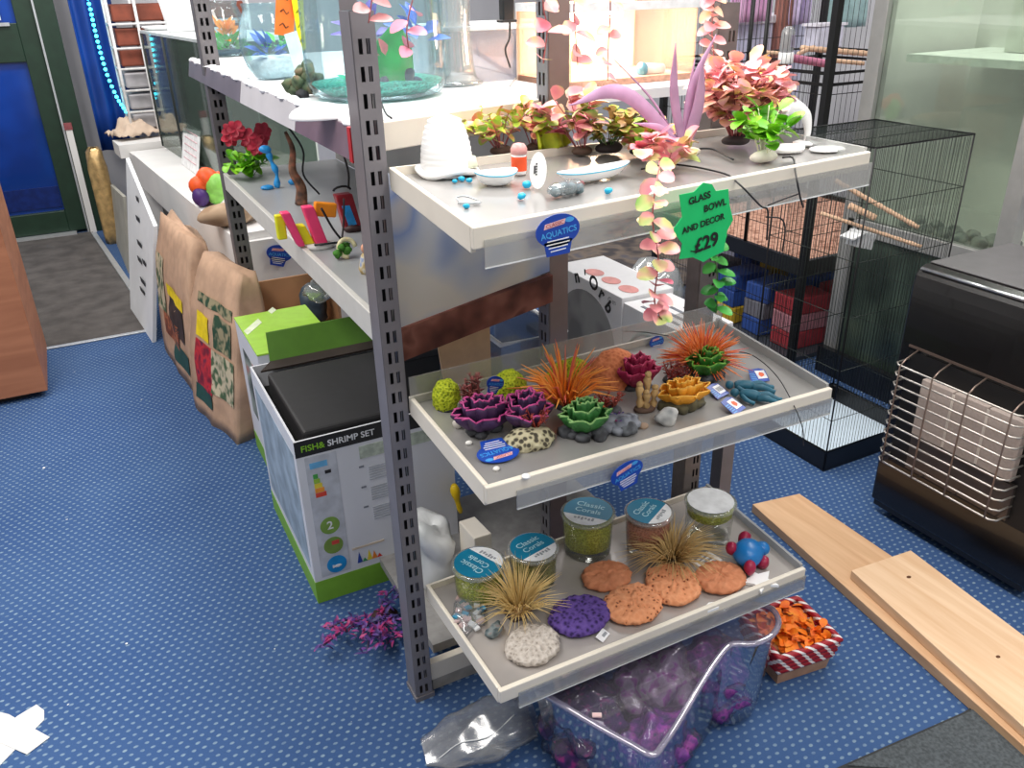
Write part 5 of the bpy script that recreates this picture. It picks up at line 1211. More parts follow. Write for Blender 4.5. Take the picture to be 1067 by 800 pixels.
t = thing('grey_board', 'grey leaning board between the gold packet and the white board', 'board', P(134, 262, z=0))
f0, f1 = P(119, 248, z=0), P(134, 285, z=0)
b_ = MB(); a = P(112, 190, y=f0.y+.05); c = P(128, 205, y=f1.y+.05); b_.hexa([f1, f1+th, f0+th, f0, c, c+th, a+th, a]); b_.build('sheet', mat('grey_card', (168, 166, 156), .7, var=.1, scale=6), t, world=True)
kraft = mat('kraft_paper', (188, 154, 128), .8, var=.12, scale=14, bump=.5, bscale=20)
gp_ = P(103, 180, y=6.1)
t = thing('gold_packet', 'shiny gold packet standing against the white cabinet by the green door', 'packet', V((gp_.x, 6.1, 0)))
MB().lathe([(.05, 0), (.06, .06), (.055, .50), (.045, .60), (.02, .63)], n=20, sx=1, sy=.8, fn=lambda q, a, i: q+Vector((.008*math.sin(a*4+q.z*20), .008*math.sin(a*3+q.z*30), 0))).build('foil', mat('gold_foil', (196, 164, 112), .35, .4, .3, 20), t)
t = thing('white_cupboard_panel', 'white upright panel with a red corner at the foot of the green door frame', 'panel', P(92, 240, z=0)+V((.0, .0, 0)))
f0 = P(98, 242, z=0); h1 = P(82, 128, y=f0.y).z
b_ = MB(); b_.box2((f0.x-.02, f0.y, 0), (f0.x+.02, f0.y+.12, h1)); b_.build('sheet', bench_w, t, world=True); b_ = MB(); b_.box2((f0.x-.024, f0.y-.004, h1-.04), (f0.x+.024, f0.y+.12, h1+.004)); b_.build('red_corner', mat('dull_red', (142, 74, 78), .6), t, world=True)
p = P(133, 146, z=.66)
solo(MB().surf(lambda a, b: V(((a-.5)*.30, (b-.5)*.26, .03+.09*math.sin(PI*a)*math.sin(PI*b)*(1+.8*noise.noise(V((a*4, b*4, 2))))+.03*noise.noise(V((a*9, b*9, 5))))), 22, 18), 'crumpled_paper', mat('tan_paper', (206, 184, 164), .8, var=.1, scale=5, bump=.5, bscale=9), 'crumpled tan packing paper on the white cabinet by the fairy lights', 'packing paper', p+V((.06, .10, 0)), .3, solid=.003)

def sack(label, N, Lf, Rt, top, lean, seed, decals):
    """stand-up paper sack: near floor corner N, far-left corner Lf, thickness Rt"""
    N, Lf = V(N), V(Lf); al_ = (Lf-N).normalized(); Rt = N+V((al_.y, -al_.x, 0))*Rt; D = Lf+Rt-N; c = (Lf+Rt)/2
    t = thing('paper_sack', label, 'paper sack', V((c.x, c.y, 0)), 0, 'brown paper sacks by the bench')
    cor = [N, Rt, D, Lf]; per = []
    for i in range(4):
        for k in range(8): per.append(cor[i].lerp(cor[(i+1) % 4], k/8))
    nr = 14; vs = []; fs = []; n = len(per)
    for j in range(nr+1):
        f = j/nr; z = top*f; sq = 1-.55*max(0, (f-.72)/.28)**1.3
        for i, q in enumerate(per):
            d = q-c; depth = (Rt-N).normalized(); along = (Lf-N).normalized()
            dd = depth*d.dot(depth)*sq + along*d.dot(along)*(1-.10*max(0, f-.7)/.3)
            bul = 1+.07*math.sin(PI*min(1, f/.8))
            w_ = .012*noise.noise(Vector((q.x*9+seed, q.y*9, z*8)))+.006*noise.noise(Vector((q.x*26+seed, q.y*26, z*22)))
            p_ = c+dd*bul+d.normalized()*w_*1.5+V(lean)*f
            vs.append(V((p_.x, p_.y, z+.012*math.sin(i*.9+seed)*(1 if j == nr else 0))))
    for j in range(nr):
        for i in range(n): l = (i+1) % n; fs.append((j*n+i, j*n+l, (j+1)*n+l, (j+1)*n+i))
    fs.append(list(range(n))[::-1]); fs.append([nr*n+i for i in range(n)])
    MB().add(vs, fs).build('paper', kraft, t, world=True)
    # printed areas follow the long face: indices 24..32 of the ring
    def face(u, f):
        i = 24+u*8; a = int(i); j = min(nr-1, int(f*nr)); fi = i-a; fj = f*nr-j
        g = lambda jj, ii: vs[jj*n+(ii % n)]
        q = (g(j, a).lerp(g(j, a+1), fi)).lerp(g(j+1, a).lerp(g(j+1, a+1), fi), fj)
        nn = (g(j, a+1)-g(j, a)).cross(g(j+1, a)-g(j, a)).normalized(); nn = nn if nn.dot(V((c.x, c.y, q.z))+V(lean)*f-q) < 0 else -nn
        return q+nn*.004
    for nm, m, u0, u1, f0_, f1_, lb in decals:
        b = MB(); b.surf(lambda a, bb: face(u0+(u1-u0)*a, f0_+(f1_-f0_)*bb), 10, 10); o = b.build(nm, m, t, world=True); o['label'] = lb
    return t
dkg = ramp_mat('sack_green_print', [(.45, (36, 70, 50)), (.58, (150, 140, 110))], 26, .7)
sy = mat('sack_yellow', (232, 204, 20), .6); sred = ramp_mat('sack_red_photo', [(.35, (112, 20, 44)), (.55, (196, 40, 50)), (.7, (90, 30, 60))], 22, .6); scr = ramp_mat('sack_cream_print', [(.45, (196, 184, 156)), (.6, (70, 96, 66))], 30, .7); sdk = mat('sack_dark', (52, 38, 36), .7, var=.4, scale=20); steal = mat('sack_teal', (30, 74, 68), .7)
sor = ramp_mat('sack_orange_photo', [(.4, (110, 56, 36)), (.55, (180, 104, 66)), (.7, (86, 50, 40))], 22, .7)
sack('brown paper sack with a red picture, nearest of the sacks', P(247, 463, z=0), P(203, 424, z=0), .115, P(225, 288, y=2.80).z-.05, (.10, .04, 0), 1.0,
     [('green_lettering_band', dkg, .12, .92, .74, .80, 'green printed line'), ('green_print', dkg, .55, .9, .52, .72, 'green lettering block'), ('yellow_flash', sy, .12, .45, .52, .68, 'yellow patch'), ('cream_print', scr, .5, .95, .22, .50, 'cream and green print'), ('red_picture', sred, .12, .52, .20, .50, 'red picture'), ('teal_patch', steal, .1, .5, .10, .20, 'dark teal patch')])
sack('brown paper sack with a dark picture, behind the nearest one', P(206, 416, z=0), P(172, 364, z=0), .12, P(190, 240, y=3.12).z-.12, (.07, .05, 0), 5.0,
     [('yellow_flash', sy, .35, .80, .52, .60, 'yellow patch'), ('dark_print', sdk, .38, .78, .30, .52, 'dark picture'), ('cream_print', scr, .04, .28, .35, .75, 'cream and green print'), ('orange_picture', sor, .2, .62, .20, .36, 'orange picture'), ('teal_patch', steal, .45, .85, .10, .24, 'dark teal patch')])
p = P(192, 300, z=.55)
# ---------- cartons
carton = mat('carton_brown', (176, 130, 92), .75, var=.07, scale=8)
bw = mat('box_white', (214, 216, 222), .5, var=.03, scale=6); bg = mat('box_green', (122, 172, 48), .5, var=.05); bdk = mat('box_black', (30, 30, 32), .5); bdg = mat('box_dark_green', (70, 112, 20), .55, var=.05)
def carton_box(label, x0, x1, y0, y1, h, name='retail_box', band=.07, flap=None):
    t = thing(name, label, 'cardboard box', V(((x0+x1)/2, (y0+y1)/2, 0)), 0, 'green and white boxes beside the rack')
    b = MB(); w_ = .006
    b.box2((x0, y0, band), (x1, y0+w_, h)); b.box2((x0, y1-w_, band), (x1, y1, h)); b.box2((x0, y0+w_, band), (x0+w_, y1-w_, h)); b.box2((x1-w_, y0+w_, band), (x1, y1-w_, h)); b.build('walls', bw, t, world=True)
    b = MB(); e = .0008; b.box2((x0-e, y0-e, 0), (x1+e, y1+e, band)); b.build('green_band', bg, t, world=True)
    return t
X0, X1, Y0, Y1, HB = .318, .738, 1.835, 2.36, .50
t = carton_box('open green and white box with a black band reading FISH and SHRIMP SET', X0, X1, Y0, Y1, HB)
b_ = MB(); b_.box2((X0-.0006, Y0-.0006, HB-.045), (X1+.0006, Y0+.0002, HB)); b_.build('black_band', bdk, t, world=True)
text('FISH&', (X0+.014, Y0-.0008, HB-.024), (1, 0, 0), (0, 0, 1), .024, mat('text_green', (132, 190, 40), .5), t, align='LEFT', bold=.02)
text('SHRIMP SET', (X0+.082, Y0-.0008, HB-.024), (1, 0, 0), (0, 0, 1), .024, mat('text_white', (226, 228, 230), .5), t, align='LEFT', bold=.02)
b_ = MB(); b_.box2((X0+.03, Y0+.02, HB-.055), (X1-.004, Y1-.10, HB+.012)); b_.build('black_tank_lid', mat('foam_black', (34, 33, 35), .6, var=.1, scale=40), t, world=True, bev=.008)
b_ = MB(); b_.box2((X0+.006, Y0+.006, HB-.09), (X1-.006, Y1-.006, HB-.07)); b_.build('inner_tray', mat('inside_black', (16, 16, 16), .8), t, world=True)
b_ = MB(); b_.hexa([(X0+.06, Y1-.004, HB), (X1, Y1-.004, HB), (X1, Y1+.002, HB), (X0+.06, Y1+.002, HB), (X0+.07, Y1+.05, HB+.075), (X1-.01, Y1+.05, HB+.075), (X1-.01, Y1+.056, HB+.075), (X0+.07, Y1+.056, HB+.075)]); o = b_.build('lid_flap', bdg, t, world=True); o['label'] = 'dark green raised lid flap'
b_ = MB(); b_.hexa([(X0+.02, Y1-.06, HB-.001), (X1, Y1-.06, HB-.001), (X1, Y1-.004, HB+.0), (X0+.06, Y1-.004, HB+.0), (X0+.02, Y1-.06, HB+.004), (X1, Y1-.06, HB+.004), (X1, Y1-.004, HB+.005), (X0+.06, Y1-.004, HB+.005)]); o = b_.build('tuck_flap', mat('flap_brown_black', (44, 32, 28), .7), t, world=True)
yf = Y0-.0006
def yo(nm): return yf-(.0004 if nm == 'grey_column' else .0010)
def sticker(nm, m, x0, z0, x1, z1, lb=None, y=None):
    b = MB(); b.box2((x0, yo(nm), z0), (x1, yf+.0004, z1)); o = b.build(nm, m, t, world=True)
    if lb: o['label'] = lb
    return o
sticker('grey_column', mat('box_grey', (188, 192, 200), .5), X0+.02, .08, X0+.10, HB-.05)
sticker('blue_flash', mat('pale_blue_flash', (104, 176, 222), .5), X0+.03, HB-.085, X0+.075, HB-.068)
for k, (c_, w_) in enumerate((((70, 160, 70), .012), ((150, 190, 60), .016), ((226, 206, 60), .020), ((232, 150, 50), .024), ((214, 70, 50), .028))):
    sticker('energy_bar', mat('energy_%d' % k, c_, .5), X0+.035, HB-.115-.014*k, X0+.035+w_, HB-.102-.014*k)
sticker('rating_arrow', bdk, X0+.066, HB-.108, X0+.082, HB-.098)
sticker('picture_strip', mat('strip_photo', (176, 186, 172), .5, var=.2, scale=60), X0+.16, HB-.092, X0+.36, HB-.056)
for j in range(3):
    for k in range(6): 
        sticker('small_print', mat('print_grey', (178, 182, 190), .6), X0+.18, HB-.125-.062*j-.0075*k, X0+.18+.08*(1-.12*(k == 5))+.02*j, HB-.1215-.062*j-.0075*k)
    sticker('size_label', mat('print_mid', (120, 124, 134), .6), X0+.155, HB-.118-.062*j, X0+.168, HB-.113-.062*j)
def roundel(nm, m, x, z, r, m2=None):
    b = MB(); b.prism([V((x+r*math.cos(k*PI/14), yf-.0012, z+r*math.sin(k*PI/14))) for k in range(28)], (0, .0012, 0)); b.build(nm, m, t, world=True)
roundel('round_badge', mat('badge_green', (122, 158, 70), .5), X0+.060, .236, .026); roundel('round_badge', mat('badge_green2', (116, 146, 66), .5), X0+.062, .172, .026); roundel('round_badge', mat('badge_blue', (26, 140, 206), .5), X0+.064, .110, .027)
text('2', (X0+.060, yf-.0016, .236), (1, 0, 0), (0, 0, 1), .034, mat('text_white', (226, 228, 230), .5), t, bold=.02)
b_ = MB(); b_.ball((X0+.066, yf-.0016, .104), (.011, .0006, .005), 10, 6); b_.box((X0+.054, yf-.0016, .105), (.005, .0008, .009)); b_.build('fish_mark', mat('text_white', (226, 228, 230), .5), t, world=True)
b_ = MB(); b_.box((X0+.068, yf-.0014, .180), (.020, .0008, .012)); b_.build('badge_patch', mat('badge_red', (200, 70, 60), .5), t, world=True)
for k, (xx, cs) in enumerate(((.12, ((40, 70, 150), (60, 150, 90), (226, 206, 60), (226, 130, 40), (210, 60, 50))), (.245, ((40, 70, 150), (90, 170, 80), (226, 190, 50), (226, 120, 40), (210, 50, 50))))):
    for j, c_ in enumerate(cs):
        hts = ((.036, .012, .034, .026, .012), (.036, .008, .014, .014, .034))[k][j]
        b_ = MB(); x = X0+xx+j*.014; b_.prism([(x, yf-.0005, .09), (x+.015, yf-.0005, .09), (x+.007, yf-.0005, .09+hts)], (0, .0008, 0)); b_.build('spectrum_peak', mat('spec_%d_%d' % (k, j), c_, .5), t, world=True)
sticker('spectrum_caption', mat('caption_tan', (206, 190, 170), .6), X0+.11, .136, X0+.20, .142); sticker('spectrum_caption', mat('caption_tan', (206, 190, 170), .6), X0+.235, .136, X0+.34, .142)
b_ = MB(); b_.box2((X0-.0006, Y0+.03, .10), (X0+.0002, Y1-.03, HB-.05)); b_.build('side_picture', mat('side_photo', (150, 166, 180), .5, var=.25, scale=14), t, world=True)
t = carton_box('closed green and white box with a bright green lid behind the open one', .355, .599, 2.43, 2.80, .498)
b_ = MB(); b_.hexa([(.354, 2.429, .498), (.60, 2.429, .498), (.60, 2.801, .498), (.354, 2.801, .498), (.354, 2.429, .503), (.60, 2.429, .503), (.60, 2.801, .503), (.354, 2.801, .503)]); o = b_.build('lid', mat('bright_green_lid', (160, 208, 66), .45, var=.05), t, world=True)
b_ = MB(); b_.prism([P(u, v, z=.5035) for u, v in ((254, 345), (269, 332), (273, 336), (258, 349))], (0, 0, .0006)); b_.prism([P(u, v, z=.5035) for u, v in ((279, 324), (284, 320), (288, 323), (283, 327))], (0, 0, .0006)); b_.build('white_print', mat('lid_print', (222, 232, 200), .5), t, world=True)
b_ = MB(); b_.box2((.354, 2.46, .18), (.3552, 2.72, .42)); b_.build('side_picture', ramp_mat('side_photo2', [(.4, (60, 70, 66)), (.55, (150, 160, 150)), (.68, (180, 60, 50))], 9, .5), t, world=True)
t = thing('open_carton', 'large plain brown open carton under the far end of the second shelf', 'cardboard box', V((.62, 3.05, 0)), 0)
b_ = MB(); b_.box2((.40, 3.02, 0), (.405, 3.05, .53))
for a, c in (((.40, 3.04, 0), (.74, 3.05, .535)), ((.73, 2.86, 0), (.74, 3.04, .535)), ((.40, 2.86, 0), (.41, 3.04, .42)), ((.41, 2.86, 0), (.73, 2.87, .40))): b_.box2(a, c)
b_.build('walls', carton, t, world=True)
b_ = MB(); b_.box2((.41, 2.87, .35), (.73, 3.04, .36)); b_.build('inner_flap', mat('carton_inside', (146, 104, 72), .8), t, world=True)
p = P(332, 308, z=.54)
solo(MB().ball((0, 0, .03), (.05, .05, .035), 16, 10, .5, 30, 4), 'clear_bag', clear('bag_film', (236, 236, 236), .3, .15, .25), 'scrunched clear bag on the carton under the second shelf', 'plastic bag', P(333, 312, z=.535)+V((.0, .0, .0)))
t = thing('dark_pump', 'small dark pump-like object beside the scrunched bag under the second shelf', 'aquarium pump', V((.66, 2.95, .361)))
MB().ball((0, 0, .08), (.05, .045, .085), 14, 9, .3, 30, 2, zmin=-.93).build('body', mat('slate_plastic', (52, 66, 78), .4, var=.3), t)
# clutter inside the rack, seen between the shelves
t = thing('kraft_sheet', 'tan cardboard sheet hanging below the reddish-brown plank behind the moss ball', 'cardboard sheet', V((.65, 1.49, .62)), 0)
b_ = MB(); b_.hexa([(.60, 1.489, .62), (.70, 1.492, .62), (.70, 1.497, .62), (.60, 1.494, .62), (.575, 1.485, .86), (.70, 1.489, .88), (.70, 1.494, .88), (.575, 1.490, .86)]); b_.build('sheet', mat('tan_sheet', (196, 160, 122), .7, var=.06), t, world=True)
t = thing('inner_shelf', 'grey inner shelf of the rack behind the middle coral shelf', 'shelf', V((.85, 1.9, .42)), 0)
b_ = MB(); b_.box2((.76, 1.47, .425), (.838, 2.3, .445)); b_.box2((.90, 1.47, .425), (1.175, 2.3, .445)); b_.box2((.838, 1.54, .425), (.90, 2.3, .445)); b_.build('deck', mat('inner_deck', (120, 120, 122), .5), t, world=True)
t = thing('black_crate', 'small black plastic crate standing on the black-topped open box behind the near upright', 'crate', V((.667, 1.95, .5135)), 0)
b_ = MB(); b_.box2((.60, 1.88, .5135), (.735, 2.02, .63)); b_.build('body', mat('black_plastic', (28, 28, 30), .45), t, world=True, bev=.005); b_ = MB(); b_.box2((.597, 1.877, .63), (.738, 2.023, .645)); b_.build('lid', mat('crate_lid', (40, 40, 42), .4), t, world=True, bev=.003)
t = thing('clear_crate', 'clear plastic crate with blue packets inside the rack, left of the middle upright', 'storage bin', V((.88, 1.75, .445)), 0)
q0 = [V((.76, 1.56, .446)), V((.93, 1.56, .446)), V((.93, 1.95, .446)), V((.76, 1.95, .446))]; q1 = [a+V((0, 0, .32)) for a in q0]
b_ = MB(); b_.hexa(q0+q1); b_.f = b_.f[:1]+b_.f[2:]; b_.mi = b_.mi[:-1]; b_.flat = set(range(5)); b_.build('wall', clear('crate_plastic', (222, 226, 232), .2, .06, .28, (180, 188, 204)), t, world=True, solid=.003)
b_ = MB(); b_.tube(q1, .006, 8, closed=True); b_.build('rim', mat('bin_rim', (226, 228, 230), .3), t, world=True)
q = random.Random(12); cols = [('blue', (70, 92, 150)), ('white', (206, 208, 214)), ('green', (30, 120, 80)), ('red', (170, 40, 50))]
for i in range(10):
    cn, cc_ = cols[(0, 0, 1, 0, 2, 1, 0, 1, 3, 0)[i]]
    solo(MB().box((0, 0, .08), (.09, .022, .16), q.uniform(-.2, .2), q.uniform(-.15, .15)), 'slim_packet', mat('slim_'+cn, cc_, .5), cn+' packet standing in the clear crate left of the middle upright', 'packet', V((q.uniform(.82, .87), 1.60+.033*i, .450)), 0, 'packets in the clear crate')
t = thing('cream_bracket', 'short cream shelf arm sticking out behind the left teal tubs', 'shelf arm', V((.60, 1.55, .33)), 0)
b_ = MB(); a, c = P(478, 543, y=1.62), P(494, 561, y=1.45); 
zb_ = lambda q, dx: V((q.x+dx, q.y, .0855))
b_.hexa([zb_(c, 0), zb_(c, .045), zb_(a, .045), zb_(a, 0), c, c+V((.045, 0, 0)), a+V((.045, 0, 0)), a]); b_.build('arm', cream, t, world=True, bev=.003)

# bits behind the teal tubs
p = P(465, 572, y=1.50)
t = thing('crumpled_bag', 'crumpled white and green plastic bag on the base shelf behind the near upright', 'plastic bag', V((.60, 1.66, .086)))
b_ = MB(); b_.ball((0, 0, .11), (.055, .07, .125), 16, 12, .7, 14, 4, zmin=-.9); b_.build('film', ramp_mat('white_green_bag', [(.40, (216, 218, 218)), (.58, (190, 194, 194)), (.66, (70, 96, 56))], 9, .4), t)
t = thing('yellow_ribbon', 'yellow ribbon hanging down beside the white box behind the middle shelf', 'ribbon', P(478, 534, y=1.80))
b_ = MB(); q = [P(u, v, y=1.80) for u, v in ((473, 505), (476, 520), (480, 534))]; b_.tube(spline(q, 4), [.008, .013, .014, .012, .008, .007, .007, .008, .005], 6); b_.build('ribbon', mat('ribbon_yellow', (238, 200, 20), .5), t, world=True)
# ================================================================== right side and floor
# white boxes with round picture windows
bxw = mat('gift_box_white', (242, 242, 244), .45, var=.02)
def orb_box(label, x0, x1, y0, y1, z0, z1, first):
    t = thing('bowl_box', label, 'cardboard box', V(((x0+x1)/2, (y0+y1)/2, z0)), 0, 'white fish bowl boxes behind the middle shelf')
    b = MB(); b.box2((x0, y0, z0), (x1, y1, z1)); b.build('carton', bxw, t, world=True, bev=.002)
    xf = x0-.0008; yc = (y0+y1)/2; zc = z0+(z1-z0)*.40; r = (y1-y0)*.43
    b = MB(); b.prism([V((xf, yc+r*math.cos(k*PI/18), zc+r*.95*math.sin(k*PI/18))) for k in range(36)], (.0008, 0, 0)); o = b.build('round_picture', ramp_mat('orb_photo_%d' % first, [(.4, (112, 114, 118)), (.6, (158, 160, 160))] if first else [(.35, (66, 54, 48)), (.5, (128, 128, 120)), (.65, (150, 160, 156))], 9, .4), t, world=True)
    if first:
        for k, ch in enumerate("n'Orb"):
            a = PI*.40+k*.27; R_ = r*1.20
            text(ch, V((xf-.0004, yc+R_*math.cos(a)*.92, zc+R_*math.sin(a))), (0, -math.sin(a), math.cos(a)*-1) if False else (0, -1*math.sin(a), math.cos(a)), (0, math.cos(a), math.sin(a)), .055, mat('box_ink', (34, 34, 38), .6), t, bold=.03)
        text('C m', V((xf-.0004, y0+.045, z1-.022)), (0, -1, 0), (0, 0, 1), .022, mat('box_ink2', (120, 120, 124), .6), t)
        b = MB(); b.prism([(xf, y0+.004, z0+.02), (xf, y0+.055, z0+.02), (xf, y0+.035, z0+.085), (xf, y0+.004, z0+.075)], (.0008, 0, 0)); o = b.build('orange_picture', mat('rust_picture', (178, 92, 52), .5, var=.3, scale=40), t, world=True)
        b = MB()
        for k in range(3): 
            cy_ = y0+.05+k*.085; b.prism([V((x0+.055+.024*math.cos(a*PI/9), cy_+.034*math.sin(a*PI/9), z1+.0008)) for a in range(18)], (0, 0, .0006))
        b.build('red_spots', mat('spot_pink', (226, 150, 144), .5), t, world=True)
    else:
        b = MB(); b.tube([V((xf-.001, yc+r*.9*math.cos(k*PI/12), zc+.02+r*.9*math.sin(k*PI/12))) for k in range(2, 11)], .006, 6); b.build('printed_arc', mat('arc_teal', (150, 178, 178), .5), t, world=True)
        b = MB(); b.prism([(xf-.001, y1-.06, zc+.05), (xf-.001, y1-.10, z0+.02), (xf-.001, y1-.15, z0+.02)], (.0008, 0, 0)); b.prism([(xf-.001, y0+.10, zc+.04), (xf-.001, y0+.13, z0+.02), (xf-.001, y0+.06, z0+.02)], (.0008, 0, 0)); b.build('printed_wedge', mat('print_brown', (74, 56, 44), .6), t, world=True)  # dark brown wedges of the box print
        b = MB()
        for k in range(4): b.box2((x0+.02+k*.03, y0+.05, z1+.0002), (x0+.03+k*.03, y1-.05-.02*k, z1+.0012))
        b.build('printed_lines', mat('print_mid', (120, 124, 134), .6), t, world=True)
    return t
orb_box('white box with a grey round picture and black lettering, left of the two', 1.192, 1.36, 1.712, 2.06, .462, .752, 1)
orb_box('white box with a fish bowl picture, right of the two, by the right upright', 1.192, 1.345, 1.452, 1.706, .462, .742, 0)
t = thing('side_shelf', 'grey shelf under the white fish bowl boxes', 'shelf', V((1.28, 1.75, .44)), 0)
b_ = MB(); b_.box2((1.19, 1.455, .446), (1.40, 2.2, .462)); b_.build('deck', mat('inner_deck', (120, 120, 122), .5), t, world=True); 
for y in (1.46, 2.14): b_ = MB(); b_.box2((1.36, y, 0), (1.40, y+.04, .446)); b_.build('leg', post_m, t, world=True)

# small wire cage with black tray
wire = mat('dark_wire', (34, 42, 38), .45, .4); wireb = mat('black_wire', (22, 22, 24), .45, .3)
trayb = mat('tray_black', (22, 22, 24), .35)
def wire_panel(b, o, ex, ez, nx, nz, r, hz=None):
    o, ex, ez = V(o), V(ex), V(ez)
    for i in range(nx+1): b.tube([o+ex*i/nx, o+ex*i/nx+ez], r, 3)
    for k in (range(nz+1) if hz is None else []): b.tube([o+ez*k/nz, o+ez*k/nz+ex], r*1.25, 3)
    for f in (hz or []): b.tube([o+ez*f, o+ez*f+ex], r*1.5, 4)
cx0, cx1, cy0, cy1, cz = 2.0, 2.42, 1.66, 2.03, 1.065
t = thing('wire_cage', 'tall dark wire cage on a black tray beside the heater', 'bird cage', V(((cx0+cx1)/2, (cy0+cy1)/2, 0)), 0)
b_ = MB(); 
for a, c in (((cx0, cy0, .005), (cx1, cy0+.008, .075)), ((cx0, cy1-.008, .005), (cx1, cy1, .075)), ((cx0, cy0, .005), (cx0+.008, cy1, .075)), ((cx1-.008, cy0, .005), (cx1, cy1, .075)), ((cx0, cy0, .0), (cx1, cy1, .012))): b_.box2(a, c)
b_.build('tray', trayb, t, world=True, bev=.003)
b_ = MB(); b_.box2((cx0+.01, cy0+.01, .013), (cx1-.01, cy1-.01, .018)); o = b_.build('tray_paper', mat('tray_paper', (206, 222, 236), .7, var=.05, scale=5), t, world=True); o['label'] = 'pale blue-white tray paper'
H_ = V((0, 0, cz-.075)); hz = (0, .12, .30, .48, .66, .84, 1)
for nm, o_, ex, n_ in (('near_wires', (cx0, cy0, .075), (cx1-cx0, 0, 0), 30), ('left_wires', (cx0, cy0, .075), (0, cy1-cy0, 0), 26), ('far_wires', (cx0, cy1, .075), (cx1-cx0, 0, 0), 30), ('right_wires', (cx1, cy0, .075), (0, cy1-cy0, 0), 26)):
    b_ = MB(); wire_panel(b_, o_, ex, H_, n_, 0, .0009, hz); b_.build(nm, wire, t, world=True)
b_ = MB(); wire_panel(b_, (cx0, cy0, cz), (cx1-cx0, 0, 0), (0, cy1-cy0, 0), 30, 0, .0011, (0, .33, .66, 1)); b_.build('roof_wires', wire, t, world=True)
b_ = MB()
for x in (cx0, cx1):
    for y in (cy0, cy1): b_.tube([(x, y, .07), (x, y, cz)], .0028, 6)
for z in (.078, cz): b_.tube([(cx0, cy0, z), (cx1, cy0, z), (cx1, cy1, z), (cx0, cy1, z)], .0028, 6, closed=True)
b_.build('frame', wireb, t, world=True)
perch = mat('perch_wood', (214, 178, 148), .6, var=.1, scale=20)
def stick(label, a, c, r, m=perch, name='wooden_perch', cat='perch', group='wooden perches in the cages', ridg=True):
    a, c = V(a), V(c); n = 24; 
    return solo(MB().tube([(c-a)*k/n for k in range(n+1)], [r*(1+(.12*math.sin(k*2.1) if ridg else 0)) for k in range(n+1)], 8), name, m, label, cat, a, 0, group)
stick('long wooden perch slanting across the tall cage, upper of the crossed pair', P(870, 188, y=1.90), P(957, 237, y=1.70), .0075)
stick('long wooden perch slanting across the tall cage, lower of the crossed pair', P(855, 222, y=1.95), P(960, 257, y=1.70), .0065)
stick('short thick wooden perch stub between the crossed perches', P(885, 214, y=1.85), P(912, 227, y=1.80), .0105)
t = thing('seed_hopper', 'white slatted seed hopper hanging inside the tall cage', 'feeder', P(898, 268, y=1.80)); c_ = P(895, 250, y=1.80)
b_ = MB(); 
for k in range(5): b_.box(c_+V((-.02+.014*k, 0, -.004*k+.010)), (.011, .05, .050), ry=.25)
b_.build('slats', mat('hopper_white', (206, 208, 210), .4), t, world=True); b_ = MB(); b_.box(c_+V((-.03, 0, .022)), (.06, .055, .005), ry=-.25); b_.build('roof', mat('hopper_white', (206, 208, 210), .4), t, world=True)

# big black two-storey cage
gx0, gx1, gy0, gy1, gz = 2.53, 3.5, 2.36, 3.35, .43
t = thing('black_cage', 'big black two-storey wire cage behind the tall narrow cage', 'bird cage', V(((gx0+gx1)/2, (gy0+gy1)/2, 0)), 0)
b_ = MB()
for x in (gx0, gx1):
    for y in (gy0, gy1): b_ = MB(); b_.box((x, y, .9), (.028, .028, 1.8)); b_.build('corner_post', mat('black_bar', (20, 20, 22), .4, .2), t, world=True)
b_ = MB()
for z in (1.14, 1.18): 
    b_.tube([(gx0, gy0, z), (gx0, gy1, z), (gx1, gy1, z), (gx1, gy0, z)], .007, 6, closed=True)
b_.tube([(gx0, gy0+.35, .45), (gx0, gy0+.35, 1.8)], .008, 6); b_.tube([(gx0+.5, gy1, .45), (gx0+.5, gy1, 1.8)], .009, 6)
b_.build('rails', mat('black_bar', (20, 20, 22), .4, .2), t, world=True)
b_ = MB()
for a, c in (((gx0-.01, gy0, gz-.03), (gx0+.01, gy1, gz+.035)), ((gx1-.01, gy0, gz-.03), (gx1+.01, gy1, gz+.035)), ((gx0, gy0-.01, gz-.03), (gx1, gy0+.01, gz+.035)), ((gx0, gy1-.01, gz-.03), (gx1, gy1+.01, gz+.035))): b_.box2(a, c)
b_.build('tray', trayb, t, world=True)
b_ = MB(); b_.box2((gx0+.01, gy0+.01, gz), (gx1-.01, gy1-.01, gz+.012)); o = b_.build('wood_shavings', ramp_mat('shavings', [(.35, (150, 104, 84)), (.55, (206, 162, 140)), (.7, (176, 124, 104))], 30, .85, bump=.7), t, world=True)
b_ = MB(); b_.box2((gx0+.016, gy0+.016, .002), (gx1-.016, gy1-.016, .02)); b_.build('lower_tray', mat('slate_tray', (62, 66, 74), .5, var=.15, scale=8), t, world=True)
b_ = MB(); wire_panel(b_, (gx0, gy0, gz), (0, gy1-gy0, 0), (0, 0, 1.35), 44, 0, .0011, (.1, .2, .3, .4, .5)); wire_panel(b_, (gx0, gy0, 0), (0, gy1-gy0, 0), (0, 0, gz-.03), 44, 0, .0011, (.3, .6)); b_.build('left_wires', wireb, t, world=True)
b_ = MB(); wire_panel(b_, (gx0, gy1, gz), (gx1-gx0, 0, 0), (0, 0, 1.35), 36, 0, .0011, (.3, .6)); b_.build('far_wires', wireb, t, world=True)
b_ = MB(); wire_panel(b_, (gx0, gy0, gz), (gx1-gx0, 0, 0), (0, 0, 1.35), 36, 0, .0011, (.1, .2, .3, .4, .5)); b_.build('near_wires', wireb, t, world=True)
t = thing('water_bottle', 'clear water bottle with a white cap hung on the black cage', 'water bottle', P(818, 68, y=2.7)); c_ = P(818, 66, y=2.7); s = mpp(c_)
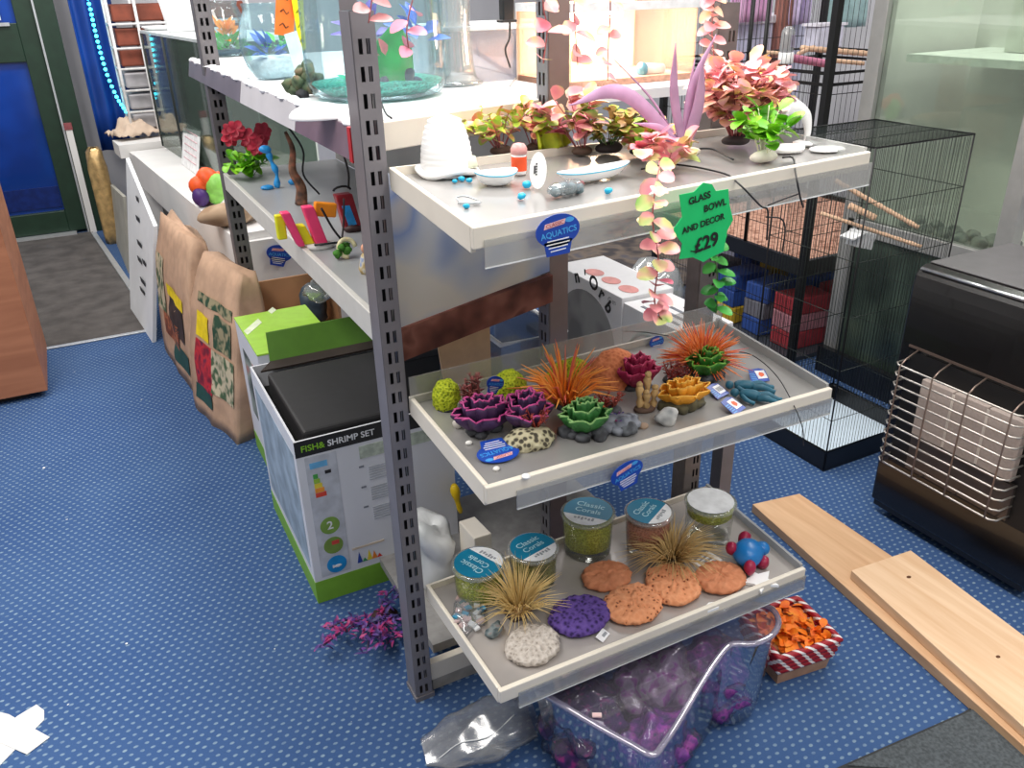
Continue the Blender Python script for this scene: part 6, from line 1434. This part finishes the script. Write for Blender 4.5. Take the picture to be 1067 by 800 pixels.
b_ = MB(); b_.lathe([(.030, 0), (.031, .004), (.031, .040), (.028, .042)], c_, 18); b_.build('cap', wht, t, world=True); b_ = MB(); b_.lathe([(.026, .042), (.028, .05), (.026, .12), (.018, .135), (.006, .14)], c_, 18); b_.build('bottle', clear('bottle_plastic', (236, 236, 240), .2, .05, .3), t, world=True); b_ = MB(); b_.box(c_+V((0, -.03, .085)), (.018, .002, .045)); b_.build('printed_label', mat('bottle_print', (150, 140, 160), .6), t, world=True)
stick('pink cloth-wrapped perch in the big black cage', P(822, 60, y=2.75), P(865, 67, y=2.75), .016, mat('pink_wrap', (198, 120, 150), .7, var=.1), 'padded_perch', ridg=False)
stick('pale wooden perch end sticking right of the pink padded perch', P(866, 63, y=2.75), P(900, 66, y=2.7), .009)
stick('long pale wooden perch behind the pink padded one', P(835, 50, y=2.9), P(905, 56, y=2.85), .012)
stick('pale perch left of the water bottle', P(791, 54, y=2.85), P(818, 56, y=2.8), .008)
stick('slanting pale perch stub right of the water bottle', P(832, 56, y=2.82), P(848, 49, y=2.95), .009)
t = thing('white_feeder_box', 'pale lilac plastic feeder box at the back of the black cage', 'feeder', P(858, 50, y=3.2)); c_ = P(858, 38, y=3.2)
b_ = MB(); b_.box(c_, (.17, .09, .10)); b_.build('tray', mat('feeder_lilac', (200, 200, 216), .5), t, world=True, bev=.006); b_ = MB(); b_.box(c_+V((0, 0, .055)), (.20, .10, .012)); b_.build('lid', mat('feeder_white', (220, 218, 228), .5), t, world=True)
# hanging cloths behind the cage
def cloth(label, u0, u1, y, m, v1, k=6, name='hanging_cloth'):
    a, c = P(u0, v1, y=y), P(u1, v1, y=y); w_ = (c-a)
    t = solo(MB().surf(lambda p_, q_: V((w_.x*p_, .025*math.sin(p_*k*PI)+.01*math.sin(q_*9+p_*4), (1.85-a.z)*q_)), 30, 12), name, m, label, 'cloth', a, 0, 'cloths hanging behind the black cage', solid=.004)
    return t
cloth('pink-lilac cloth hanging at the left behind the black cage', 762, 800, 3.55, mat('cloth_pink', (222, 176, 214), .8, var=.1), 24)
cloth('pale lilac cloth hanging right of the brown post', 822, 840, 3.56, mat('cloth_lilac', (204, 190, 226), .8, var=.1), 26, 4)
cloth('pale teal cloth hanging near the display cabinet', 858, 900, 3.58, mat('cloth_teal', (166, 196, 198), .8, var=.1), 30, 5)
t = thing('brown_post', 'brown wooden post standing behind the black cage between the cloths', 'wooden post', V((P(812, 60, y=3.6).x, 3.6, 0))); MB().box((0, 0, .95), (.075, .06, 1.9)).build('shaft', wood('brown_post_wood', (120, 74, 66), (150, 98, 84), 3, (8, 8, 1.2)), t)
b_ = MB(); b_.box((0, 0, .03), (.11, .10, .06)); b_.build('foot', wood('brown_post_wood', (120, 74, 66), (150, 98, 84), 3), t)
t = thing('storage_box', 'tall pale lilac storage box behind the black cage', 'storage box', V((P(785, 60, y=3.75).x, 3.75, 0))); MB().box((0, 0, .65), (.50, .24, 1.30)).build('body', mat('lilac_box', (196, 198, 222), .6, var=.04), t, bev=.01); MB().box((0, 0, 1.31), (.53, .27, .04)).build('lid', mat('lilac_lid', (226, 226, 236), .5), t, bev=.006)
# things in the lower storey
q = random.Random(31); cols = [('red', (176, 56, 66)), ('blue', (50, 84, 160)), ('olive green', (140, 150, 30)), ('yellow', (206, 170, 50)), ('pink', (190, 130, 140)), ('grey', (120, 120, 130))]
for i in range(24):
    cn, cc_ = cols[q.choice((0, 0, 1, 1, 2, 3, 4, 5, 5))]; ix, iy, iz = (i//3) % 2, (i//6), i % 3
    solo(MB().box((0, 0, .040), (.20, .13, .078), q.uniform(-.12, .12)), 'toy_pack', mat('toy_'+cn, cc_, .6), cn+' toy pack stacked in the lower storey of the big black cage', 'toy pack', V((2.70+.26*ix, 2.50+.19*iy, .021+.0795*iz)), 0, 'toy packs in the black cage', bev=.006)
t = thing('black_bucket', 'black bucket on the carpet behind the right upright', 'bucket', V((1.66, 2.22, 0)))
MB().lathe([(.10, 0), (.13, .20), (.135, .24), (.12, .235), (.09, .02)], n=26).build('body', mat('bucket_black', (26, 26, 28), .4), t); MB().tube([(.135*math.cos(a*PI/10), .0, .22+.05*math.sin(a*PI/10)) for a in range(11)], .004, 5).build('handle', steel, t)
solo(MB().ball((0, 0, .16), (.13, .12, .17), 20, 12, .35, 14, 2, zmin=-.93), 'clear_sack', clear('bag_film', (236, 236, 236), .3, .15, .25), 'clear plastic sack lying on the dark cage base beside the black bucket', 'plastic bag', V((1.98, 2.62, .16)))
t = thing('dark_mat', 'dark speckled mat on the carpet far behind the white boxes', 'mat', V((3.1, 4.3, 0.0)))
b_ = MB(); b_.box2((2.15, 3.42, .001), (4.1, 5.2, .012)); b_.build('sheet', ramp_mat('speckled_mat', [(.4, (58, 54, 56)), (.55, (104, 92, 82)), (.68, (76, 74, 80))], 9, .9), t, world=True)

t = thing('cage_base', 'dark grey cage base with a wire panel lying on the carpet behind the white boxes', 'cage base', V((2.12, 2.75, 0)))
b_ = MB(); b_.box2((1.74, 2.36, .0), (2.49, 3.30, .035)); b_.build('tray', mat('slate_tray', (62, 66, 74), .5, var=.15, scale=8), t, world=True, bev=.006)
b_ = MB(); wire_panel(b_, (1.74, 2.40, .04), (.75, 0, 0), (0, .88, .07), 34, 0, .0014, (0, .25, .5, .75, 1)); b_.build('wire_panel', wireb, t, world=True)
# display cabinet at the right edge
fx, fy0, fy1 = 2.62, 1.62, 2.25
t = thing('glass_cabinet', 'tall glass display cabinet with a grey frame at the right edge', 'display cabinet', V((fx+.3, 1.93, 0)), 0)
fr_m = mat('cabinet_frame', (168, 168, 166), .35, .4, .05, 20)
b_ = MB(); b_.box2((fx, fy1-.03, 0), (fx+.05, fy1+.03, 2.1)); b_.box2((fx, fy0-.03, 0), (fx+.05, fy0+.03, 2.1)); b_.box2((fx, fy0, .60), (fx+.04, fy1, .66)); b_.build('frame', fr_m, t, world=True, bev=.003)
b_ = MB(); b_.box2((fx+.02, fy0+.03, .66), (fx+.026, fy1-.03, 2.1)); b_.build('glass_front', clear('cabinet_glass', (234, 240, 234), .08, .03, .07, (190, 198, 190)), t, world=True)
b_ = MB(); b_.box2((fx+.55, fy0-.03, 0), (fx+.57, fy1+.03, 2.1)); b_.box2((fx+.05, fy1+.0, 0), (fx+.55, fy1+.02, 2.1)); b_.box2((fx+.05, fy0-.30, .60), (fx+.55, fy1, .64)); b_.build('carcass', mat('cabinet_inside', (208, 210, 204), .6, var=.08, scale=3), t, world=True)
b_ = MB(); b_.box2((fx-.03, fy0-.30, 0), (fx+.0, fy1+.03, .11)); b_.build('plinth', trayb, t, world=True)
b_ = MB(); b_.box2((fx+.02, fy0-.30, 0), (fx+.55, fy1-.03, .598)); o = b_.build('lower_tank', ramp_mat('dark_green_tank', [(.35, (38, 48, 42)), (.55, (66, 80, 70)), (.7, (86, 98, 80))], 5, .25), t, world=True); o['label'] = 'dark green lower tank panel'
b_ = MB(); b_.box2((fx+.10, fy0-.2, 1.222), (fx+.55, fy1-.06, 1.248)); b_.build('glass_shelf', mat('frosted_shelf', (214, 222, 214), .35), t, world=True)
b_ = MB(); b_.box2((fx+.36, fy0-.2, 1.25), (fx+.54, fy1-.25, 1.42)); b_.build('white_carton', mat('carton_pale', (196, 200, 190), .6, var=.06), t, world=True)
q = random.Random(5)
for i in range(12): solo(MB().ball((0, 0, .018), (.03, .028, .022), 9, 6, .4, 30, i, zmin=-.8), 'pebble', ramp_mat('cab_pebbles', [(.4, (120, 128, 124)), (.6, (190, 194, 186))], 20, .6), 'rounded grey pebble on the floor of the glass display cabinet', 'pebble', V((fx+.09+.07*(i % 2), fy0+.06+.075*(i//2), .6605 if False else .6405)), i*.7, 'pebbles in the glass cabinet')

# gas heater
hx, hy0, hy1 = 1.955, .93, 1.432
t = thing('gas_heater', 'black portable gas heater with a wire guard at the right edge', 'heater', V((hx+.2, 1.22, 0)), 0)
hb = mat('heater_black', (20, 18, 18), .22, .0, .1, 10, coat=.3)
prof = [(0, .045), (0, .735), (.004, .765), (.018, .784), (.04, .792), (.40, .792), (.40, .045)]
b_ = MB(); b_.prism([V((hx+a, hy0, z)) for a, z in prof], (0, hy1-hy0, 0)); b_.build('body', hb, t, world=True, bev=.006)
b_ = MB(); b_.box2((hx+.05, hy0+.006, .7925), (hx+.39, hy1-.006, .797)); b_.build('top_plate', mat('heater_top', (96, 94, 96), .45, .1, .06, 20), t, world=True, bev=.002)
b_ = MB(); b_.tube([(hx+.012, hy0+.02, .784), (hx+.012, hy1-.012, .784)], .0055, 8); o = b_.build('edge_highlight', mat('highlight_metal', (206, 208, 210), .2, .9), t, world=True)  # bright metal bar stands in for the highlight along the curved top edge
b_ = MB(); b_.box2((hx-.004, hy0+.02, .565), (hx+.002, hy1-.03, .571)); b_.build('seam_trim', mat('dull_trim', (108, 92, 84), .4, .5), t, world=True)
b_ = MB(); b_.box2((hx-.003, hy0+.015, .20), (hx+.001, hy1-.035, .555)); b_.build('recess', mat('heater_recess', (12, 11, 12), .5), t, world=True)
cer = mat('ceramic', (172, 158, 150), .75, var=.06, scale=120, bump=.3)
for k in range(3):
    y1_ = 1.325-k*.100; b_ = MB(); b_.box2((hx-.026, y1_-.097, .330), (hx-.004, y1_, .500)); b_.build('ceramic_plaque', cer, t, world=True, bev=.002)
for k in range(2): b_ = MB(); b_.box2((hx-.028, 1.222-k*.1, .335), (hx-.0255, 1.229-k*.1, .495)); b_.build('plaque_strip', mat('ceramic_light', (206, 196, 186), .6), t, world=True)
b_ = MB(); b_.box2((hx-.014, 1.02, .212), (hx-.002, 1.33, .318)); b_.build('reflector', mat('reflector_grey', (92, 84, 80), .3, .6, .1, 30), t, world=True)
chrome_w = mat('guard_wire', (206, 200, 192), .28, .75)
b_ = MB(); gx = hx-.062
for k in range(11):
    z = .225+k*.0305; b_.tube([(hx+.004, 1.395, z), (gx+.012, 1.393, z), (gx, 1.380, z), (gx, 1.035, z), (gx+.012, 1.022, z), (hx+.004, 1.020, z)], .0028, 6)
b_.build('guard_bars', chrome_w, t, world=True)
b_ = MB()
for y in (1.372, 1.27, 1.165, 1.045): b_.tube([(hx+.004, y, .565), (gx+.02, y, .548), (gx-.003, y, .53), (gx-.003, y, .225), (hx, y, .21)], .0026, 6)
b_.tube([(hx+.0, 1.385, .566), (hx+.0, 1.03, .566)], .0026, 6); b_.build('guard_uprights', mat('guard_dull', (140, 122, 112), .35, .7), t, world=True)
for x, y in ((hx+.05, hy1-.05), (hx+.05, hy0+.05), (hx+.35, hy1-.05), (hx+.35, hy0+.05)):
    b_ = MB(); b_.tube([(x, y-.012, .023), (x, y+.012, .023)], .022, 12); b_.build('castor', trayb, t, world=True)
b_ = MB(); b_.box2((hx+.002, hy0+.01, .03), (hx+.39, hy1-.012, .05)); b_.build('base_plate', trayb, t, world=True)

# planks
pine = wood('pine', (216, 178, 140), (232, 200, 166), 2.4, (14, 1.2, 14)); pine2 = wood('pine_dark', (198, 156, 118), (216, 178, 140), 2.4, (14, 1.2, 14))
def plank(label, pts, z0, z1, m):
    q = [P(u, v, z=z1) for u, v in pts]; c = sum(q, V((0, 0, 0)))/4
    t = solo(MB().hexa([V((p_.x-c.x, p_.y-c.y, 0)) for p_ in q]+[V((p_.x-c.x, p_.y-c.y, z1-z0)) for p_ in q]), 'wooden_plank', m, label, 'plank', V((c.x, c.y, z0)), 0, 'loose pine planks on the carpet', bev=.002)
    return t
plank('longer pine plank lying flat on the carpet under the other one', [(1180, 878), (1330, 850), (833, 514), (784, 525)], .0005, .030, pine2)
plank('shorter pine plank with knots resting on top of the other plank', [(1195, 873), (1290, 830), (949, 573), (887, 594)], .0305, .058, pine)
for u, v in ((947, 602), (1040, 684)):
    pass
b_ = MB(); o_ = None
for (u, v, r) in ((947, 601, .007), (1040, 684, .006)):
    c = P(u, v, z=.0582); b_.lathe([(r, 0), (r*.6, .0004), (.0004, .0005)], c, 14, sy=.7)
kn = b_.build('wood_knots', mat('knot_brown', (98, 60, 36), .7), None)
pl = [o for o in C.objects if o.get('label', '').startswith('shorter pine')][0]
kn.data.transform(Matrix.Translation(-pl.location)); kn.parent = pl

# ribbed rubber mat
q = [P(862, 806, z=0), P(1003, 744, z=0), P(1003, 744, z=0)+V((.55, .02, 0)), P(862, 806, z=0)+V((.55, -.35, 0))]
t = thing('rubber_mat', 'dark grey ribbed rubber mat at the bottom right corner', 'mat', (q[0]+q[2])/2)
b_ = MB(); b_.hexa([p_+V((0, 0, .0006)) for p_ in (q[0], q[3], q[2], q[1])]+[p_+V((0, 0, .006)) for p_ in (q[0], q[3], q[2], q[1])]); b_.build('border', mat('mat_border', (44, 46, 48), .8), t, world=True)
cq = sum(q, V((0, 0, 0)))/4; q2 = [cq+(p_-cq)*.90 for p_ in q]
b_ = MB(); b_.hexa([p_+V((0, 0, .0062)) for p_ in (q2[0], q2[3], q2[2], q2[1])]+[p_+V((0, 0, .009)) for p_ in (q2[0], q2[3], q2[2], q2[1])]); b_.build('pile', mat('mat_pile', (74, 80, 84), .95, var=.3, scale=140, bump=.8, bscale=180), t, world=True)
# tape cross
tp = mat('white_tape', (206, 206, 206), .6, var=.05, scale=20)
t = thing('tape_cross', 'cross of white tape stuck on the carpet at the lower left', 'tape', P(12, 760, z=0))
def strip(pts, z0):
    b = MB(); b.prism([P(u, v, z=z0) for u, v in pts][::-1], (0, 0, .0007)); b.build('tape_strip', tp, t, world=True)
strip([(-24, 800), (-14, 812), (32, 764), (46, 750), (46, 740), (38, 734), (18, 746), (-20, 780)], .0008); strip([(-18, 748), (-4, 741), (9, 744), (30, 756), (52, 768), (28, 786), (10, 778), (-14, 768)], .0016)
# flecks
for k, (u, v, r, l) in enumerate(((132, 671, .0035, 'tiny white fleck alone on the carpet at the left'), (901, 795, .006, 'white fleck on the carpet beside the rubber mat'), (46, 488, .005, 'pale fleck on the carpet in the left middle'))):
    solo(MB().ball((0, 0, r*.5), (r, r*.8, r*.5), 8, 6), 'white_fleck', wht, l, 'fleck', P(u, v, z=0), 0, 'white flecks on the carpet')

# plant on the carpet
branch_cols = ramp_mat('purple_frond', [(.36, (40, 34, 92)), (.48, (92, 58, 140)), (.58, (176, 40, 104)), (.7, (60, 62, 130))], 22, .55)
p = P(392, 655, z=0)
t = thing('fallen_plant', 'purple and pink plastic plant lying on the carpet by the green and white box', 'plastic plant', p)
q = random.Random(77); b_ = MB(); lm = MB()
for i in range(18):
    a = q.uniform(2.0, 5.6) if i < 13 else q.uniform(0, 6.28); R_ = q.uniform(.07, .175); tip = V((R_*math.cos(a), R_*math.sin(a)*.9, .012+q.uniform(0, .075))); mid = tip*.5+V((0, 0, .03)); sp = spline([(0, 0, .012), mid, tip], 4); b_.tube(sp, .0022, 4)
    for k in range(16):
        c = sp[min(8, 2+k//2)]+V((q.uniform(-.008, .008), q.uniform(-.008, .008), q.uniform(0, .008))); lm.leaf(c, (q.uniform(-1, 1), q.uniform(-1, 1), q.uniform(-.2, 1)), (q.uniform(-.5, .5), q.uniform(-.5, .5), 1), q.uniform(.014, .028), .009, .3)
b_.build('stems', mat('plum_stem', (70, 48, 88), .6), t); lm.build('fronds', branch_cols, t); MB().ball((.03, .02, .014), (.035, .028, .018), 12, 8, .4, 40, 3, zmin=-.75).build('base', mat('brown_black', (58, 44, 40), .7, var=.3), t)

# clear upturned tank lid on purple bags
clear_tray = clear('tray_clear', (238, 236, 242), .16, .04, .05, (214, 210, 222))
z1 = .235
q = [P(576, 732, z=z1), P(690, 790, z=z1), P(752, 688, z=z1), P(815, 655, z=z1), P(812, 632, z=z1), P(785, 615, z=z1)]
cT = P(680, 715, z=z1); base = V((cT.x, cT.y, 0))
t = thing('clear_case', 'large clear plastic case with rounded rim leaning out under the bottom shelf', 'clear case', base)
rim = [P(u, v, z=z1) for u, v in ((556, 716), (575, 728), (620, 755), (660, 777), (676, 786), (684, 785), (690, 777), (705, 755), (735, 705), (755, 677), (766, 671), (785, 671), (803, 663), (811, 651), (809, 640), (800, 632), (783, 628))]
bk = [P(760, 640, z=z1), P(700, 640, z=z1), P(600, 680, z=z1)]
ring = rim+bk; 
b_ = MB(); b_.tube(spline(rim, 4), .0068, 8); b_.build('rim', clear('rim_clear', (214, 206, 226), .5, .08, .35, (196, 188, 214)), t, world=True)
cc = sum(ring, V((0, 0, 0)))/len(ring); n = len(ring)
vs = []; 
for f, zz_ in ((1, z1), (.97, z1-.05), (.90, .06), (.86, .012)):
    for p_ in ring: vs.append(V((cc.x+(p_.x-cc.x)*f, cc.y+(p_.y-cc.y)*f, zz_)))
fs = [(j*n+i, j*n+(i+1) % n, (j+1)*n+(i+1) % n, (j+1)*n+i) for j in range(3) for i in range(n)]+[list(range(3*n, 4*n))]
MB().add(vs, fs).build('wall', clear_tray, t, world=True)
MB().add([V((cc.x+(p_.x-cc.x)*.985, cc.y+(p_.y-cc.y)*.985, z1-.004)) for p_ in ring], [list(range(n))]).build('cover', clear('cover_clear', (242, 240, 246), .16, .05, .07, (206, 200, 220)), t, world=True)
b_ = MB(); b_.hexa([P(617, 800, z=.02), P(630, 800, z=.02), P(630, 795, z=.02), P(617, 795, z=.02), P(614, 752, z=.20), P(629, 757, z=.20), P(629, 752, z=.202), P(614, 748, z=.202)]); o = b_.build('grey_strut', mat('strut_grey', (176, 174, 182), .5), t, world=True)
b_ = MB(); b_.box(P(622, 745, z=.238), (.018, .010, .003), rz=-.5); b_.build('pink_sticker', mat('sticker_pink', (222, 190, 190), .5), t, world=True)
# purple bags of gravel inside and behind
def gbag(label, loc, r, cols, seed, rz=0, name='gravel_bag'):
    t = thing(name, label, 'gravel bag', loc, rz, 'bags of purple gravel under the bottom shelf')
    MB().ball((0, 0, r[2]*.8), (r[0]*1.0, r[1]*1.0, r[2]*.98), 40, 26, .5, 30, seed+3, zmin=-.85).build('gravel', cols, t)
    MB().ball((0, 0, r[2]*.85), [k_*1.08 for k_ in r], 40, 26, .5, 30, seed+3, zmin=-.9).build('film', clear('bag_film2', (246, 244, 248), .10, .12, .02), t)
    return t
pg = ramp_mat('purple_gravel', [(.3, (74, 26, 110)), (.5, (128, 40, 150)), (.62, (176, 66, 170)), (.75, (70, 60, 110))], 60, .7, bump=.6); pg2 = ramp_mat('dark_purple_gravel', [(.3, (34, 22, 66)), (.55, (70, 34, 96)), (.7, (150, 40, 120))], 60, .7, bump=.6); pg3 = ramp_mat('pale_mauve_gravel', [(.3, (120, 108, 124)), (.5, (160, 140, 160)), (.6, (150, 60, 150)), (.75, (80, 40, 100))], 45, .6, bump=.5)
gbag('bag of bright purple gravel at the right end of the clear case', V((1.02, 1.055, .014)), (.072, .07, .085), pg, 1, .4)
gbag('bag of mauve-grey gravel in the middle of the clear case', V((.86, 1.06, .014)), (.085, .08, .105), pg3, 2)
gbag('bag of dark purple gravel at the left end of the clear case', V((.685, 1.06, .014)), (.078, .09, .095), pg2, 3)
gbag('bag of purple gravel right in front of the case corner', V((.775, .945, .014)), (.075, .05, .09), pg, 6)
b_ = MB(); b_.ball((0, 0, .02), (.032, .026, .02), 12, 8, .3, 30, 2, zmin=-.9); solo(b_, 'turquoise_lump', mat('turq', (70, 170, 196), .4), 'turquoise lump at the bottom edge inside the clear case', 'aquarium ornament', V((.725, .945, .014)))
b_ = MB(); b_.ball((0, 0, .018), (.020, .018, .018), 12, 8, .3, 30, 4, zmin=-.9); solo(b_, 'white_lump', wht, 'white lump beside the turquoise one inside the clear case', 'aquarium ornament', V((.67, .975, .014)))
# clear bag on the carpet
p = P(500, 772, z=0); d = (P(448, 790, z=0)-P(556, 762, z=0))
t = thing('clear_bag', 'empty clear plastic bag lying on the carpet under the left front of the bottom shelf', 'plastic bag', V((p.x, p.y, 0)), math.atan2(d.y, d.x))
def fb(a, b):
    th_ = 2*PI*b; tap = .25+.75*math.sin(PI*min(1, .12+a*.72)); x = .125-a*.25; w_ = .075*tap; h = .055*tap*(.25+.75*a)
    k = 1+.22*noise.noise(V((x*20, math.cos(th_)*2, math.sin(th_)*2)))
    return V((x, w_*math.cos(th_)*k, max(.0015, h*.9+h*math.sin(th_)*k)))
MB().surf(fb, 26, 28).build('film', clear('bag_clear', (236, 238, 240), .22, .16, .16, (200, 202, 206)), t)
b_ = MB(); b_.tube(spline([fb(.10, .12)+V((0, 0, .001)), fb(.3, .18)+V((0, 0, .001)), fb(.55, .14)+V((0, 0, .001)), fb(.8, .2)+V((0, 0, .001))], 6), .0012, 5); b_.build('seam', mat('seam_white', (226, 228, 230), .3), t)

# candy-striped basket with orange petals
p = P(828, 700, z=0); 
fa, fbb, fc, fd = P(772, 705, z=.0), P(850, 722, z=.0), P(858, 665, z=0), P(790, 650, z=0)
cB = (fa+fbb+fc+fd)/4
t = thing('gift_basket', 'red and white candy-striped basket on the carpet under the right end of the bottom shelf', 'basket', V((cB.x, cB.y, 0)))
X_ = .082; Y_ = .076; Hh = .085
kx = V((1, .0, 0)); 
stripe = bpy.data.materials.new('candy_stripe'); stripe.use_nodes = True
nt = stripe.node_tree; wv = nt.nodes.new('ShaderNodeTexWave'); tc = nt.nodes.new('ShaderNodeTexCoord'); wv.bands_direction = 'DIAGONAL'; wv.inputs['Scale'].default_value = 20; cr = nt.nodes.new('ShaderNodeValToRGB')
cr.color_ramp.interpolation = 'CONSTANT'; cr.color_ramp.elements[0].color = srgb((158, 16, 34)); cr.color_ramp.elements[1].position = .78; cr.color_ramp.elements[1].color = srgb((232, 226, 224))
nt.links.new(tc.outputs['Object'], wv.inputs['Vector']); nt.links.new(wv.outputs['Fac'], cr.inputs['Fac']); nt.links.new(cr.outputs['Color'], nt.nodes['Principled BSDF'].inputs['Base Color']); nt.nodes['Principled BSDF'].inputs['Roughness'].default_value = .5
def rect(x, y, z, n=6):
    out = []
    c = [(-x, -y), (x, -y), (x, y), (-x, y)]
    for i in range(4):
        a, b = V((*c[i], z)), V((*c[(i+1) % 4], z))
        for k in range(n): out.append(a.lerp(b, (k+.5)/n if False else k/n))
    return out
t.rotation_euler = (0, 0, -.12)
b_ = MB(); b_.hexa([(-X_*.86, -Y_*.86, 0), (X_*.86, -Y_*.86, 0), (X_*.86, Y_*.86, 0), (-X_*.86, Y_*.86, 0), (-X_*.93, -Y_*.93, .045), (X_*.93, -Y_*.93, .045), (X_*.93, Y_*.93, .045), (-X_*.93, Y_*.93, .045)]); b_.build('base', mat('basket_tan', (176, 136, 110), .7), t)
for k in range(4):
    f = .92+.035*k; MB().tube(rect(X_*f, Y_*f, .046+k*.0160), .0085, 8, closed=True).build('striped_ring', stripe, t)
b_ = MB(); b_.hexa([(-X_*.94, -Y_*.94, .044), (X_*.94, -Y_*.94, .044), (X_*.94, Y_*.94, .044), (-X_*.94, Y_*.94, .044), (-X_*.97, -Y_*.97, .078), (X_*.97, -Y_*.97, .078), (X_*.97, Y_*.97, .078), (-X_*.97, Y_*.97, .078)]); b_.build('filling', mat('fill_tan', (196, 140, 96), .8, var=.2, scale=50), t)
q = random.Random(14); petals = MB()
for i in range(130):
    petals.leaf((q.uniform(-.070, .070), q.uniform(-.063, .063), .080+q.uniform(0, .018)), (q.uniform(-1, 1), q.uniform(-1, 1), q.uniform(-.1, .7)), (q.uniform(-.6, .6), q.uniform(-.6, .6), 1), .028, .020, .3, True)
pt_ = petals.build('petals', ramp_mat('petal_orange', [(.3, (236, 96, 10)), (.6, (250, 138, 24)), (.74, (240, 170, 60))], 30, .6), None)
pt_.location = t.location; pt_.rotation_euler = t.rotation_euler; tag(pt_, 'heap of orange petals and wrapped pieces filling the striped basket', 'petals', kind='stuff'); pt_.name = 'orange_petals'


# ================================================================== far left background: lights, rack
t = thing('blue_curtain', 'dark blue sheet hanging behind the string of lights by the green door', 'curtain', V((.22, 6.44, .0)))
x0 = P(84, 60, y=6.45).x; x1 = P(128, 60, y=6.45).x
MB().surf(lambda a, b: V((x0+(x1-x0)*a-.22, .02*math.sin(a*14), .55+1.5*b)), 30, 6).build('sheet', mat('curtain_blue', (16, 60, 140), .45, var=.25, scale=3), t, solid=.004)
fl_ = thing('fairy_lights', 'string of cyan fairy lights slanting down in front of the blue sheet', 'string lights', P(131, 116, y=6.36))
pp = [P(u, v, y=6.36) for u, v in ((86, -20), (93, 5), (98, 28), (104, 52), (111, 76), (121, 100), (131, 116))]; sp = spline(pp, 6)
b_ = MB(); b_.tube(sp, .004, 5); b_.build('wire', blk, fl_, world=True)
b_ = MB()
tot = len(sp)
for k in range(26):
    f = k/25*(tot-1); i = min(tot-2, int(f)); c = sp[i].lerp(sp[i+1], f-i); b_.ball(c+V((0, -.008, 0)), .0115, 8, 6)
b_.build('bulbs', glow('cyan_led', (70, 225, 255), 5), fl_, world=True)
wr = thing('wire_rack', 'white wire display rack with brown packets behind the glass tanks', 'display rack', V((.7, 6.25, 0)))
x0, x1, yA, yB = P(122, 60, y=6.1).x, 1.2, 6.1, 6.4
b_ = MB()
for x in (x0, x0+.16, x0+.34, x1):
    b_.tube([(x, yA, 0), (x, yA, 2.0)], .010, 6); b_.tube([(x, yB, 0), (x, yB, 2.0)], .010, 6)
for z in (.70, .82, .95, 1.08, 1.20, 1.34, 1.5): b_.tube([(x0, yA, z), (x1, yA, z)], .008, 6); b_.tube([(x0, yA, z), (x0, yB, z)], .008, 6)
b_.build('wires', mat('white_wire', (226, 226, 226), .4), wr, world=True)
for z, lv in ((1.085, 'lowest'), (1.205, 'middle'), (1.345, 'top')):
    solo(MB().box2((.02-(x1-x0)/2, .02-.15, 0), ((x1-x0)/2-.02, .13, .10)), 'brown_packet', mat('packet_brown', (128, 64, 46), .7, var=.25, scale=12), 'brown packet on the %s of the three brown rows of the white wire rack' % lv, 'packet', V(((x0+x1)/2, yA+.15, z+.0085)), 0, 'packets on the wire rack', bev=.01)
for z, lv in ((.705, 'lowest'), (.825, 'middle'), (.955, 'top')):
    solo(MB().box2((.02-(x1-x0)/2, .02-.15, 0), ((x1-x0)/2-.02, .13, .09)), 'grey_packet', mat('packet_greyw', (178, 176, 180), .7, var=.15, scale=10), 'grey packet on the %s of the three grey rows of the white wire rack' % lv, 'packet', V(((x0+x1)/2, yA+.15, z+.0085)), 0, 'packets on the wire rack', bev=.01)
